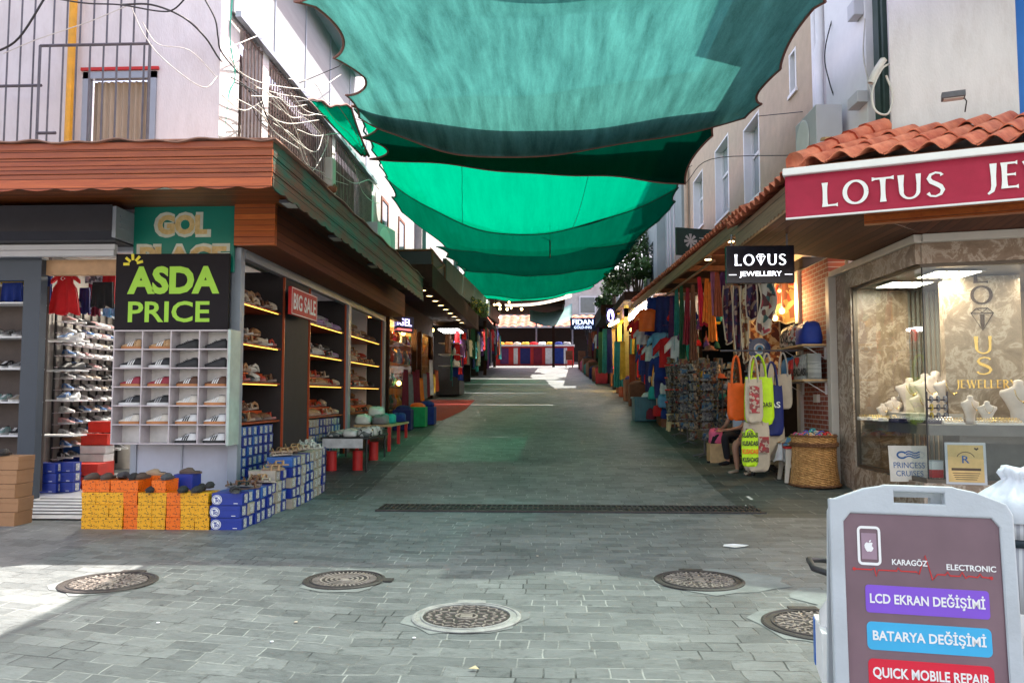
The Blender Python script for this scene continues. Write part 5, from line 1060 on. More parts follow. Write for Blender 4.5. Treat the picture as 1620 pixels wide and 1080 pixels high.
rk = [(2.95, 15.6, 'front card rack by the seated people, right of the white stool', 0), (3.45, 16.3, 'card rack behind the front one, under the plum rugs', 1), (2.9, 17.2, 'card rack standing nearer the street under the crimson scarf', 0), (3.5, 18.0, 'card rack deep in the stall behind the crimson scarf', 2), (3.95, 15.3, 'card rack near the doorway behind the hung bags', 1), (2.95, 18.4, 'card rack beside the stacked bins', 2)]
for x, y, l, mi in rk: spinner((x, y, gz(y)), l, 1.75, .24, 8, mi)
# crowded wall of small magnets and hooks behind
mb = MB()
# stacked bins on white stool
p = atG(1067, 674); sx_, sy_ = 2.95, 19.3; z0 = gz(sy_); stool('plastic_stool', 'small cream plastic stool under the stacked bins', (sx_, sy_, z0), .85, m_plasty, None, .48)
zc = z0+.42
for k in range(4):
    t = thing('storage_bin', f'grey bin with red rim, {["lowest", "second lowest", "second highest", "topmost"][k]} in its stack on the small stool', 'bin', (sx_, sy_, zc), 0, 'stacked bins with red rims')
    mb = MB(); mb.lathe([(.17, 0), (.2, .25)], 20, sx=1, sy=1); mb.build('tub', m_cards[2], t, world=False); mb = MB(); mb.lathe([(.2, .25), (.215, .25), (.215, .28), (.2, .28)], 20); mb.build('rim', m_red, t, world=False); zc += .285
# crate with goods
p = atG(1015, 664); cx_, cy_ = 2.65, 21.3; z0 = gz(cy_)
t = thing('plastic_crate', 'large teal plastic crate standing at the kerb of the stalls', 'crate', (cx_, cy_, z0)); m_tc = mat('teal_crate', (.02, .13, .18), .35)
mb = MB(); mb.box(-.45, -.35, 0, .45, -.31, .6); mb.box(-.45, .31, 0, .45, .35, .6); mb.box(-.45, -.31, 0, -.41, .31, .6); mb.box(.41, -.31, 0, .45, .31, .6); mb.box(-.41, -.31, 0, .41, .31, .04); mb.build('body', m_tc, t, world=False, bevel=.01)
mb = MB(); mb.box(-.48, -.38, .57, .48, -.35, .62); mb.box(-.48, .35, .57, .48, .38, .62); mb.box(-.48, -.35, .57, -.45, .35, .62); mb.box(.45, -.35, .57, .48, .35, .62)
for x in (-.3, 0, .3): mb.box(x-.02, -.365, .02, x+.02, -.35, .57)
mb.build('rim', m_tc, t, world=False)
for i in range(7):
    x, y = cx_+random.uniform(-.3, .3), cy_+random.uniform(-.22, .22); c = ['sky_blue', 'white', 'grey', 'turquoise', 'white', 'navy', 'sky_blue'][i]; pf('wrapped_parcel', f'{c.replace("_", " ")} wrapped parcel, {ORD[i]} of those heaped in the teal crate', 'parcel', x-.16, y-.13, z0+.42, x+.16, y+.13, z0+.66+.05*(i % 3), cm(c))
for i, (px, py, Y, c, w, h) in enumerate(((1042, 600, 20.6, 'white', .3, .35), (1052, 615, 20.4, 'white', .28, .3), (1035, 622, 20.7, 'turquoise', .3, .3), (1050, 635, 20.2, 'sky_blue', .3, .3), (1040, 650, 20.2, 'red', .22, .25), (1054, 655, 20.0, 'cobalt', .26, .22), (1047, 575, 20.8, 'white', .26, .3), (1030, 655, 20.4, 'maroon', .24, .25))):
    p = at(px, py, Y); pf('plastic_bag', f'{c} bag of goods, {ORD[i]} of the heap between the teal crate and the bins', 'bag', p.x-w/2, Y-.15, p.z-h/2, p.x+w/2, Y+.15, p.z+h/2, cm(c))
mb = MB(); mb.box(2.75, 20.0, gz(20), 3.3, 21.0, gz(20)+.25); mb.box(3.0, 20.5, gz(20)+.25, 3.3, 21.0, gz(20)+1.6); tag(mb.build('display_step', m_wood_p), 'dark wooden step carrying the heaped bags', 'display step')
# shirts and towels hung there
hung = [('shirt', 1024, 488, 22, 'neon_orange', 1.0, 'bright orange shirt hanging highest under the lit lamps'), ('shirt', 1016, 520, 22.5, 'white', .7, 'small white shirt with red flag print below the orange shirt'), ('shirt', 1010, 505, 23, 'red', .9, 'red shirt hanging left of the orange shirt'), ('shirt', 1060, 533, 20, 'red', 1.2, 'red shirt behind the figure in blue'), ('shirt', 1078, 530, 19.0, 'white', 1.1, 'white shirt hanging left of the scarves'), ('shirt', 1022, 548, 22, 'red', .6, 'small red shirt low beside the figure in blue'), ('shirt', 1030, 545, 21.5, 'white', .7, 'small white and blue shirt beside the figure in blue'), ('shirt', 1045, 525, 21, 'sky_blue', 1.0, 'pale blue shirt above the figure in blue')]
for k_, px, py, Y, c, s, l in hung:
    p = at(px, py, Y); tshirt(p, random.uniform(-.5, .3), m_orange if c == 'neon_orange' else cm(c), l, s)
for i, (px, y0, y1, c, Y, w) in enumerate(((1042, 470, 530, 'cobalt', 22, .8), (1056, 468, 525, 'navy', 21, .7), (1087, 520, 570, 'turquoise', 18.5, .3), (978, 540, 612, 'teal', 27.5, .35), (957, 520, 590, 'teal', 30, .25), (964, 520, 590, 'navy', 29, .22), (950, 525, 590, 'dark_green', 31, .2), (985, 540, 600, 'mustard', 27, .2), (1000, 560, 630, 'rust', 25, .22))):
    a = at(px, y0, Y); b = at(px, y1, Y); wavy_cloth('hanging_towel', f'{c} towel hanging on the right side, {ORD[i]} of the towels shown there', 'towel', a, -.3, w*.8, w, a.z-b.z, cm(c), 4, .04, 'towels hung at the stalls')
# mannequin
def lath_body(mb, prof, n=16, c=(0, 0, 0)):
    vs = [(c[0]+a*math.cos(2*math.pi*k/n)+ox, c[1]+b_*math.sin(2*math.pi*k/n)+oy, c[2]+z) for z, a, b_, ox, oy in prof for k in range(n)]
    mb.add(vs, [(i*n+k, i*n+(k+1) % n, (i+1)*n+(k+1) % n, (i+1)*n+k) for i in range(len(prof)-1) for k in range(n)]+[tuple(range(n-1, -1, -1)), tuple(range((len(prof)-1)*n, len(prof)*n))])
def mannequin(loc, rz, top, legs, cap, label):
    t = thing('mannequin', label, 'mannequin', loc, rz)
    mb = MB(); lath_body(mb, [(1.44, .05, .05, 0, 0), (1.5, .05, .055, 0, 0), (1.54, .06, .08, 0, -.01), (1.6, .075, .095, 0, -.015), (1.68, .078, .098, 0, -.01), (1.74, .06, .08, 0, 0), (1.77, .01, .02, 0, 0)])
    mb.box(-.012, -.125, 1.59, .012, -.09, 1.63); 
    for s in (-1, 1): mb.tube([(s*.28, 0, .98), (s*.29, -.01, .9), (s*.29, -.02, .82)], [.03, .035, .015], 8)
    for s in (-1, 1): mb.tube([(s*.09, 0, .45), (s*.09, .01, .1), (s*.09, -.0, .06), (s*.09, -.14, .03)], [.05, .035, .035, .025], 8)
    mb.build('figure', mat('mannequin_skin', (.55, .45, .38), .4), t, world=False, smooth=True)
    mb = MB(); lath_body(mb, [(.85, .19, .13, 0, 0), (1.05, .165, .115, 0, 0), (1.25, .185, .125, 0, 0), (1.38, .21, .11, 0, 0), (1.44, .14, .08, 0, 0), (1.47, .06, .06, 0, 0)])
    for s in (-1, 1): mb.tube([(s*.17, 0, 1.39), (s*.24, 0, 1.3), (s*.27, 0, 1.1), (s*.28, -.01, .97)], [.07, .065, .055, .05], 10)
    mb.build('top', top, t, world=False, smooth=True)
    mb = MB()
    for s in (-1, 1): mb.tube([(s*.08, 0, .9), (s*.09, 0, .7), (s*.09, 0, .42)], [.1, .095, .08], 10)
    mb.build('shorts', legs, t, world=False, smooth=True)
    if cap: mb = MB(); lath_body(mb, [(1.69, .082, .103, 0, -.01), (1.74, .075, .09, 0, 0), (1.79, .02, .03, 0, 0)]); mb.box(-.06, -.19, 1.69, .06, -.08, 1.7); mb.build('cap', cap, t, world=False, smooth=True)
    return t
p = at(1041, 600, 21.0); mannequin((p.x, 20.4, gz(20.4)+.25), -.3, cm('cobalt'), cm('navy'), m_yel, 'mannequin in a blue top and yellow cap among the hung shirts')

# ---------------------------------------------------------------- people on low chairs
m_skin = mat('skin', (.42, .22, .15), .55, .08, 5)
def skinned(name, pts, edges, m, parent, sub=2, root=0):
    me = bpy.data.meshes.new(name); me.from_pydata([Vector(p[0]) for p in pts], edges, []); me.materials.append(m)
    o = bpy.data.objects.new(name, me); C.objects.link(o); o.parent = parent
    sk = o.modifiers.new('skin', 'SKIN'); sk.use_smooth_shade = True
    for i, p in enumerate(pts):
        r = p[1] if isinstance(p[1], tuple) else (p[1], p[1]); me.skin_vertices[0].data[i].radius = r; me.skin_vertices[0].data[i].use_root = (i == root)
    s = o.modifiers.new('sub', 'SUBSURF'); s.levels = sub; s.render_levels = sub; return o
def person(loc, rz, label, shirt, bottoms, longtr, shoe, hairc, arms):
    t = thing('person', label, 'person', loc, rz)
    # local: faces -Y, seat at z .45
    P = []; E = []
    def chain(pts, start=None):
        prev = start
        for q in pts:
            P.append(q); i = len(P)-1
            if prev is not None: E.append((prev, i))
            prev = i
        return prev
    chain([((0, 0, .52), (.15, .12))]); sp = chain([((0, .02, .7), (.13, .1)), ((0, .0, .88), (.15, .1)), ((0, -.02, 1.0), (.13, .09)), ((0, -.03, 1.08), .055), ((0, -.05, 1.16), (.07, .085)), ((0, -.055, 1.24), (.075, .09)), ((0, -.04, 1.31), (.04, .05))], 0)
    for s in (-1, 1):
        k = chain([((s*.1, -.06, .52), .09), ((s*.14, -.42, .53), .07), ((s*.15, -.46, .46), .06), ((s*.15, -.42, .25), .052), ((s*.15, -.4, .08), .035), ((s*.15, -.42, .04), .035), ((s*.16, -.56, .03), .03)], 0)
        hx = s*.02
        e = chain([((s*.17, -.02, .98), .055), ((s*.23, -.05, .8), .042), ((s*.22, -.14, .68), .038), ((s*.1+hx, -.33, .63), .027), ((s*.05+hx, -.4, .625), (.03, .016))], 3)
        for f in range(4):
            a = -.03+.02*f; chain([((s*.04+a*.6+hx, -.44, .62-.003*f), .009), ((s*.02+a+hx, -.475+.004*abs(f-1), .61), .0085), ((s*.01+a+hx, -.495+.006*abs(f-1), .59), .0075)], e)
        chain([((s*.07+hx, -.41, .645), .01), ((s*.045+hx, -.445, .65), .008)], e)
    skinned('body', P, E, m_skin, t, 2)
    skinned('shirt', [((0, .01, .52), (.165, .135)), ((0, .025, .7), (.15, .12)), ((0, 0, .88), (.168, .118)), ((0, -.02, .99), (.14, .1)), ((0, -.028, 1.05), .065)]+[((s*a, b, c), r) for s in (-1, 1) for a, b, c, r in ((.17, -.02, .98, .075), (.235, -.05, .82, .062))], [(0, 1), (1, 2), (2, 3), (3, 4), (3, 5), (5, 6), (3, 7), (7, 8)], shirt, t)
    tr = []; ed = []
    tr.append(((0, 0, .5), (.17, .13)))
    for s in (-1, 1):
        b0 = len(tr); q = [((s*.1, -.08, .53), .1), ((s*.14, -.42, .54), .085)]
        if longtr: q += [((s*.15, -.47, .47), .075), ((s*.15, -.43, .25), .068), ((s*.15, -.41, .1), .06)]
        tr += q; ed += [(0, b0)]+[(b0+i, b0+i+1) for i in range(len(q)-1)]
    skinned('trousers' if longtr else 'shorts', tr, ed, bottoms, t)
    for s in (-1, 1): skinned('shoe', [((s*.15, -.38, .05), .045), ((s*.155, -.5, .04), (.045, .035)), ((s*.165, -.62, .032), (.04, .025))], [(0, 1), (1, 2)], shoe, t)
    skinned('hair', [((0, .01, 1.2), (.06, .05)), ((0, .0, 1.27), (.082, .08)), ((0, -.03, 1.33), (.06, .075))], [(0, 1), (1, 2)], hairc, t)
    for s in (-1, 1): mb = MB(); mb.sph((s*.03, -.132, 1.235), .012, 8); mb.build('eye', m_black, t, world=False, smooth=True); mb = MB(); mb.sph((s*.078, -.05, 1.22), .02, 8, sz=1.5); mb.build('ear', m_skin, t, world=False, smooth=True)
    mb = MB(); mb.tube([(0, -.125, 1.24), (0, -.152, 1.2), (0, -.13, 1.19)], [.008, .016, .012], 8); mb.build('nose', m_skin, t, world=False, smooth=True)
    mb = MB(); mb.tube([(-.025, -.128, 1.16), (0, -.137, 1.158), (.025, -.128, 1.16)], .006, 6); mb.build('mouth', mat('lips', (.35, .1, .08), .5), t, world=False, smooth=True)
    return t
def low_chair(loc, rz, label):
    t = thing('swivel_chair', label, 'chair', loc, rz, 'low black chairs of the stall keepers')
    mb = MB(); mb.box(-.22, -.22, .34, .22, .22, .4); mb.build('seat', m_black, t, world=False, bevel=.02); mb = MB(); mb.box(-.2, .2, .5, .2, .25, .8); mb.tube([(0, .22, .38), (0, .24, .55)], .02, 6); mb.build('backrest', m_black, t, world=False, bevel=.01)
    mb = MB(); mb.tube([(0, 0, .1), (0, 0, .35)], .025, 8); mb.build('column', m_bar, t, world=False)
    for a in range(0, 360, 72): mb = MB(); mb.tube([(0, 0, .12), (.3*math.cos(R(a)), .3*math.sin(R(a)), .08)], .018, 5); mb.sph((.3*math.cos(R(a)), .3*math.sin(R(a)), .04), .04, 8); mb.build('foot', m_black, t, world=False)
m_blsh = mat('pale_blue_shirt', (.42, .5, .62), .8, .06); m_btr = mat('black_trousers', (.012, .012, .018), .9)
for (x, y, rz, s) in ((3.45, 15.0, -62, 1), (3.52, 14.15, -50, 1)):
    pass
low_chair((3.5, 15.15, gz(15.15)), R(-62), 'low black wheeled chair of the person in black trousers'); low_chair((3.62, 14.25, gz(14.25)), R(-50), 'low black wheeled chair of the person in shorts')
o = person((3.5, 15.15, gz(15.15)-.04), R(-62), 'person in pale blue shirt and black trousers seated with hands together', m_blsh, m_btr, True, m_btr, cm('black'), 0)
o = person((3.62, 14.25, gz(14.25)-.04), R(-50), 'person in khaki shorts and beige shoes seated behind the hung bags', cm('grey'), mat('khaki', (.25, .25, .17), .9), False, mat('beige_shoe', (.35, .28, .23), .8), cm('brown'), 0)
pf('folded_bag', 'pink and purple soft bag on the ground by the card racks', 'bag', 2.95, 15.0, gz(15)+.35, 3.2, 15.3, gz(15)+.6, cm('pink'))
mb = MB(); mb.box(2.93, 14.98, gz(15), 3.22, 15.32, gz(15)+.35); tag(mb.build('wooden_block', m_pine, bevel=.01), 'wooden block under the pink soft bag', 'block')

# ---------------------------------------------------------------- standing repair sign (A-board)
ax, ay = 1.268, 2.82; AB = thing('repair_sign', 'grey framed standing board advertising phone repair in the right foreground', 'standing sign', (ax, ay, 0))
Ma = facing((ax, ay, 0), -98, 0) @ Matrix.Rotation(R(-.9), 4, 'Z') @ Matrix.Rotation(R(-7), 4, 'X') @ Matrix.Diagonal((.925, 1, 1, 1))
m_fg = mat('grey_plastic', (.46, .5, .54), .42, .07, 4, .15, 60, dirt=.5, dirtcol=(.3, .31, .33)); m_face = mat('poster_mauve', (.17, .1, .125), .35, .25, 1.6, dirt=.3, dirtcol=(.24, .17, .18))
H = 1.19; Wd = .325
outl = [(-Wd, .0), (Wd, .0), (Wd, H-.09), (Wd-.02, H-.055), (Wd-.13, H-.015), (Wd-.19, H-.005), (.12, H), (-.12, H), (-Wd+.19, H-.005), (-Wd+.13, H-.015), (-Wd+.02, H-.055), (-Wd, H-.055)]
inn = [(-.275, .08), (.275, .08), (.275, H-.135), (.25, H-.105), (-.25, H-.105), (-.275, H-.135)]
# ring frame: build as quads between outline and inner panel, plus handle hole
def frame_mesh(mb, M, t):
    # side rails
    mb.prism([(-Wd, 0), (-.275, 0), (-.275, H-.135), (-.25, H-.105), (-.25, H-.07), (-Wd+.02, H-.055), (-Wd, H-.055)], M, t)
    mb.prism([(.275, 0), (Wd, 0), (Wd, H-.09), (Wd-.02, H-.055), (.25, H-.07), (.25, H-.105), (.275, H-.135)], M, t)
    mb.prism([(-.275, 0), (.275, 0), (.275, .08), (-.275, .08)], M, t)
    mb.prism([(-.25, H-.105), (.25, H-.105), (.25, H-.07), (.09, H-.062), (-.09, H-.062), (-.25, H-.07)], M, t)
    mb.prism([(-.25, H-.07), (-.09, H-.062), (-.09, H-.025), (-.1, H), (-.12, H), (-Wd+.19, H-.005), (-Wd+.13, H-.015), (-Wd+.02, H-.055)], M, t)
    mb.prism([(.25, H-.07), (Wd-.02, H-.055), (Wd-.13, H-.015), (Wd-.19, H-.005), (.12, H), (.1, H), (.09, H-.025), (.09, H-.062)], M, t)
    mb.prism([(-.09, H-.025), (.09, H-.025), (.1, H), (-.1, H)], M, t)
import bmesh
mb = MB(); frame_mesh(mb, Ma @ Matrix.Translation((0, 0, -.03)), .04); o = mb.build('frame', m_fg, AB)
bm = bmesh.new(); bm.from_mesh(o.data); bmesh.ops.remove_doubles(bm, verts=bm.verts, dist=.0004); 
dd = [f for f in bm.faces if any(g is not f and set(g.verts) == set(f.verts) for g in f.edges[0].link_faces)]
bmesh.ops.delete(bm, geom=dd, context='FACES'); bmesh.ops.recalc_face_normals(bm, faces=bm.faces); bm.to_mesh(o.data); bm.free()
bv = o.modifiers.new('bevel', 'BEVEL'); bv.width = .009; bv.segments = 3; bv.limit_method = 'ANGLE'; bv.angle_limit = R(40)
for f in o.data.polygons: f.use_smooth = False
mb = MB(); mb.prism(inn, Ma @ Matrix.Translation((0, 0, -.02)), .02); mb.build('poster', m_face, AB)
mb = MB(); Mb = facing((ax+.045, ay+.33, 0), 82, 0) @ Matrix.Rotation(R(-7), 4, 'X') @ Matrix.Diagonal((.84, .98, 1, 1)); frame_mesh(mb, Mb, .03); mb.prism(inn, Mb, .01); mb.build('rear_leg_panel', m_fg, AB)
def am(x, y, z=.001): return Ma @ Matrix.Translation((x, y, z))
m_pur = mat('banner_purple', (.2, .07, .6), .35, .05); m_cy = mat('banner_cyan', (.03, .4, .72), .35, .05); m_rd = mat('banner_red', (.65, .0, .03), .35, .05)
def rrect(w, h, r, n=5):
    P = []
    for cx, cy, a in ((w/2-r, h/2-r, 0), (-w/2+r, h/2-r, 90), (-w/2+r, -h/2+r, 180), (w/2-r, -h/2+r, 270)): P += [(cx+r*math.cos(R(a+90*i/n)), cy+r*math.sin(R(a+90*i/n))) for i in range(n+1)]
    return P
for (y, m, s_, x, tw) in ((.795, m_pur, 'LCD EKRAN DEĞİŞİMİ', .01, .40), (.672, m_cy, 'BATARYA DEĞİŞİMİ', .01, .39), (.55, m_rd, 'QUICK MOBILE REPAIR', .01, .40)):
    mb = MB(); mb.prism(rrect(.43, .093, .018 if m != m_pur else .012), am(x, y, 0), .002); mb.build('banner', m, AB)
    text(s_, am(x, y+(.003 if 'DE' in s_ else 0), .0022), tw, .052 if 'DE' in s_ else .04, m_white, AB, bold=.022)
text('KARAGÖZ', am(-.043, .925), .125, .024, m_white, AB, bold=.02); text('ELECTRONIC', am(.17, .915), .17, .02, m_white, AB, bold=.02)
mb = MB(); pts = [(-.24, .893), (-.18, .893), (-.17, .9), (-.163, .871), (-.155, .893), (-.09, .893), (-.085, .904), (-.075, .893), (-.02, .893), (-.012, .885), (.012, .95), (.035, .868), (.052, .888), (.08, .888), (.088, .898), (.096, .886), (.13, .886), (.138, .9), (.15, .88), (.16, .888), (.19, .885), (.2, .897), (.206, .887), (.235, .885)]
ribbon(mb, pts, .0045, Ma, .001, .0015); mb.prism(circ(-.242, .893, .006, n=10)[:-1], am(0, 0, .001), .002); mb.prism(circ(.237, .885, .006, n=10)[:-1], am(0, 0, .001), .002); mb.build('pulse_line', m_red, AB)
mb = MB(); ribbon(mb, [(x-.185, y+.975) for x, y in rrect(.075, .125, .012)]+[(-.1475+.0, .975+.0505)], .009, Ma, .001, .002); mb.build('phone_outline', m_white, AB)
mb = MB(); mb.box(-.212, .928, .001, -.158, 1.018, .0022, 0, Ma); mb.build('phone_screen', mat('screen_mauve', (.3, .2, .26), .35), AB)
mb = MB(); ap = [(-.185+.001*x, .972+.001*y) for x, y in ((0, -17), (5, -18), (10, -15), (15, -6), (14, -3), (10, 1), (10, 6), (13, 11), (8, 14), (3, 13), (0, 12), (-4, 13), (-9, 14), (-14, 10), (-17, 4), (-16, -4), (-12, -13), (-7, -18))]; mb.prism(ap, am(0, 0, .0024), .0015); mb.prism([(-.185+.001*x, .972+.001*y) for x, y in ((0, 14), (5, 16), (8, 23), (2, 21))], am(0, 0, .0024), .0015); mb.build('fruit_mark', m_white, AB)

# ---------------------------------------------------------------- scooter behind the board
sc_ = thing('motor_scooter', 'white motor scooter parked behind the standing repair sign', 'scooter', (2.0, 3.55, 0), R(-12)); 
m_sw = mat('scooter_white', (.72, .72, .72), .25, .04); m_rub = mat('rubber', (.015, .015, .016), .7)
def wheel(x):
    mb = MB(); pts = [(x+.2*math.cos(R(a)), 0, .25+.2*math.sin(R(a))) for a in range(0, 361, 15)]; mb.tube(pts, .05, 8, cap=False); w_ = mb.build('wheel', m_rub, sc_, world=False, smooth=True); mb = MB(); mb.tube([(x, -.03, .25), (x, .03, .25)], .14, 16); mb.build('rim', m_alu, w_, world=False)
wheel(-.5); wheel(.75)
mb = MB(); lp = [(-.82, .5, .04, .05), (-.75, .56, .12, .1), (-.5, .6, .17, .14), (-.1, .55, .19, .18), (.15, .4, .17, .14), (.3, .28, .17, .08), (.5, .27, .17, .06)]
vs = []; n = 14
for x, z, a, b_ in lp: vs += [(x, a*math.cos(2*math.pi*k/n), z+b_*math.sin(2*math.pi*k/n)) for k in range(n)]
mb.add(vs, [(i*n+k, i*n+(k+1) % n, (i+1)*n+(k+1) % n, (i+1)*n+k) for i in range(len(lp)-1) for k in range(n)]+[tuple(range(n-1, -1, -1)), tuple(range((len(lp)-1)*n, len(lp)*n))]); mb.grid(lambda u, v: (.5+.22*v+.02*math.cos(u*3), (u-.5)*.4*(1-.3*v), .25+.7*v), 8, 8, thick=(.06, 0, 0)); mb.build('body', m_sw, sc_, world=False, smooth=True)
mb = MB(); mb.grid(lambda u, v: (-.62+.75*u, (v-.5)*.3, .74+.05*math.sin(u*3)+.02*math.sin(math.pi*v)), 14, 6, thick=(0, 0, -.1)); mb.build('seat', m_black, sc_, world=False, smooth=True)
mb = MB(); mb.tube([(-.55, -.14, .7), (-.78, -.16, .74), (-.85, -.1, .75), (-.85, .1, .75), (-.78, .16, .74), (-.55, .14, .7)], .014, 8); mb.build('grab_rail', m_black, sc_, world=False, smooth=True)
mb = MB(); mb.box(-.83, -.15, .27, -.8, .17, .49, 0, Matrix.Rotation(R(-0), 4, 'Y')); pl = mb.build('licence_plate', m_whitep, sc_, world=False, bevel=.004); mb = MB(); mb.box(-.834, .1, .28, -.829, .16, .48); mb.build('blue_band', mat('plate_blue', (.02, .12, .45), .4), pl, world=False)
mb = MB(); mb.tube([(.72, 0, .9), (.66, -.02, 1.05)], .03, 8); mb.tube([(.6, -.33, 1.08), (.68, -.1, 1.05), (.68, .1, 1.05), (.6, .33, 1.08)], .015, 8); mb.build('handlebar', m_black, sc_, world=False, smooth=True)
mb = MB(); mb.tube([(.66, .3, 1.08), (.6, .32, 1.3)], .008, 6); mb.build('mirror_arm', m_black, sc_, world=False)
# cloth covered sack on the scooter seat
cvp = at(1606, 830, 3.2); cv = thing('covered_backpack', 'white striped fabric pack with a gathered top strapped behind the repair sign', 'backpack', (cvp.x+.02, 3.2, .84))
m_str = mat_pattern('white_grey_stripe', [(.62, .63, .66), (.38, .39, .44)], 16, axes='xzy', st=(1, .02, .02), kind='WAVE'); m_sat = mat('white_satin', (.62, .66, .72), .4, .08, 6, .2, 30)
mb = MB(); vs = []; n = 28; prof = [(0, .13, .1), (.05, .16, .13), (.17, .165, .135)]
def ringp(prof, n, wob=.0):
    vs = [(a*math.cos(2*math.pi*k/n)*(1+wob*math.sin(7*2*math.pi*k/n+z*30)), b_*math.sin(2*math.pi*k/n)*(1+wob*math.sin(7*2*math.pi*k/n+z*30)), z) for z, a, b_ in prof for k in range(n)]
    return vs, [(i*n+k, i*n+(k+1) % n, (i+1)*n+(k+1) % n, (i+1)*n+k) for i in range(len(prof)-1) for k in range(n)]+[tuple(range(n-1, -1, -1)), tuple(range((len(prof)-1)*n, len(prof)*n))]
mb = MB(); mb.add(*ringp([(-.14, .12, .11), (0, .125, .11), (.105, .13, .11)], 28, .02)); mb.build('striped_pocket', m_str, cv, world=False, smooth=True)
mb = MB(); mb.add(*ringp([(.1, .135, .118), (.135, .135, .118)], 28)); mb.build('strap', mat('dark_teal_strap', (.02, .035, .05), .6), cv, world=False, smooth=True)
mb = MB(); mb.add(*ringp([(.13, .14, .12), (.2, .15, .125)], 28, .02)); mb.build('striped_band', m_str, cv, world=False, smooth=True)
mb = MB(); n = 60; prof = [(.19, .168, .135), (.215, .172, .138), (.25, .165, .13), (.275, .145, .115), (.3, .112, .09), (.325, .075, .065), (.34, .052, .048), (.352, .056, .052), (.37, .066, .06), (.385, .058, .054), (.38, .03, .03)]
vs = []
for i, (z, a, b_) in enumerate(prof):
    f = i/10
    for k in range(n):
        q = 2*math.pi*k/n; wv = 1+(.035+.1*f)*math.sin(11*q+2*f+1.3*math.sin(3*q))+.03*math.sin(5*q+z*20); vs.append((a*math.cos(q)*wv, b_*math.sin(q)*wv, z+.008*math.sin(4*q)*f))
mb.add(vs, [(i*n+k, i*n+(k+1) % n, (i+1)*n+(k+1) % n, (i+1)*n+k) for i in range(len(prof)-1) for k in range(n)]+[tuple(range((len(prof)-1)*n, len(prof)*n))]); mb.build('gathered_top', m_sat, cv, world=False, smooth=True)
mb = MB(); pts = [(.055*math.cos(R(a)), .035*math.sin(R(a))) for a in range(0, 361, 20)]; mb.tube([(.02+x*.8, -.136+(.014 if y > 0 else -.004), .243+y*.7) for x, y in pts], .004, 4); mb.build('printed_leaf', m_black, cv, world=False)
# ================================================================ shoes
def shoe_mesh(kind, up, sole, stripe=None, name='sneaker'):
    # toe toward +X, length .28, returns thing-less mesh object data
    mb = MB()
    if kind == 'sneaker': prof = [(-.135, .026, .085), (-.12, .034, .1), (-.08, .036, .1), (-.04, .037, .088), (0, .04, .078), (.05, .046, .056), (.09, .048, .046), (.12, .04, .036), (.14, .018, .022)]; base = .026
    elif kind == 'clog': prof = [(-.135, .03, .028), (-.1, .04, .03), (-.05, .043, .035), (-.02, .045, .075), (.03, .05, .078), (.08, .052, .062), (.12, .042, .045), (.14, .02, .025)]; base = .022
    else: prof = []; base = .02
    K = 9
    def out(t): # sole outline half width
        return .047*math.sin(math.pi*min(1, max(0, (t+.15)/.3)))**.42*(.82+.18*math.sin((t+.05)*12))
    n = 14; top = []; 
    pts = [(-.145+.29*i/n, ) for i in range(n+1)]
    L = [(x[0], out(x[0])) for x in pts]
    poly = [(x, -y) for x, y in L]+[(x, y) for x, y in reversed(L)][1:-1]
    mb.prism(poly, Matrix.Translation((0, 0, 0)), base, 1)
    if prof:
        vs = [(x, w*math.cos(math.pi*k/(K-1)), base+.001+(h-base)*math.sin(math.pi*k/(K-1))**.75) for x, w, h in prof for k in range(K)]
        mb.add(vs, [(i*K+k, i*K+k+1, (i+1)*K+k+1, (i+1)*K+k) for i in range(len(prof)-1) for k in range(K-1)], 0)
        mb.add([vs[k] for k in range(K)], [tuple(range(K))], 0)
        if kind == 'sneaker':
            mb.prism([(x*.04-.085, y*.02) for x, y in circ(0, 0, 1, n=12)[:-1]], Matrix.Translation((0, 0, .0975)) @ Matrix.Rotation(R(1), 4, 'Y'), .004, 3)
            for k in range(4): mb.box(.0+.02*k, -.018, .082-.011*k, .008+.02*k, .018, .088-.011*k, 2)
            if stripe:
                for sg in (-1, 1):
                    for k in range(3): x = -.03+.026*k; mb.add([(x, sg*.043, base+.002), (x+.015, sg*.044, base+.002), (x+.003, sg*.042, .055), (x-.012, sg*.0405, .055), (x-.01, sg*.031, .08-.006*k), (x-.025, sg*.03, .082-.005*k)], [(0, 1, 2, 3), (3, 2, 4, 5)], 2)
        else: mb.prism([(x*.05-.07, y*.034) for x, y in circ(0, 0, 1, n=12)[:-1]], Matrix.Translation((0, 0, .031)), .004, 3)
    else:
        for x in (-.02, .07): mb.tube([(x, -.048, .012), (x, -.04, .045), (x+.005, 0, .06), (x, .04, .045), (x, .048, .012)], .015 if x > 0 else .012, 5, 0)
        mb.tube([(-.02, 0, .06), (.07, 0, .06)], .008, 5, 0); mb.tube([(-.11, -.035, .02), (-.12, 0, .06), (-.11, .035, .02)], .007, 5, 0)
    me_o = mb.build(name, [up, sole, stripe or up, m_black])
    for p, mi in zip(me_o.data.polygons, mb.m): p.use_smooth = (mi == 0)
    me = me_o.data; bpy.data.objects.remove(me_o); return me
def put(me, name, label, cat, loc, rz, group, rx=0, ry=0, s=1):
    o = bpy.data.objects.new(name, me); C.objects.link(o); o.location = loc; o.rotation_euler = (rx, ry, rz); o.scale = (s,)*3; return tag(o, label, cat, group)
def sm(n, c, r=.55): return mat('shoe_'+n, c, r, .1, 20)
gum = sm('gum', (.5, .2, .07)); wh = sm('white', (.72, .72, .72)); bk_ = sm('black', (.015, .015, .017)); gr = sm('grey', (.3, .3, .31))
leo = mat_pattern('leopard', [(.5, .3, .15), (.5, .3, .15), (.12, .05, .02), (.55, .36, .2)], 60)
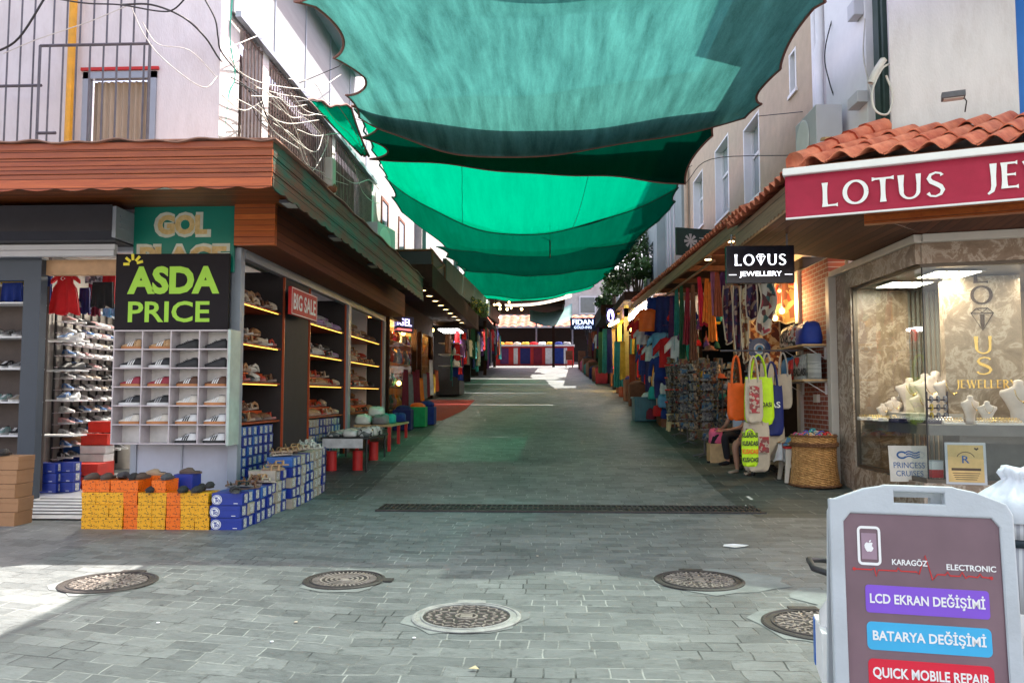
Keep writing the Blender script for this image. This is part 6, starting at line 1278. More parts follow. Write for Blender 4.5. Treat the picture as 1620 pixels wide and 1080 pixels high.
SN = {'leopard print': shoe_mesh('sneaker', leo, gum, wh), 'black': shoe_mesh('sneaker', bk_, bk_), 'black striped': shoe_mesh('sneaker', bk_, wh, wh), 'dark red striped': shoe_mesh('sneaker', sm('red', (.3, .02, .04)), gum, wh), 'brown striped': shoe_mesh('sneaker', sm('brown', (.1, .04, .02)), gum, wh),
      'black and white': shoe_mesh('sneaker', bk_, wh, gr), 'cream': shoe_mesh('sneaker', sm('cream', (.66, .6, .52)), gum, wh), 'white striped': shoe_mesh('sneaker', wh, gum, bk_), 'white': shoe_mesh('sneaker', wh, wh, gr), 'grey': shoe_mesh('sneaker', gr, wh, bk_), 'blue': shoe_mesh('sneaker', sm('blue', (.04, .12, .3)), wh, wh), 'white with black stripes': shoe_mesh('sneaker', wh, bk_, bk_), 'beige': shoe_mesh('sneaker', sm('beige', (.42, .34, .27)), wh, gr), 'green grey': shoe_mesh('sneaker', sm('sage', (.25, .38, .36)), wh, wh), 'pink': shoe_mesh('sneaker', sm('pink', (.55, .3, .3)), wh, gr)}
# --- wall rack under the price sign
Yr = 9.95
p00 = at(181, 523, Yr); p11 = at(357, 702, Yr); W_ = p11.x-p00.x; H_ = p00.z-p11.z
rk_ = thing('shoe_display_rack', 'white pigeonhole rack of sneakers below the black price sign', 'shoe rack', (p00.x+W_/2, Yr, p11.z))
mb = MB(); mb.box(p00.x, Yr+.25, p11.z, p11.x, Yr+.27, p00.z); mb.build('back_panel', mat('rack_back', (.82, .8, .76), .5), rk_)
m_acr = mat('acrylic_edge', (.52, .47, .5), .2)
mb = MB()
for i in range(5): x = p00.x+W_*i/4; mb.box(x-.008, Yr, p11.z, x+.008, Yr+.25, p00.z)
mb.build('divider', m_acr, rk_)
mb = MB()
for j in range(7): z = p11.z+H_*j/6; mb.box(p00.x-.008, Yr-.003, z-.008, p11.x+.008, Yr+.252, z+.008)
mb.build('shelf', m_acr, rk_)
mb = MB(); mb.box(p11.x+.012, Yr-.03, p11.z-.02, p11.x+.045, Yr+.3, p00.z+.01); mb.build('side_panel', mat('pale_green_side', (.45, .55, .5), .4), rk_)
grid_ = [['leopard print', 'leopard print', 'black', 'black'], ['black striped', 'black striped', 'black', 'black'], ['dark red striped', 'dark red striped', 'brown striped', 'brown striped'], ['black and white', 'black and white', 'cream', 'cream'], ['cream', 'cream', 'white striped', 'white striped'], [None, None, 'white with black stripes', 'white with black stripes']]
rown = ['top', 'second', 'third', 'fourth', 'fifth', 'bottom']; coln = ['leftmost', 'second', 'third', 'rightmost']
for j, r_ in enumerate(grid_):
    for i, k in enumerate(r_):
        if not k: continue
        x = p00.x+W_*(i+.5)/4; z = p00.z-H_*(j+1)/6+.009
        right = (i >= 2 or j >= 0)
        o_ = put(SN[k], 'sneaker', f'{k} sneaker in the {rown[j]} row, {coln[i]} pigeonhole of the white rack', 'shoe', (x+random.uniform(-.005, .005), Yr+.09, z), R(180+random.uniform(-6, 10)) if i < 2 or j in (0, 1) else R(180+random.uniform(-4, 8)), 'sneakers in the white rack', s=1.0); o_.scale = (1.02, 1, 1.22)
# the right hand pairs face the other way in part
# --- cabinet left of the door
cab = thing('shoe_cabinet', 'white shelved cabinet of shoes left of the shop door', 'cabinet', (-7.6, 10.6, .2))
zsh = [at(0, y, 10.5).z for y in (480, 583, 627+(-22)+0, 0)]
shz = [at(30, y, 10.45).z for y in (478, 532, 582, 635, 688)]
for z in shz: mb = MB(); mb.box(-9.4, 10.42, z-.02, -6.9, 10.78, z); mb.build('shelf', m_whitep, cab)
mb = MB(); mb.box(-9.4, 10.8, .2, -6.9, 10.83, 3.0); mb.build('back', mat('cab_back', (.08, .06, .05), .7), cab)
for x in (-6.98,): mb = MB(); mb.box(x, 10.75, .2, x+.05, 10.8, 3.0); mb.build('upright', m_whitep, cab)
names = list(SN); rng = random.Random(3)
for j, z in enumerate(shz[1:], 1):
    for i in range(6):
        k = rng.choice(['white', 'grey', 'black', 'green grey', 'white', 'black striped', 'beige'] if j != 3 else ['green grey', 'white', 'beige'])
        x = -7.12-.17*i
        put(SN[k], 'sneaker', f'{k} sneaker on the {["", "second", "third", "fourth", "lowest"][j]} cabinet shelf, {ORD[i]} from the door post', 'shoe', (x, 10.56, z+.001), R(-90+rng.uniform(-15, 15)), 'shoes in the cabinet by the door', s=1.05)
# shelf brackets beyond the post (white short shelves with shoes)
cb2 = thing('side_shelf', 'short white shelves of shoes just inside the shop door', 'shelf', (-6.8, 11.2, .2))
shz2 = [at(90, y, 11.3).z for y in (485, 538, 585, 632, 687)]
for z in shz2: mb = MB(); mb.box(-7.25, 11.1, z-.02, -6.66, 11.45, z); mb.build('shelf', m_whitep, cb2)
for j, z in enumerate(shz2[:-1]):
    for i in range(2): k = rng.choice(['white', 'grey', 'blue', 'white', 'black']); put(SN[k], 'sneaker', f'{k} sneaker on the {["top", "second", "third", "fourth"][j]} short shelf inside the door, {"left" if i == 0 else "right"} one', 'shoe', (-6.9+.16*i, 11.25, z+.001), R(-90+rng.uniform(-20, 20)), 'shoes on the short shelves inside the door', s=1.15)
# --- inner wall rack of sneakers, on the wall that runs back from the door
iw = thing('shoe_wall_rack', 'metal pegs holding rows of sneakers on the inner wall of the shop', 'shoe rack', (-7.4, 13, .2))
wx = lambda y: -7.22-.13*(y-11.9)
mb = MB(); wallseg(mb, (wx(11.6)-.2, 11.6, 0), (wx(14.2)-.2, 14.2, 0), .16, 3.6, .04); mb.build('rack_wall', mat('rack_wall', (.2, .18, .16), .8), iw)
mb = MB()
for i in range(9): y = 11.72+.3*i; mb.box(wx(y)-.17, y-.012, .3, wx(y)-.14, y+.012, 3.0)
mb.build('upright', m_black, iw); mb = MB()
for j in range(13):
    z = 2.6-.17*j; wallseg(mb, (wx(11.7)-.02, 11.7, 0), (wx(14.1)-.02, 14.1, 0), z-.006, z, .12)
mb.build('ledge', m_acr, iw)
mb = MB(); mb.tube([(wx(11.7), 11.7, 2.92), (wx(14.1), 14.1, 2.78)], .02, 6); mb.build('clothes_rail', m_alu, iw)
for j in range(13):
    z = 2.6-.17*j
    for i in range(8):
        k = rng.choice(['grey', 'white', 'black striped', 'white', 'beige', 'black', 'blue', 'black and white', 'white', 'pink'])
        y = 11.85+.3*i; put(SN[k], 'sneaker', f'{k} sneaker on the wall rack, {ORD[j]} row from the top, {ORD[i]} going back', 'shoe', (wx(y)+.0, y, z+.002), R(-20+rng.uniform(-12, 12)), 'sneakers on the inner wall rack', s=.98)
# room lights (the shop is lit)
for x, y, e_ in ((-6.2, 12.6, 34), (-8.3, 11.6, 22)):
    t = thing('ceiling_light', f'flat lit ceiling panel in the shoe shop, {"nearer the door" if x > -7 else "above the cabinet"}', 'ceiling light', (x, y, 3.59)); mb = MB(); mb.box(-.3, -.3, -.03, .3, .3, 0); mb.build('lamp', m_led, t, world=False)
    ld = bpy.data.lights.new('room_lamp', 'AREA'); ld.energy = e_; ld.size = .6; ld.color = (1, .93, .82); lo = bpy.data.objects.new('room_lamp', ld); lo.location = (x, y, 3.54); C.objects.link(lo)
# clothes hung in the doorway
def garment(name, label, cat, px0, px1, py0, py1, Y, m, shape='rect', top=None):
    a = at((px0+px1)/2, py0, Y); w = (px1-px0)/F*Y; h = (py1-py0)/F*Y
    mb = MB()
    if shape == 'dress': fw = lambda v: .55+.45*v if v > .35 else .55-.1*math.sin(v*9)
    elif shape == 'shorts': fw = lambda v: .85+.15*v
    else: fw = lambda v: 1
    mb.grid(lambda u, v: ((u-.5)*w*fw(v)*(1 if not (shape == 'shorts' and v > .5 and abs(u-.5) < .04) else .3), .03*math.sin(u*16)*v+.01*math.sin(u*5), -h*v+.02*math.sin(u*12)*v), 20, 8, thick=(0, .04, 0))
    if shape == 'dress' or top:
        for sg in (-1, 1): mb.grid(lambda u, v: (sg*(.22+.22*v)*w, 0.0, -(.02+.2*v+(.16-.05*v)*u)*h*.8), 4, 3, thick=(0, .04, 0))
    o = mb.build(name, m, None, smooth=True); o.location = a; return tag(o, label, cat, 'clothes hung in the shoe shop')
rd = garment('dress', 'bright red football dress with white crescent hanging in the doorway', 'dress', 76, 130, 431, 499, 10.9, mat('dress_red', (.62, .01, .015), .8, .1, 8, .2, 60), 'dress')
M = facing((rd.location.x, rd.location.y-.035, rd.location.z-.09), -90); mb = MB(); ribbon(mb, circ(-.01, 0, .022, .022, 50, 310, 12), [.003]*2+[.006]*2+[.01]*5+[.006]*2+[.003]*2, M, .0); mb.prism([(.018+.01*math.cos(R(a))*(1 if a % 72 else .4), .01*math.sin(R(a))) for a in range(0, 360, 36)], M, .002); mb.v = [v-rd.location for v in mb.v]; o = mb.build('crescent', m_white, rd, world=False)
for args in (('shirt', 'yellow shirt hanging above the cabinet', 'shirt', 0, 42, 428, 450, 10.7, cm('yellow')), ('shorts', 'royal blue shorts hanging below the yellow shirt', 'shorts', 0, 38, 447, 478, 10.66, cm('cobalt'), 'shorts'), ('shirt', 'blue shirt left of the red dress', 'shirt', 70, 82, 430, 490, 11.1, cm('cobalt')), ('shorts', 'navy shorts right of the red dress', 'shorts', 124, 144, 455, 496, 11.2, cm('navy'), 'shorts'), ('shorts', 'black shorts hanging near the right side of the doorway', 'shorts', 143, 182, 446, 487, 11.0, cm('black'), 'shorts'), ('shirt', 'dark red shirt behind the navy shorts', 'shirt', 140, 160, 440, 500, 11.5, cm('maroon')), ('shirt', 'red shirt at the right edge of the doorway', 'shirt', 160, 184, 431, 480, 11.3, cm('red')), ('shirt', 'striped grey shirt above the black shorts', 'shirt', 134, 162, 431, 448, 11.2, mat_pattern('grey_floral', [(.25, .27, .32), (.45, .45, .5), (.1, .1, .13)], 20)), ('trousers', 'pale blue trousers low behind the black shorts', 'trousers', 162, 184, 487, 500, 11.6, cm('sky_blue'))):
    garment(*args)

# --- side shelves with sandals
sand = {}
for n_, c_ in (('brown', (.16, .07, .035)), ('black', (.015, .015, .016)), ('white', (.62, .6, .56)), ('tan', (.42, .24, .12)), ('beige', (.5, .4, .3)), ('red', (.4, .04, .02)), ('silver', (.4, .4, .42)), ('lilac', (.4, .25, .45))):
    sand[n_] = (shoe_mesh('sandal', sm('s_'+n_, c_), sm('sole_'+n_, [min(.6, x*.6+.08) for x in c_]), name='sandal'), shoe_mesh('clog', sm('c_'+n_, c_), sm('sole_'+n_, c_), name='slipper'))
bays = [(10.46, 12.14, 'nearest bay'), (13.5, 15.9, 'middle bay'), (16.2, 19.4, 'farthest bay')]
zl = [1.13, 1.68, 2.21, 2.75]
m_baybk = mat('bay_back', (.12, .115, .1), .7); m_baysd = mat('bay_side', (.025, .022, .024), .6); m_riser = mat('red_riser', (.6, .09, .02), .4)
rng = random.Random(11)
for bi, (y0, y1, bn_) in enumerate(bays):
    t = thing('sandal_shelf', f'orange wooden shelf bay of sandals with yellow strips, the {bn_}', 'shelf', (-4.4, (y0+y1)/2, .12), 0, 'sandal shelf bays')
    mb = MB(); mb.box(-4.84, y0, .12, -4.8, y1, 3.38); mb.build('back_panel', m_baybk, t)
    for ya in (y0-.03, y1):
        mb = MB(); mb.box(-4.8, ya, .12, -4.06, ya+.03, 3.38); mb.build('side_panel', m_baysd, t)
        mb = MB(); mb.box(-4.06, ya, .12, -4.03, ya+.03, 3.3); mb.build('edge_strip', m_shelfw, t)
    for zi, z in enumerate(zl):
        mb = MB(); mb.box(-4.8, y0, z-.025, -4.08, y1, z); sh_ = mb.build('shelf', m_shelfw, t)
        if zi: mb = MB(); mb.box(-4.09, y0+.05, z-.034, -4.075, y1-.15, z-.0255); mb.build('light_strip', m_ledy, sh_)
        for k in range(2):
            mb = MB(); mb.box(-4.8, y0+.02, z+.001+.145*k, -4.32-.22*k, y1-.1-.12*k, z+.145*(k+1)); mb.build('riser', m_riser, t)
        nn_ = 7 if bi < 2 else 5
        for tier in range(3):
            for i in range(nn_):
                if tier == 2 and i > 4: continue
                x = -4.2-.22*tier; y = y0+.14+i*(y1-y0-.18)/nn_+rng.uniform(-.02, .02)
                pal_ = ['brown', 'tan', 'tan', 'red', 'white', 'beige', 'brown', 'black'] if bi != 1 else (['black', 'white', 'lilac', 'silver'] if zi > 1 else ['brown', 'beige', 'tan', 'tan', 'red'])
                k = rng.choice(pal_); me = sand[k][0 if rng.random() < .65 else 1]
                put(me, me.name.split('.')[0], f'{k} {me.name.split(".")[0]}, {bn_}, {["lowest", "second", "third", "top"][zi]} shelf, {["front", "middle", "back"][tier]} tier, {ORD[i]} from the corner'.replace('in the nearest bay', 'in nearest bay'), 'shoe', (x, y, z+.002+.145*tier), R(rng.uniform(-35, 35)), 'sandals on the shelf bays', ry=R(-8), s=1.0).scale = (1.1, 1.15, rng.uniform(1.3, 1.9))
# --- shoe boxes
m_bxo = [None]*4
def mat_box(name, col, ink, scale=22, thr=.62):
    m, b = newmat(name); co = coords(m, 'xyz', 1, 1, 1.6)
    n = nn(m, 'ShaderNodeTexNoise', Scale=scale, Detail=3.0, Distortion=2.5); ln(m, co, n.inputs['Vector'])
    r = ramp(m, [(thr-.01, col), (thr+.015, ink)]); ln(m, n.outputs[0], r.inputs[0]); ln(m, r.outputs[0], b.inputs['Base Color']); b.inputs['Roughness'].default_value = .5; return m
mb_y = mat_box('yellow_card', (.88, .42, .01), (.12, .035, .005), 17, .6); mb_o = mat_box('orange_card', (.9, .17, .004), (.2, .02, .005), 17, .61)
mb_bl = mat('blue_card', (.012, .035, .28), .4, .1, 3); mb_be = mat('beige_card', (.4, .35, .28), .6); mb_lb = mat('light_blue_card', (.03, .12, .4), .45); mb_br = mat('brown_card', (.36, .19, .09), .7, .12, 4); mb_rd = mat('red_card', (.55, .03, .015), .5); mb_w = mat('white_card', (.62, .6, .58), .5); mb_lab = mat_pattern('label_sheet', [(.6, .6, .58), (.6, .6, .58), (.2, .2, .22), (.6, .6, .58)], 30, axes='xyz', st=(1, 1, 2), kind='NOI')
BX = {}; USED = {}
def box_proto(key, m, w, d, h, label_end=None, logo=False):
    # w along x, d along y, base centre at origin
    t = thing('shoe_box', 'x', 'shoe box', (0, 0, 0)); mb = MB(); mb.box(-w/2, -d/2, 0, w/2, d/2, h*.62); mb.build('box', m, t, world=False)
    mb = MB(); mb.box(-w/2-.0035, -d/2-.0035, h*.62, w/2+.0035, d/2+.0035, h-.004); mb.build('lid', m, t, world=False, bevel=.002)
    if label_end == 'x': mb = MB(); mb.box(w/2+.0035, -d*.2, h*.12, w/2+.0055, d*.26, h*.86); mb.build('label', mb_lab, t, world=False)
    if logo:
        mb = MB(); M = facing((-w*.34, -d/2-.004, h*.45), -90); mb.prism(circ(0, 0, .058, .055, n=20)[:-1], M, .001, 0); ribbon(mb, circ(0, 0, .047, n=20), .006, M, .0012, .0008, 1); ribbon(mb, line((-.025, .02), (.01, .02), 2), .014, M, .0013, .0008, 1); ribbon(mb, line((-.008, .02), (-.008, -.03), 2), .012, M, .0015, .0008, 1); ribbon(mb, circ(.018, -.01, .013, n=10), .009, M, .0017, .0008, 1)
        mb.box(w*.22, -d/2-.005, h*.12, w*.36, -d/2-.0035, h*.17); mb.build('emblem', [m_white, mb_bl], t, world=False)
    BX[key] = t; USED[key] = 0; return t
def putbox(key, label, loc, rz, group):
    p = BX[key]
    if not USED[key]: USED[key] = 1; o = p; o['group'] = group; o['label'] = label
    else: o = dup(p, label=label, group=group); 
    o.location = loc; o.rotation_euler = (0, 0, rz); return o
hb = .137; wb = .163
box_proto('y', mb_y, wb-.006, .3, hb); box_proto('o', mb_o, wb-.006, .3, hb); None
box_proto('bf', mb_bl, .34, .2, hb-.002, 'x', True); box_proto('b', mb_bl, .34, .2, hb-.004, 'x'); box_proto('be', mb_be, .34, .2, hb-.004, 'x'); box_proto('lb', mb_lb, .34, .2, hb-.004, 'x')
box_proto('br', mb_br, .36, .3, .13); box_proto('rd', mb_rd, .4, .26, .17); box_proto('w', mb_w, .38, .26, .12)
x0 = at(127, 838, 9.0).x; cols_ = ['yyyo', 'yyyo', 'yyyo', 'oooo', 'yyy', 'yyyo', 'ooo', 'yyy', 'yyy']
rng = random.Random(5)
for i, cc_ in enumerate(cols_):
    for j, k in enumerate(cc_):
        lvl = ['lowest', 'second lowest', 'third from the ground', 'topmost'][j]
        putbox(k, f'{"yellow" if k == "y" else "orange"} shoe box, {lvl} of the {ORD[i]} stack from the left', (x0+wb*(i+.5)*1.0+rng.uniform(-.003, .003), 9.15+rng.uniform(-.006, .01), hb*j), rng.uniform(-.04, .04), 'orange and yellow shoe boxes')
sl_ = {'black': shoe_mesh('clog', sm('slk', (.03, .027, .027), .8), sm('slk', (.03, .027, .027)), name='slipper'), 'brown': shoe_mesh('clog', sm('slb', (.11, .075, .06), .85), sm('slb', (.1, .07, .06)), name='slipper'), 'beige': shoe_mesh('clog', sm('sle', (.38, .27, .17), .85), sm('sle', (.38, .27, .17)), name='slipper'), 'grey': shoe_mesh('clog', sm('slg', (.08, .075, .085), .85), sm('slg', (.08, .075, .085)), name='slipper')}
for i, (px, k, lev, yy, l) in enumerate(((150, 'brown', 4, 9.1, 'on the first orange stack'), (172, 'brown', 4, 9.1, 'on the second orange stack'), (193, 'grey', 4, 9.12, 'on the third orange stack, tilted up'), (198, 'grey', 4, 9.26, 'behind the tilted one'), (213, 'black', 4, 9.1, 'beside the tilted grey one'), (226, 'brown', 4, 9.15, 'on the fourth orange stack'), (243, 'black', 3, 9.05, 'in the low gap of the stacks'), (247, 'beige', 4.12, 9.4, 'pale and highest in the middle'), (266, 'grey', 4, 9.1, 'dark on the sixth stack'), (291, 'black', 3, 9.05, 'left of the pair on the low stacks'), (314, 'black', 3, 9.05, 'right of the pair on the low stacks'), (301, 'brown', 4.22, 9.45, 'on the blue box at the back'), (333, 'black', 3.2, 9.25, 'upright at the right end of the yellow boxes'), (320, 'black', 3, 9.3, 'behind the pair on the low stacks'))):
    p = at(px, 760, yy); z = hb*lev; put(sl_[k], 'slipper', f'{k} slipper {l}', 'shoe', (p.x, yy, z+.002), R(-90+random.uniform(-28, 28)) if i not in (7, 11) else R(185), 'slippers on the shoe boxes', ry=R(-14) if i == 2 else 0, s=.92)
mb = MB(); pp = at(298, 760, 9.5).x; mb.box(pp-.11, 9.36, 0, pp+.11, 9.6, hb*4.22); tag(mb.build('packing_box', mb_bl), 'large blue carton standing behind the yellow boxes', 'box')
pp = at(247, 760, 9.42).x; mb = MB(); mb.box(pp-.1, 9.31, 0, pp+.1, 9.5, hb*4.12); tag(mb.build('packing_box', mb_o), 'orange carton behind the middle yellow stacks', 'box')
# blue side stacks
x0 = at(333, 838, 9.0).x+.17
stacks = [(9.1+.205*i, 3, 'bf' if i == 0 else 'b', 0) for i in range(5)]+[(10.13+.205*i, 3 if i < 1 else 4, 'be' if i % 2 else 'b', -.03) for i in range(3)]+[(10.78+.205*i, 5, ('b', 'b', 'be', 'b', 'b')[i], .03) for i in range(5)]+[(11.83+.205*i, 5, ('be', 'be', 'b')[i], .02) for i in range(3)]
for i, (y, n_, k, dx) in enumerate(stacks):
    for j in range(n_):
        kk = k if (k == 'bf' or rng.random() < .75) else rng.choice(['b', 'be', 'lb'])
        if k == 'bf': kk = 'bf'
        putbox(kk, f'{"beige" if kk == "be" else "blue"} shoe box, {["lowest", "second", "third", "fourth", "top"][j]} level, {ORD[i]} stack going up the street', (x0+dx+rng.uniform(-.012, .012), y, gz(y)+hb*j), rng.uniform(-.03, .03), 'blue shoe boxes')
for i in range(26):
    st_ = stacks[min(i*16//26, 15)]; k = rng.choice(['tan', 'brown', 'beige', 'brown', 'beige', 'black' if i < 8 else 'tan']) if i < 22 else 'white'
    put(sand[k][0], 'sandal', f'{k} sandal on the stacked side boxes, {ORD[i%20]} going up the street' + (' beyond the blue rows' if i >= 20 else ''), 'shoe', (x0+rng.uniform(-.1, .12), st_[0]+rng.uniform(-.08, .08), gz(st_[0])+hb*st_[1]+.002+.04*(i % 2)), R(rng.uniform(-60, 60)), 'sandals on the side boxes', rx=R(rng.uniform(-20, 20)))
# blue boxes below the shelf bays, labels facing the street
for bi, (y0, y1, bn_) in enumerate(bays[:2]):
    n_ = int((y1-y0)/.21)
    for i in range(n_):
        for j in range(7):
            kk = rng.choice(['b', 'b', 'b', 'lb']) if bi == 0 else rng.choice(['b', 'be', 'b', 'lb'])
            putbox(kk, f'{"beige" if kk == "be" else "blue"} shoe box under the {bn_}, {ORD[i]} column, {ORD[j]} from the floor', (-4.27+rng.uniform(-.01, .01), y0+.12+.205*i, .125+hb*j), rng.uniform(-.01, .01), 'shoe boxes below the shelf bays')
# brown stack at the left edge
c = at(5, 820, 9.0)
for j in range(5): putbox('br', f'brown shoe box, {["lowest", "second", "middle", "fourth", "topmost"][j]} of the stack at the left edge', (at(-6, 800, 9.0).x-.05+rng.uniform(-.012, .012), 9.3, .17*0+.0+.16*j), rng.uniform(-.05, .05), 'brown shoe boxes').scale = (1, 1, 1.23)
put(sl_['black'], 'slipper', 'black slipper on top of the brown box stack', 'shoe', (at(3, 720, 9.2).x, 9.25, .802), R(-80), 'slippers on the shoe boxes')
# inside the door: blue boxes, red boxes, white boxes
for i, (px, Y) in enumerate(((68, 10.95), (95, 11.05))):
    for j in range(3): putbox('bf', f'blue shoe box with round emblem inside the door, {["lowest", "middle", "top"][j]} of the {"left" if i == 0 else "right"} stack', (at(px+4, 760, Y).x, Y+.05, .165+hb*j), rng.uniform(-.05, .05), 'boxes inside the shoe shop')
for j in range(5): kk = ['b', 'b', 'b', 'lb', 'br'][j]; putbox(kk, f'{["blue", "blue", "blue", "light blue", "brown"][j]} box in the rear stack inside the door, {ORD[j]} from the floor', (at(112, 700, 12.3).x, 12.3, .165+.14*j), .05, 'boxes inside the shoe shop').scale = (1.3, 1, 1)
for px, Y, z, k, l in ((143, 11.6, .165, 'rd', 'lowest red box inside the door beside the rack'), (143, 11.6, .345, 'rd', 'second red box inside the door under the sandals'), (154, 12.1, .5, 'w', 'lower white box behind the red boxes'), (154, 12.1, .625, 'w', 'upper white box behind the red boxes'), (156, 12.1, .75, 'rd', 'red box on the white boxes'), (166, 12.3, .93, 'rd', 'topmost red box at the back by the rack'), (154, 12.1, .165, 'rd', 'red box on the floor behind'), (154, 12.1, .335, 'rd', 'second red box on the floor behind'), (20, 10.95, .5, 'w', 'white box low in the left cabinet'), (20, 10.95, .63, 'w', 'upper white box low in the left cabinet')): putbox(k, l, (at(px, 700, Y).x, Y, z), rng.uniform(-.08, .08), 'boxes inside the shoe shop')

# --- shirts table and crates farther along
tb = thing('trestle_table', 'low table with dark cloth and red cylinder legs beside the shelf bays', 'table', (-3.55, 14.6, gz(14.6)))
g = gz(14.6); mb = MB(); mb.box(-3.95, 13.9, g+.5, -3.1, 15.6, g+.54); mb.build('table_top', mat('dark_cloth_top', (.03, .03, .035), .8), tb, bevel=.008)
for x, y in ((-3.9, 13.95), (-3.15, 13.95), (-3.9, 15.5), (-3.15, 15.5)): mb = MB(); mb.tube([(x, y, gz(y)), (x, y, g+.5)], .018, 6); mb.build('leg', m_black, tb)
for i, (x, y) in enumerate(((-3.8, 14.1), (-3.35, 14.15), (-3.3, 15.2))): mb = MB(); mb.lathe([(.09, 0), (.09, .34)], 16); o = mb.build('red_canister', m_red); o.location = (x, y, gz(y)); tag(o, f'red canister under the shirt table, {ORD[i]} from the corner', 'canister', 'red canisters')
mb = MB(); mb.box(-3.9, 13.86, g+.36, -3.2, 13.88, g+.52); tag(mb.build('white_cloth', cm('white')), 'white cloth hanging at the table front', 'cloth')
m_pvc = mat_pattern('shirt_pack_clear', [(.6, .62, .62), (.1, .12, .12), (.5, .52, .52), (.05, .05, .06)], 11, rough=.15); m_pvw = mat('shirt_pack_white', (.62, .64, .62), .15, .1)
for i in range(10):
    x = -3.75+.27*(i % 3); y = 14.15+.36*(i//3); k = i % 2; pf('shirt_pack', f'{"white" if k else "dark printed"} shirt in shiny film, {ORD[i]} pack on the low table', 'shirt pack', x-.13, y-.16, g+.545, x+.13, y+.16, g+.545+.09+.03*(i % 3), m_pvw if k else m_pvc)
tb2 = thing('trestle_table', 'second low table with red legs farther along the left shops', 'table', (-3.55, 17, gz(17)))
g2_ = gz(17); mb = MB(); mb.box(-3.9, 16.1, g2_+.42, -3.15, 18.2, g2_+.46); mb.build('table_top', m_pine, tb2)
for x in (-3.85, -3.2):
    for y in (16.2, 17.2, 18.1): mb = MB(); mb.box(x-.03, y-.03, gz(y), x+.03, y+.03, g2_+.42); mb.build('leg', m_red, tb2)
for i, (x, y, c, z) in enumerate(((-3.75, 16.3, 'white', .47), (-3.4, 16.3, 'grey', .47), (-3.7, 16.7, 'white', .47), (-3.35, 16.8, 'turquoise', .47), (-3.6, 17.3, 'navy', .47), (-3.3, 17.7, 'cobalt', .47), (-3.55, 16.6, 'white', .62))): pf('folded_shirt', f'{c} folded shirt, {ORD[i]} pile on the second low table', 'shirt', x-.16, y-.18, g2_+z, x+.16, y+.18, g2_+z+.18, cm(c) if c != 'white' else m_pvw)
for i, (px, py, Y, c, s) in enumerate(((690, 0, 19.4, 'navy', .5), (0, 0, 20.0, 'green', .5), (0, 0, 20.5, 'cobalt', .45))):
    x = (-3.5, -3.25, -3.1)[i]; z0 = gz(Y)
    t = thing('fabric_bin', f'{c} bin of folded goods standing before the lit souvenir window', 'bin', (x, Y, z0), 0, 'bins before the souvenir window'); mb = MB(); mb.box(-.22, -.22, 0, .22, .22, .62*s*1.6); mb.build('bin_body', cm(c), t, world=False, bevel=.02); mb = MB(); mb.sph((0, 0, .5), .2, 8, sz=.5); mb.build('heap', m_orange if i == 1 else cm(c), t, world=False)
# ================================================================ left side farther up
sv = thing('souvenir_shop_building', 'dark fronted souvenir shop with lit window next to the shoe shop', 'building', (-4.6, 23, gz(23)))
def seg_y(mb, x0, x1, y0, y1, z0, z1): mb.box(x0, y0, z0, x1, y1, z1)
mb = MB(); mb.box(-6.5, 19.65, .2, -6.4, 27.4, 4.4); mb.box(-6.5, 27.3, .2, -4, 27.5, 4.4); mb.box(-6.5, 19.65, 3.75, -4.0, 27.4, 3.85); mb.build('inner_wall', mat('amber_inner', (.3, .2, .09), .8), sv)
m_dkw = mat('dark_timber', (.03, .014, .009), .85, .3, 6, spec=.15)
mb = MB(); mb.box(-4.1, 19.7, 3.45, -3.95, 27.4, 4.1); mb.box(-4.1, 19.7, .4, -3.95, 27.4, 1.0)
for y in (19.7, 23.9, 24.8, 27.3): mb.box(-4.1, y, .4, -3.93, y+.14, 3.5)
mb.build('window_frame', m_dkw, sv)
mb = MB(); mb.box(-4.02, 19.85, 1.0, -4.0, 23.9, 3.45); mb.box(-4.02, 24.95, .9, -4.0, 27.3, 3.45); mb.build('window_glass', m_glass, sv)
mb = MB(); mb.box(-4.1, 18.65, 4.05, -2.75, 31, 4.12); mb.box(-2.78, 18.6, 4.0, -2.7, 31, 4.55); mb.box(-4.1, 18.6, 4.12, -2.78, 18.7, 4.55); mb.build('canopy', m_dkw, sv)
for i in range(9):
    y = 19.4+1.1*i; t = thing('downlight', f'round warm downlight under the dark canopy, {ORD[i]} from the shoe shop', 'downlight', (-3.05, y, 4.05), 0, 'downlights under the dark canopy'); mb = MB(); mb.lathe([(1e-5, -.012), (.085, -.012), (.085, 0)], 14); mb.build('lamp', m_warm, t, world=False); mb = MB(); mb.lathe([(.085, -.02), (.11, -.02), (.11, .0)], 14, caps=False); mb.build('ring', m_bar, t, world=False)
for y in (20.5, 23.5, 26): ld = bpy.data.lights.new('window_lamp', 'POINT'); ld.energy = 85; ld.color = (1, .66, .28); ld.shadow_soft_size = .15; lo = bpy.data.objects.new('window_lamp', ld); lo.location = (-4.7, y, 3.2); C.objects.link(lo)
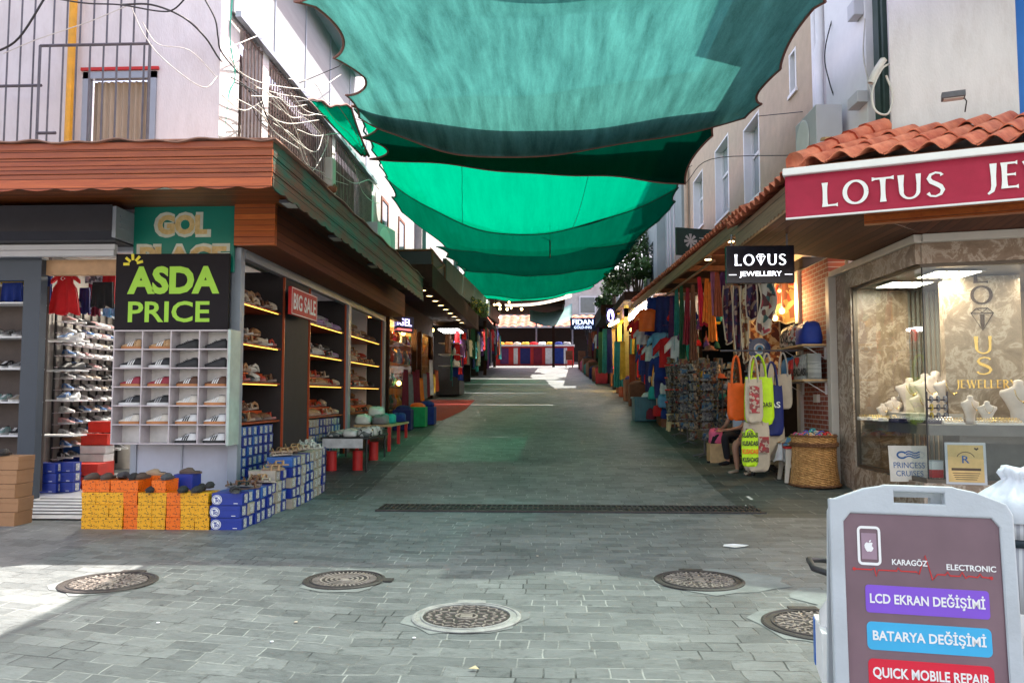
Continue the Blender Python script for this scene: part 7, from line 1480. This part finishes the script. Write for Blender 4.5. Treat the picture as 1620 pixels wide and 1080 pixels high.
# goods in the lit window
t = thing('window_shelf', 'glass shelves of souvenirs in the lit window', 'shelf', (-4.6, 22, 1)); 
for z in (1.1, 1.75, 2.4, 3.0): mb = MB(); mb.box(-5.0, 19.9, z-.02, -4.25, 27.2, z); mb.build('shelf_board', m_pine, t)
rng = random.Random(21); cl = ['mustard', 'brown', 'cream', 'rust', 'orange', 'red', 'teal', 'grey', 'white', 'maroon']
def vase(loc, m, label, s=1, cat='vase', name='vase', group='souvenirs in the lit window'):
    mb = MB(); k = rng.random(); mb.lathe([(.05*s, 0), (.09*s, .08*s), ((.07+.05*k)*s, .2*s), (.035*s, .28*s), (.05*s, .33*s)], 12); o = mb.build(name, m, None, smooth=True); o.location = loc; return tag(o, label, cat, group)
lv = {1.1: 'lowest', 1.75: 'second', 2.4: 'third', 3.0: 'top'}
for z in (1.1, 1.75, 2.4, 3.0):
    for i in range(15):
        y = 20.05+.48*i+rng.uniform(-.1, .1); c = rng.choice(cl)
        vase((-4.45, y, z), mat('glaze_'+c, cols[c], .25, .2, 9), f'{c} vase on the {lv[z]} shelf of the lit window, {ORD[i]} from the near end', rng.uniform(.9, 1.5))
for i, (px, py, Y) in enumerate(((638, 527, 21.5), (631, 606, 21), (676, 528, 25.5), (652, 505, 22.5), (643, 500, 22), (684, 522, 26.5), (612, 530, 20.1))):
    p = atX(px, py, -4.25); t = thing('pendant_lamp', f'glowing pendant lamp in the lit window, {ORD[i]} of the lamps there', 'lamp', (-4.25, p.y, p.z), 0, 'pendant lamps in the lit window'); mb = MB(); mb.sph((0, 0, 0), .07, 8); mb.build('globe', mat('amber_globe', (1, .5, .12), emit=5), t, world=False, smooth=True); mb = MB(); mb.tube([(0, 0, .07), (0, 0, 3.7-p.z)], .006, 4); mb.build('cord', m_bar, t, world=False)
p = atX(640, 513, -3.9); M = facing((-3.9, p.y, p.z), -30); t = board('window_sign', 'small blue lit sign in the souvenir window', 'sign', M, .8, .45, .03, m_navy); m_vio = mat('violet_letters', (.45, .4, 1), emit=1.2); text('IGEL', M @ Matrix.Translation((0, .06, .002)), .6, .2, m_vio, t, bold=.02); mb = MB(); mb.box(-.3, -.16, .002, .3, -.12, .004, 0, M); mb.build('underline', mat('red_glow', (1, .1, .1), emit=1), t)
# floor display below window
for i in range(10):
    y = 20.6+.62*i; c = rng.choice(cl); mb = MB(); h = rng.uniform(.5, 1.1); x = -3.65
    wavy_cloth('hanging_scarf', f'{c} scarf on the display rail under the lit window, {ORD[i]} from the near end', 'scarf', (x, y, gz(y)+h+.35), R(80), .3, .4, h, cm(c), 3, .04, 'goods in front of the lit window')
mb = MB(); y0, y1 = 21.2, 26.8
vs = []
for y in (y0, (y0+y1)/2, y1): vs += [(-3.9, y, gz(y)+.012), (-2.45+(-.35 if y == y0 else 0), y, gz(y)+.012)]
mb.add(vs, [(0, 1, 3, 2), (2, 3, 5, 4)]); tag(mb.build('red_carpet', mat('red_carpet', (.3, .03, .02), .95, .2, 8)), 'red carpet laid on the paving before the lit window', 'carpet')
# upper storeys on the left
ul = thing('white_terrace_building', 'white upper storeys with windows beyond the barred balcony on the left', 'building', (-4.6, 30, 4.2))
mb = MB(); mb.box(-8, 19.6, 4.2, -4.35, 26, 8.6); mb.box(-8, 26.05, 4.2, -4.15, 35, 8.2); mb.box(-8, 35.05, 4.4, -3.9, 47, 8.6); mb.build('wall', m_stucco_s, ul)
for (y0, y1, z0, z1) in ((20.6, 21.5, 4.9, 6.6), (23, 24, 5.3, 6.6), (28, 29, 5.2, 6.6), (31, 32.2, 5.2, 6.6), (37, 38.5, 5.6, 7)):
    x = -4.35 if y1 < 26 else (-4.15 if y1 < 35 else -3.9)
    mb = MB(); mb.box(x-.05, y0, z0, x+.03, y0+.08, z1); mb.box(x-.05, y1-.08, z0, x+.03, y1, z1); mb.box(x-.05, y0, z1, x+.03, y1, z1+.08); mb.box(x-.05, y0-.05, z0-.08, x+.06, y1+.05, z0); f = mb.build('window', m_wood_p, ul); mb = MB(); mb.box(x-.04, y0+.08, z0, x+.012, y1-.08, z1); mb.build('pane', m_glassd, f)
for y in (26, 35): mb = MB(); mb.box(-4.12, y, 4.2, -4.0, y+.12, 8); mb.build('green_post', mat('green_post', (.01, .1, .07), .5), ul)
aircon((-3.9, 18.2, 4.55), R(80), 'larger white air conditioner on the green boarded canopy', 1.3); aircon((-4.0, 21.8, 4.7), R(80), 'smaller white air conditioner beyond the larger one on the left', 1.0)
mb = MB(); mb.box(-4.2, 19.8, 4.55, -2.9, 22.2, 5.1); t = thing('canopy_box', 'dark metal framed box on the canopy beside the air conditioners', 'box', (-3.5, 21, 4.55)); mb.build('box', m_black, t)
mb = MB()
for (a, b_) in (((-2.88, 19.8, 4.57), (-2.88, 22.2, 4.57)), ((-2.88, 19.8, 5.1), (-2.88, 22.2, 5.1)), ((-2.88, 19.8, 4.55), (-2.88, 19.8, 5.1)), ((-2.88, 22.2, 4.55), (-2.88, 22.2, 5.1)), ((-2.88, 19.8, 4.57), (-2.88, 22.2, 5.1)), ((-4.2, 19.78, 5.1), (-2.88, 19.78, 5.1)), ((-4.2, 19.78, 4.57), (-2.88, 19.78, 4.57))): mb.tube([a, b_], .025, 4)
mb.build('frame', m_wood_p, t)
for i, (px, py, Y) in enumerate(((643, 375, 20), (672, 352, 22), (712, 405, 27))): pass
# green cloth hung by the balcony + speaker lamp
a = atX(600, 350, -4.1); wavy_cloth('hanging_cloth', 'green cloth hanging beside the larger air conditioner', 'cloth', (-4.1, 19.4, 5.7), R(85), .5, .6, 1.3, cm('green'), 2, .05)
p = atX(521, 285, -4.2); t = thing('wall_lamp', 'beige wall lamp with brown lens on the white balcony post', 'lamp', (-4.2, p.y, p.z)); mb = MB(); mb.box(-4.28, p.y-.13, p.z-.15, -4.1, p.y+.13, p.z+.42); mb.build('housing', m_beam, t, bevel=.04); mb = MB(); mb.sph((-4.14, p.y, p.z-.16), .1, 8); mb.build('lens', m_wood_p, t, smooth=True)
# timber pergola over the far end, dark under its boards
pg = thing('timber_pergola', 'dark timber pergola with boards over the far left end of the street', 'pergola', (-1.5, 44, gz(44)))
for x, y in ((-3.2, 39.5), (-3.2, 46.5), (.2, 46.5)): mb = MB(); mb.box(x, y, gz(y), x+.15, y+.15, 6.3); mb.build('post', m_dkw, pg)
mb = MB(); mb.box(-4, 39.2, 6.2, .8, 47, 6.3); mb.box(-4, 39.1, 5.9, .8, 39.2, 6.45); mb.box(.7, 39.2, 5.95, .8, 47, 6.2); mb.build('roof_board', m_dkw, pg)
# far left row of shops
fl3 = thing('far_left_shops', 'row of small dark shops farther up on the left', 'building', (-3.8, 37, gz(37)))
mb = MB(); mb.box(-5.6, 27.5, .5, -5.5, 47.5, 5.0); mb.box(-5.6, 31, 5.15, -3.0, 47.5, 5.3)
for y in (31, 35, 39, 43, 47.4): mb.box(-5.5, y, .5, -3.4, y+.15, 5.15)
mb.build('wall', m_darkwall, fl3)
mb = MB()
for k in range(4): y = 31.2+4*k; mb.box(-3.0, y, 4.85+.25*k, -2.95, y+3.7, 5.35+.25*k)
mb.build('fascia_board', m_dkw, fl3)
mb = MB(); m_dg = mat('dark_green_board', (.02, .06, .045), .6, .3, 3, dirt=.5)
for (a, b_) in ((22.3, 26.5), (26.6, 31), (31.1, 36), (36.1, 41), (41.1, 46.8)):
    za = 4.55+.045*(a-22); slopebox(mb, -2.95, -2.85, a, b_, za, za+.2, za+.75, za+.95)
mb.build('sign_fascia', m_dg, fl3)
for i in range(56):
    y = 27.8+.35*i; c = rng.choice(['black', 'navy', 'teal', 'white', 'maroon', 'grey', 'brown', 'red', 'cream', 'dark_green', 'cobalt', 'purple', 'rust']); z = gz(y)+rng.uniform(1.7, 2.4)
    x = -3.35+.0*y+rng.uniform(-.12, .12)+(y-28)*.022
    if i % 3 == 0: tshirt((x, y, z), R(80), cm(c), f'{c.replace("_", " ")} shirt hung before the far left shops, {ORD[(i//3)%20]} shirt going up the street', 1.1, 'clothes before the far left shops')
    else: wavy_cloth('hanging_garment', f'{c.replace("_", " ")} garment hung before the far left shops, {ORD[i%20]} of the {["nearer", "middle", "farthest"][i//20]} ones', 'garment', (x, y, z), R(rng.uniform(60, 100)), .25, .35, rng.uniform(.8, 1.6), cm(c), 3, .05, 'clothes before the far left shops')
t = thing('glass_cabinet', 'lit glass cabinet standing before the far left shops', 'cabinet', (-3.5, 28.8, gz(28.8))); g = gz(28.8); mb = MB(); mb.box(-3.9, 28, g, -3.1, 29.6, g+.5); mb.box(-3.9, 28, g+2.3, -3.1, 29.6, g+2.4); mb.build('carcass', m_black, t)
for z in (1, 1.4, 1.8): mb = MB(); mb.box(-3.85, 28.05, g+z, -3.15, 29.55, g+z+.02); mb.build('shelf', m_whitep, t)
mb = MB(); mb.box(-3.85, 28.05, g+2.27, -3.15, 29.55, g+2.3); mb.build('lamp', m_ledw, t)
for i in range(10): vase((-3.3+.0*i, 28.15+.3*(i % 5), g+(1.02 if i < 5 else 1.42)), m_panel_w, f'white figurine in the lit glass cabinet, {ORD[i]} one', .7, 'figurine', 'figurine', 'figurines in the glass cabinet')
# planters with flowers and bulbs over the far part
def leaves(mb, c, rx, ry, rz_, n, s, mi=1, rng=rng):
    for k in range(n):
        while True:
            q = Vector((rng.uniform(-1, 1), rng.uniform(-1, 1), rng.uniform(-1, 1)))
            if q.length < 1: break
        q = Vector(c)+Vector((q.x*rx, q.y*ry, q.z*rz_)); a = Vector((rng.uniform(-1, 1), rng.uniform(-1, 1), rng.uniform(-1, 1))).normalized(); b = a.cross(Vector((rng.uniform(-1, 1), .3, rng.uniform(-1, 1)))).normalized(); ss = s*rng.uniform(.6, 1.4)
        mb.add([q-a*ss, q+b*ss*.5, q+a*ss, q-b*ss*.5], [(0, 1, 2, 3)], mi)
m_leaf = mat('leaf_green', (.03, .09, .025), .6, .5, 2, col2=(.07, .17, .03)); m_bark = mat('bark', (.1, .07, .05), .9, .3, 8)
def tree(x, y, z0, ht, blobs, label, n=700, s=.09):
    t = thing('tree', label, 'tree', (x, y, z0), 0, 'trees up the street'); mb = MB(); top = Vector((x, y, z0+ht))
    mb.tube([(x, y, z0), (x+.06, y, z0+ht*.5), top], [.13, .1, .05], 8)
    for bx_, by_, bz_, r in blobs: mb.tube([(x+.06, y, z0+ht*.55), (x+bx_*.6, y+by_*.6, z0+ht*.8), (x+bx_, y+by_, z0+bz_)], [.06, .04, .015], 6)
    mb.build('trunk', m_bark, t); mb = MB()
    for bx_, by_, bz_, r in blobs: leaves(mb, (x+bx_, y+by_, z0+bz_), r, r, r*.75, n, s, 0)
    mb.build('crown', m_leaf, t)
tree(3.4, 31.5, gz(31.5), 5.2, [(-.2, 0, 5.3, .8), (.5, .6, 5.9, .8), (-.5, 1.2, 4.5, .7), (.2, -.7, 4.6, .6)], 'dark green tree above the right eave halfway up the street')
tree(3.1, 38, gz(38), 4.0, [(-.1, 0, 4.2, .6), (-.4, .8, 3.6, .5), (.4, .6, 4.6, .6)], 'smaller dark tree farther up on the right')
for i, (x, y) in enumerate(((-3.0, 30), (-2.95, 32.5), (-2.9, 35))):
    t = thing('flower_planter', f'trailing planter on the left canopy edge, the {["nearest", "middle", "farthest"][i]} one', 'planter', (x, y, 4.6+.15*i), 0, 'planters on the left canopy'); z = 4.75+.15*i; mb = MB(); mb.box(x-.12, y-.6, z, x+.12, y+.6, z+.2); mb.build('trough', m_dkw, t); mb = MB(); leaves(mb, (x+.05, y, z+.15), .25, .7, .35, 500, .05, 0); mb.build('foliage', m_leaf, t); mb = MB(); leaves(mb, (x+.1, y, z+.2), .25, .7, .3, 40, .05, 0); mb.build('blossom', m_yel, t)
for i in range(14):
    x = rng.uniform(-2.9, -1.2); y = rng.uniform(36, 44); z = 1.5+(625-rng.uniform(476, 508))/1280*y; t = thing('hanging_bulb', f'warm bulb hanging over the far left of the street, {ORD[i]} one', 'bulb', (x, y, z), 0, 'warm bulbs over the far street'); mb = MB(); mb.sph((0, 0, 0), .045 if i % 3 else .06, 8); mb.build('globe', m_warm, t, world=False, smooth=True); mb = MB(); mb.tube([(0, 0, .07), (0, 0, .6)], .01, 4); mb.build('cord', m_bar, t, world=False)

# ================================================================ right side farther up
fr3 = thing('far_right_shops', 'row of stalls farther up on the right with a lit golden doorway', 'building', (3, 36, gz(36)))
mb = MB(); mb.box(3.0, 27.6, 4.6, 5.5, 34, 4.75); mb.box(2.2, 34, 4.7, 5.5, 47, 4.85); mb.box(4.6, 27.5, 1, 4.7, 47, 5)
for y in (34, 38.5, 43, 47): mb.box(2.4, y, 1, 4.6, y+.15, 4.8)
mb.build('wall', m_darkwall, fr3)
mb = MB(); mb.box(2.2, 34, 4.85, 3.4, 47, 5.3); mb.box(2.6, 27.7, 4.75, 3.2, 34, 5.05); mb.build('fascia_board', m_dkw, fr3)
m_goldp = mat('gilded_frame', (.6, .38, .06), .35, .2, 9)
gd_ = thing('gilded_doorway', 'golden framed lit shop doorway on the right', 'doorway', (2.9, 29, gz(29)))
mb = MB()
for y in (27.9, 30.6, 33.4): mb.box(2.6, y, gz(y), 2.75, y+.15, 4.6)
mb.box(2.6, 27.9, 4.2, 2.75, 33.5, 4.5); mb.build('frame', m_goldp, gd_)
mb = MB(); mb.box(4.2, 27.9, gz(28), 4.3, 33.5, 4.6); mb.build('inner_wall', m_goldp, gd_)
ld = bpy.data.lights.new('doorway_lamp', 'POINT'); ld.energy = 120; ld.color = (1, .62, .15); ld.shadow_soft_size = .2; lo = bpy.data.objects.new('doorway_lamp', ld); lo.location = (3.4, 30, 3.9); C.objects.link(lo)
for i, (y, z) in enumerate(((28.6, 3.9), (29.8, 3.6), (31, 4.0), (32.4, 3.7))): t = thing('pendant_lamp', f'amber pendant lamp in the golden doorway, {ORD[i]} from the near post', 'lamp', (3.2, y, z), 0, 'pendant lamps in the golden doorway'); mb = MB(); mb.sph((0, 0, 0), .1, 8); mb.build('globe', mat('amber_globe', (1, .5, .12), emit=5), t, world=False, smooth=True); mb = MB(); mb.tube([(0, 0, .1), (0, 0, 4.6-z)], .008, 4); mb.build('cord', m_bar, t, world=False)
for i in range(9): y = 28.2+.55*i; c = ['mustard', 'teal', 'brown', 'cream', 'rust', 'rust', 'mustard', 'teal', 'brown'][i]; wavy_cloth('robe', f'{c} robe hanging in and beside the golden doorway, {ORD[i]} going back', 'robe', (2.95, y, gz(y)+2.1), R(-75), .22, .34, 1.35, cm(c), 4, .05, 'robes by the golden doorway')
for i in range(60):
    y = 23.2+.39*i; c = rng.choice(['navy', 'cobalt', 'teal', 'black', 'maroon', 'dark_green', 'brown', 'purple', 'red', 'white', 'rust']); 
    if 27.6 < y < 33.2: continue
    x = (2.95 if y < 34 else 2.5-.03*(y-34))+rng.uniform(-.1, .2); z = gz(y)+rng.uniform(1.6, 2.6)
    if i % 3 == 0: tshirt((x, y, z), R(-70), cm(c), f'{c.replace("_", " ")} shirt hung at the far right stalls, {ORD[(i//3)%20]} shirt going up the street', 1.1, 'clothes at the far right stalls')
    else: wavy_cloth('hanging_garment', f'{c.replace("_", " ")} garment hung at the far right stalls, {ORD[i%20]} of the {["nearer", "middle", "farthest"][i//20]} ones', 'garment', (x, y, z), R(rng.uniform(-100, -60)), .25, .4, rng.uniform(.9, 1.7), cm(c), 3, .05, 'clothes at the far right stalls')
for i in range(14):
    y = 25+1.5*i; x = 2.7 if y < 34 else 2.2-.03*(y-34); z0 = gz(y); c = ['brown', 'navy', 'rust', 'teal', 'black', 'pink', 'maroon'][i % 7]
    t = thing('goods_bin', f'{c} covered bin on the ground at the right stalls, {ORD[i]} going up the street', 'bin', (x, y, z0), R(rng.uniform(-10, 10)), 'bins along the right stalls'); mb = MB(); h = rng.uniform(.4, .8); mb.box(-.25, -.3, 0, .25, .3, h); mb.build('bin_body', m_wood_p if i % 2 else cm(c), t, world=False, bevel=.015); mb = MB(); mb.sph((0, 0, h), .24, 8, sz=.5); mb.build('heap', cm(c), t, world=False, smooth=True)
p = at(922, 512, 37); M = facing(p, -90); t = board('shop_sign', 'small dark blue sign with pale letters far up on the right', 'sign', M, 1.15, .55, .06, m_navy); text('FIDAN', M @ Matrix.Translation((0, .08, .002)), .95, .24, mat('pale_blue_lit', (.5, .6, 1), emit=1), t, bold=.02); text('GOLD-ING', M @ Matrix.Translation((0, -.16, .002)), .8, .12, mat('pale_blue_lit', (.5, .6, 1), emit=1), t)
p = at(966, 499, 29); M = facing(p, -90); t = board('neon_sign', 'violet neon sign on the right under the dark tree', 'sign', M, .32, .55, .05, m_navy); mb = MB(); ribbon(mb, circ(0, .0, .1, .2, n=16), .04, M, .002); ribbon(mb, [(-.08, -.1), (0, .2), (.08, -.1)], .03, M, .004); mb.build('neon_tube', mat('violet_neon', (.45, .35, 1), emit=4), t)
t = thing('tube_light', 'warm tube light slanting under the right fascia', 'tube light', (2.5, 28.5, 4)); a = at(964, 515, 29.0); b_ = at(978, 508, 27.8); mb = MB(); mb.tube([a, b_], .05, 8); mb.build('tube', m_warm, t); mb = MB(); mb.tube([a+Vector((0, 0, .07)), b_+Vector((0, 0, .07))], .04, 6); mb.build('batten', m_whitep, t)
a = at(766, 470, 37); t = thing('tube_light', 'short white tube light at the far left under the nets', 'tube light', a); mb = MB(); mb.tube([a, a+Vector((.12, 0, -.25))], .05, 8); mb.build('tube', m_ledw, t); mb = MB(); mb.tube([a+Vector((0, .08, .02)), a+Vector((.12, .08, -.25))], .03, 6); mb.build('batten', m_whitep, t)
# ================================================================ far end
eb = thing('end_building', 'pale building with tiled roof closing the far end of the street', 'building', (0, 58, gz(58)))
mb = MB(); mb.box(-14, 58, 3, 14, 60, 10.5); mb.build('wall', m_stucco_s, eb)
for k, x in enumerate((-5, -2.6, -.2, 2.2, 4.6)): mb = MB(); mb.box(x, 57.94, 7.3, x+1.2, 58.0, 8.6); f = mb.build('window', m_panel_w, eb); mb = MB(); mb.box(x+.1, 57.9, 7.4, x+1.1, 57.935, 8.5); mb.build('pane', m_glassd, f)
tile_roof(Vector((-8, 50, 5.75)), Vector((6, 50, 5.75)), Vector((-8, 53, 6.7)), Vector((6, 53, 6.7)), 'tiled_roof', eb, 5, .5)
mb = MB(); mb.box(-8, 52.8, 3, 6, 53, 5.9); mb.build('lower_wall', m_darkwall, eb)
stl = thing('market_stall', 'red fronted market stall at the far end of the street', 'stall', (-.3, 49, gz(49)))
g = gz(48.3); mb = MB(); mb.box(-3.2, 48.4, g, 1.5, 49.2, g+1.15); mb.build('counter', m_red, stl)
mb = MB(); mb.box(-3.25, 48.3, g+1.15, 1.55, 49.3, g+1.25); mb.build('counter_top', m_whitep, stl)
for x in (-3.2, -.8, 1.4): mb = MB(); mb.box(x, 49.2, g, x+.1, 49.3, g+2.6); mb.build('post', m_bar, stl)
for i, (x, c, w) in enumerate(((-2.9, 'purple', .5), (-2.1, 'white', .25), (-1.7, 'navy', .6), (-.9, 'maroon', .5), (-.2, 'white', .5), (.3, 'cobalt', .6), (.9, 'white', .2))): mb = MB(); mb.box(x, 48.35, g+.1, x+w, 48.39, g+1.05); tag(mb.build('hung_flag', cm(c)), f'{c} cloth hung on the red stall front, {ORD[i]} from the left', 'cloth', 'cloths on the red stall')
for i in range(9): x = -2.9+.5*i; c = ['mustard', 'orange', 'cream', 'mustard', 'red', 'white', 'mustard', 'cobalt', 'grey'][i]; pf('goods_heap', f'{c} heap of goods on the far stall counter, {ORD[i]} from the left', 'goods', x-.24, 48.5, g+1.25, x+.24, 49, g+1.42, cm(c))
for i, x in enumerate((1.75, 2.1)):
    z0 = gz(46); t = thing('wooden_chair', f'dark chair near the red stall on the right, the {"left" if i == 0 else "right"} one', 'chair', (x-.6+.3*i, 45.5-1.5*i, z0-.1*i), 0, 'chairs near the far stall'); mb = MB(); mb.box(-.2, -.2, .42, .2, .2, .46); mb.build('seat', m_wood_p, t, world=False); mb = MB(); mb.box(-.2, .17, .46, .2, .2, .95); mb.build('backrest', m_wood_p, t, world=False)
    for sx in (-.18, .18):
        for sy in (-.18, .18): mb = MB(); mb.box(sx-.02, sy-.02, 0, sx+.02, sy+.02, .42); mb.build('leg', m_wood_p, t, world=False)
# building behind the camera side (seen only in reflections and as shade)
# ================================================================ cables
cable([at(-10, 85, 9.6), at(30, 60, 9.5), at(75, -10, 9.5)], .014, m_cable, 'thick black cable crossing the top left corner of the bars')
cable([at(55, -8, 9.5), at(130, 5, 9.4), at(190, 8, 9.4), at(250, 18, 9.4), at(275, 15, 9.3), at(298, -8, 9.3)], .01, m_cable, 'black cable looping in front of the bars and up again')
cable([at(190, 8, 9.45), at(240, 8, 9.5), at(290, 28, 9.6), at(325, 60, 9.8), at(352, 100, 10.4), at(400, 150, 11.8), at(470, 205, 13.5)], .013, m_cable, 'long black cable running round the white corner to the balcony bars')
cable([at(320, -8, 9.7), at(340, 30, 9.8), at(345, 60, 9.9), at(352, 85, 10.1), at(390, 130, 11.4)], .011, m_cable, 'black cable coming down the white corner')
cable([at(368, -8, 10.5), at(364, 60, 10.6), at(372, 120, 10.7), at(362, 150, 10.6), at(355, 205, 10.5)], .009, m_cableg, 'green cable hanging down the balcony bars')
cable([at(205, 5, 9.5), at(228, 55, 9.6), at(260, 95, 9.7), at(320, 138, 9.8), at(345, 120, 10.2)], .006, m_cablew, 'thin pale cable draped across the white corner wall')
wc = [[(352, 80), (395, 62), (430, 48)], [(362, 90), (385, 118), (430, 135), (500, 140), (540, 118)], [(405, 165), (450, 195), (505, 190)], [(395, 130), (450, 170), (485, 250), (495, 270), (515, 235), (520, 215)], [(440, 150), (480, 182), (520, 178), (560, 188)], [(470, 205), (500, 215), (540, 212), (585, 225)], [(530, 270), (560, 290), (585, 285), (600, 300)], [(560, 260), (572, 300), (588, 318), (600, 322)], [(430, 185), (470, 225), (500, 240), (512, 210)], [(350, 150), (385, 175), (420, 160), (445, 175)]]
for i, pts in enumerate(wc):
    P = [atX(x, y, -4.15+.03*(i % 3)) for x, y in pts]; cable(P, .008, m_cablew, f'pale tangled cable on the balcony bars, {ORD[i]} from the corner', group='pale cables on the balcony bars')
cable([at(424, 152, 13), at(525, 110, 14), at(545, 100, 13.5)], .008, m_cable, 'thin wire from the balcony to the pale net'); cable([at(1200, 184, 15), at(1300, 174, 13.5)], .008, m_cable, 'thin wire tying the pale net to the beige building'); cable([at(1085, 290, 17), at(1125, 252, 16.5), at(1275, 245, 13)], .008, m_cable, 'thin wire tying the dark net to the beige building'); cable([at(950, 362, 28), at(1020, 300, 25), at(1095, 262, 24)], .01, m_cable, 'wire from the green net to the beige drainpipe')

mb = MB(); c_ = atG(741, 1061); mb.add([(c_.x, c_.y, .014), (c_.x+.03, c_.y-.015, .02), (c_.x+.06, c_.y, .012), (c_.x+.035, c_.y+.025, .024)], [(0, 1, 2, 3)]); tag(mb.build('dry_leaf', mat('dry_leaf', (.6, .5, .3), .8)), 'dry yellowish leaf lying near the bottom middle of the street', 'leaf')
rng = random.Random(4)
for i, (px, py) in enumerate(((468, 985), (250, 986), (430, 1016), (1010, 650), (712, 735), (560, 905), (850, 880), (1180, 800), (655, 1010))):
    c_ = atG(px, py); mb = MB(); mb.lathe([(.012, 0), (.012, .004), (.004, .006)], 8); o = mb.build('litter', m_white if i % 3 else m_canvas); o.location = (c_.x, c_.y, gz(c_.y)+.006); tag(o, f'tiny pale scrap of litter on the paving, {ORD[i]} of the scraps', 'litter', 'scraps of litter on the paving')

for i, (y, e_) in enumerate(((32.8, 60), (37, 60), (41, 50))):   # lit interiors of the far left shops
    ld = bpy.data.lights.new('shop_lamp', 'POINT'); ld.energy = e_; ld.color = (1, .7, .35); ld.shadow_soft_size = .15; lo = bpy.data.objects.new('shop_lamp', ld); lo.location = (-4.4, y, gz(y)+2.5); C.objects.link(lo)
    t = thing('pendant_lamp', f'warm pendant lamp inside the far left shops, the {["nearest", "middle", "farthest"][i]} one', 'lamp', (-4.0, y, gz(y)+2.35), 0, 'pendant lamps in the far left shops'); mb = MB(); mb.sph((0, 0, 0), .09, 8); mb.build('globe', m_warm, t, world=False, smooth=True); mb = MB(); mb.tube([(0, 0, .09), (0, 0, .9)], .008, 4); mb.build('cord', m_bar, t, world=False)
rng = random.Random(77)
kinds = [('pouch', .1, .14), ('hat', .13, .08), ('doll', .07, .2), ('purse', .12, .12)]
for i in range(80):   # small goods hung densely through the souvenir stalls
    y = 15.2+(i % 20)*.43+rng.uniform(-.12, .12); lvl = i//20; z = gz(y)+1.0+.42*lvl+rng.uniform(-.12, .12)+(.9 if lvl > 1 else 0)*.3; x = (3.5, 3.2, 3.05, 3.15)[lvl]+rng.uniform(-.12, .25)
    k, rr, hh = kinds[rng.randrange(4)]; c = rng.choice(['maroon', 'navy', 'red', 'teal', 'brown', 'cream', 'mustard', 'purple', 'grey', 'dark_green', 'rust', 'cobalt'])
    mb = MB(); prof = {'pouch': [(rr*.5, 0), (rr, hh*.3), (rr*.8, hh*.8), (rr*.3, hh), (rr*.45, hh*1.15)], 'hat': [(rr*1.3, 0), (rr*1.2, .01), (rr*.7, .03), (rr*.65, hh), (rr*.1, hh*1.2)], 'doll': [(rr, 0), (rr*.6, hh*.5), (rr*.3, hh*.65), (rr*.55, hh*.8), (rr*.4, hh), (.01, hh*1.1)], 'purse': [(rr*.9, 0), (rr, hh*.5), (rr*.7, hh), (rr*.2, hh*1.05)]}[k]
    mb.lathe([(a, b) for a, b in prof], 10, sy=.55 if k in ('pouch', 'purse') else 1); mb.tube([(0, 0, hh), (0, 0, hh+.12)], .005, 4)
    o = mb.build(k, cm(c), None, smooth=True); o.location = (x, y, z); o.rotation_euler = (0, 0, rng.uniform(0, 3))
    tag(o, f'{c.replace("_", " ")} {k} hung among the souvenir stalls, {["lowest", "second", "third", "highest"][lvl]} level, {ORD[i%20]} going back', k, 'small goods hung in the souvenir stalls')
for i in range(12):
    x0, y0 = rng.uniform(355, 470), rng.uniform(70, 170); L_ = [(x0, y0+ (x0-355)*.5)]; 
    for k in range(3): L_.append((L_[-1][0]+rng.uniform(15, 45), L_[-1][1]+rng.uniform(-5, 45)))
    cable([atX(x, y, -4.12+.02*(i % 4)) for x, y in L_], rng.uniform(.005, .009), m_cablew if i % 3 else m_cable, f'{"pale" if i % 3 else "black"} loose cable across the balcony bars, {ORD[i]} of the loose ones', group='loose cables on the balcony bars')
cable([at(225, 35, 9.6), at(250, 70, 9.7), at(300, 80, 9.8), at(345, 125, 10.2)], .005, m_cablew, 'hair thin pale cable sagging across the front white wall')
cable([at(5, 85, 9.6), at(60, 62, 9.6), at(140, 35, 9.6), at(200, 10, 9.6)], .006, m_cablew, 'thin pale cable strung across the front window bars')
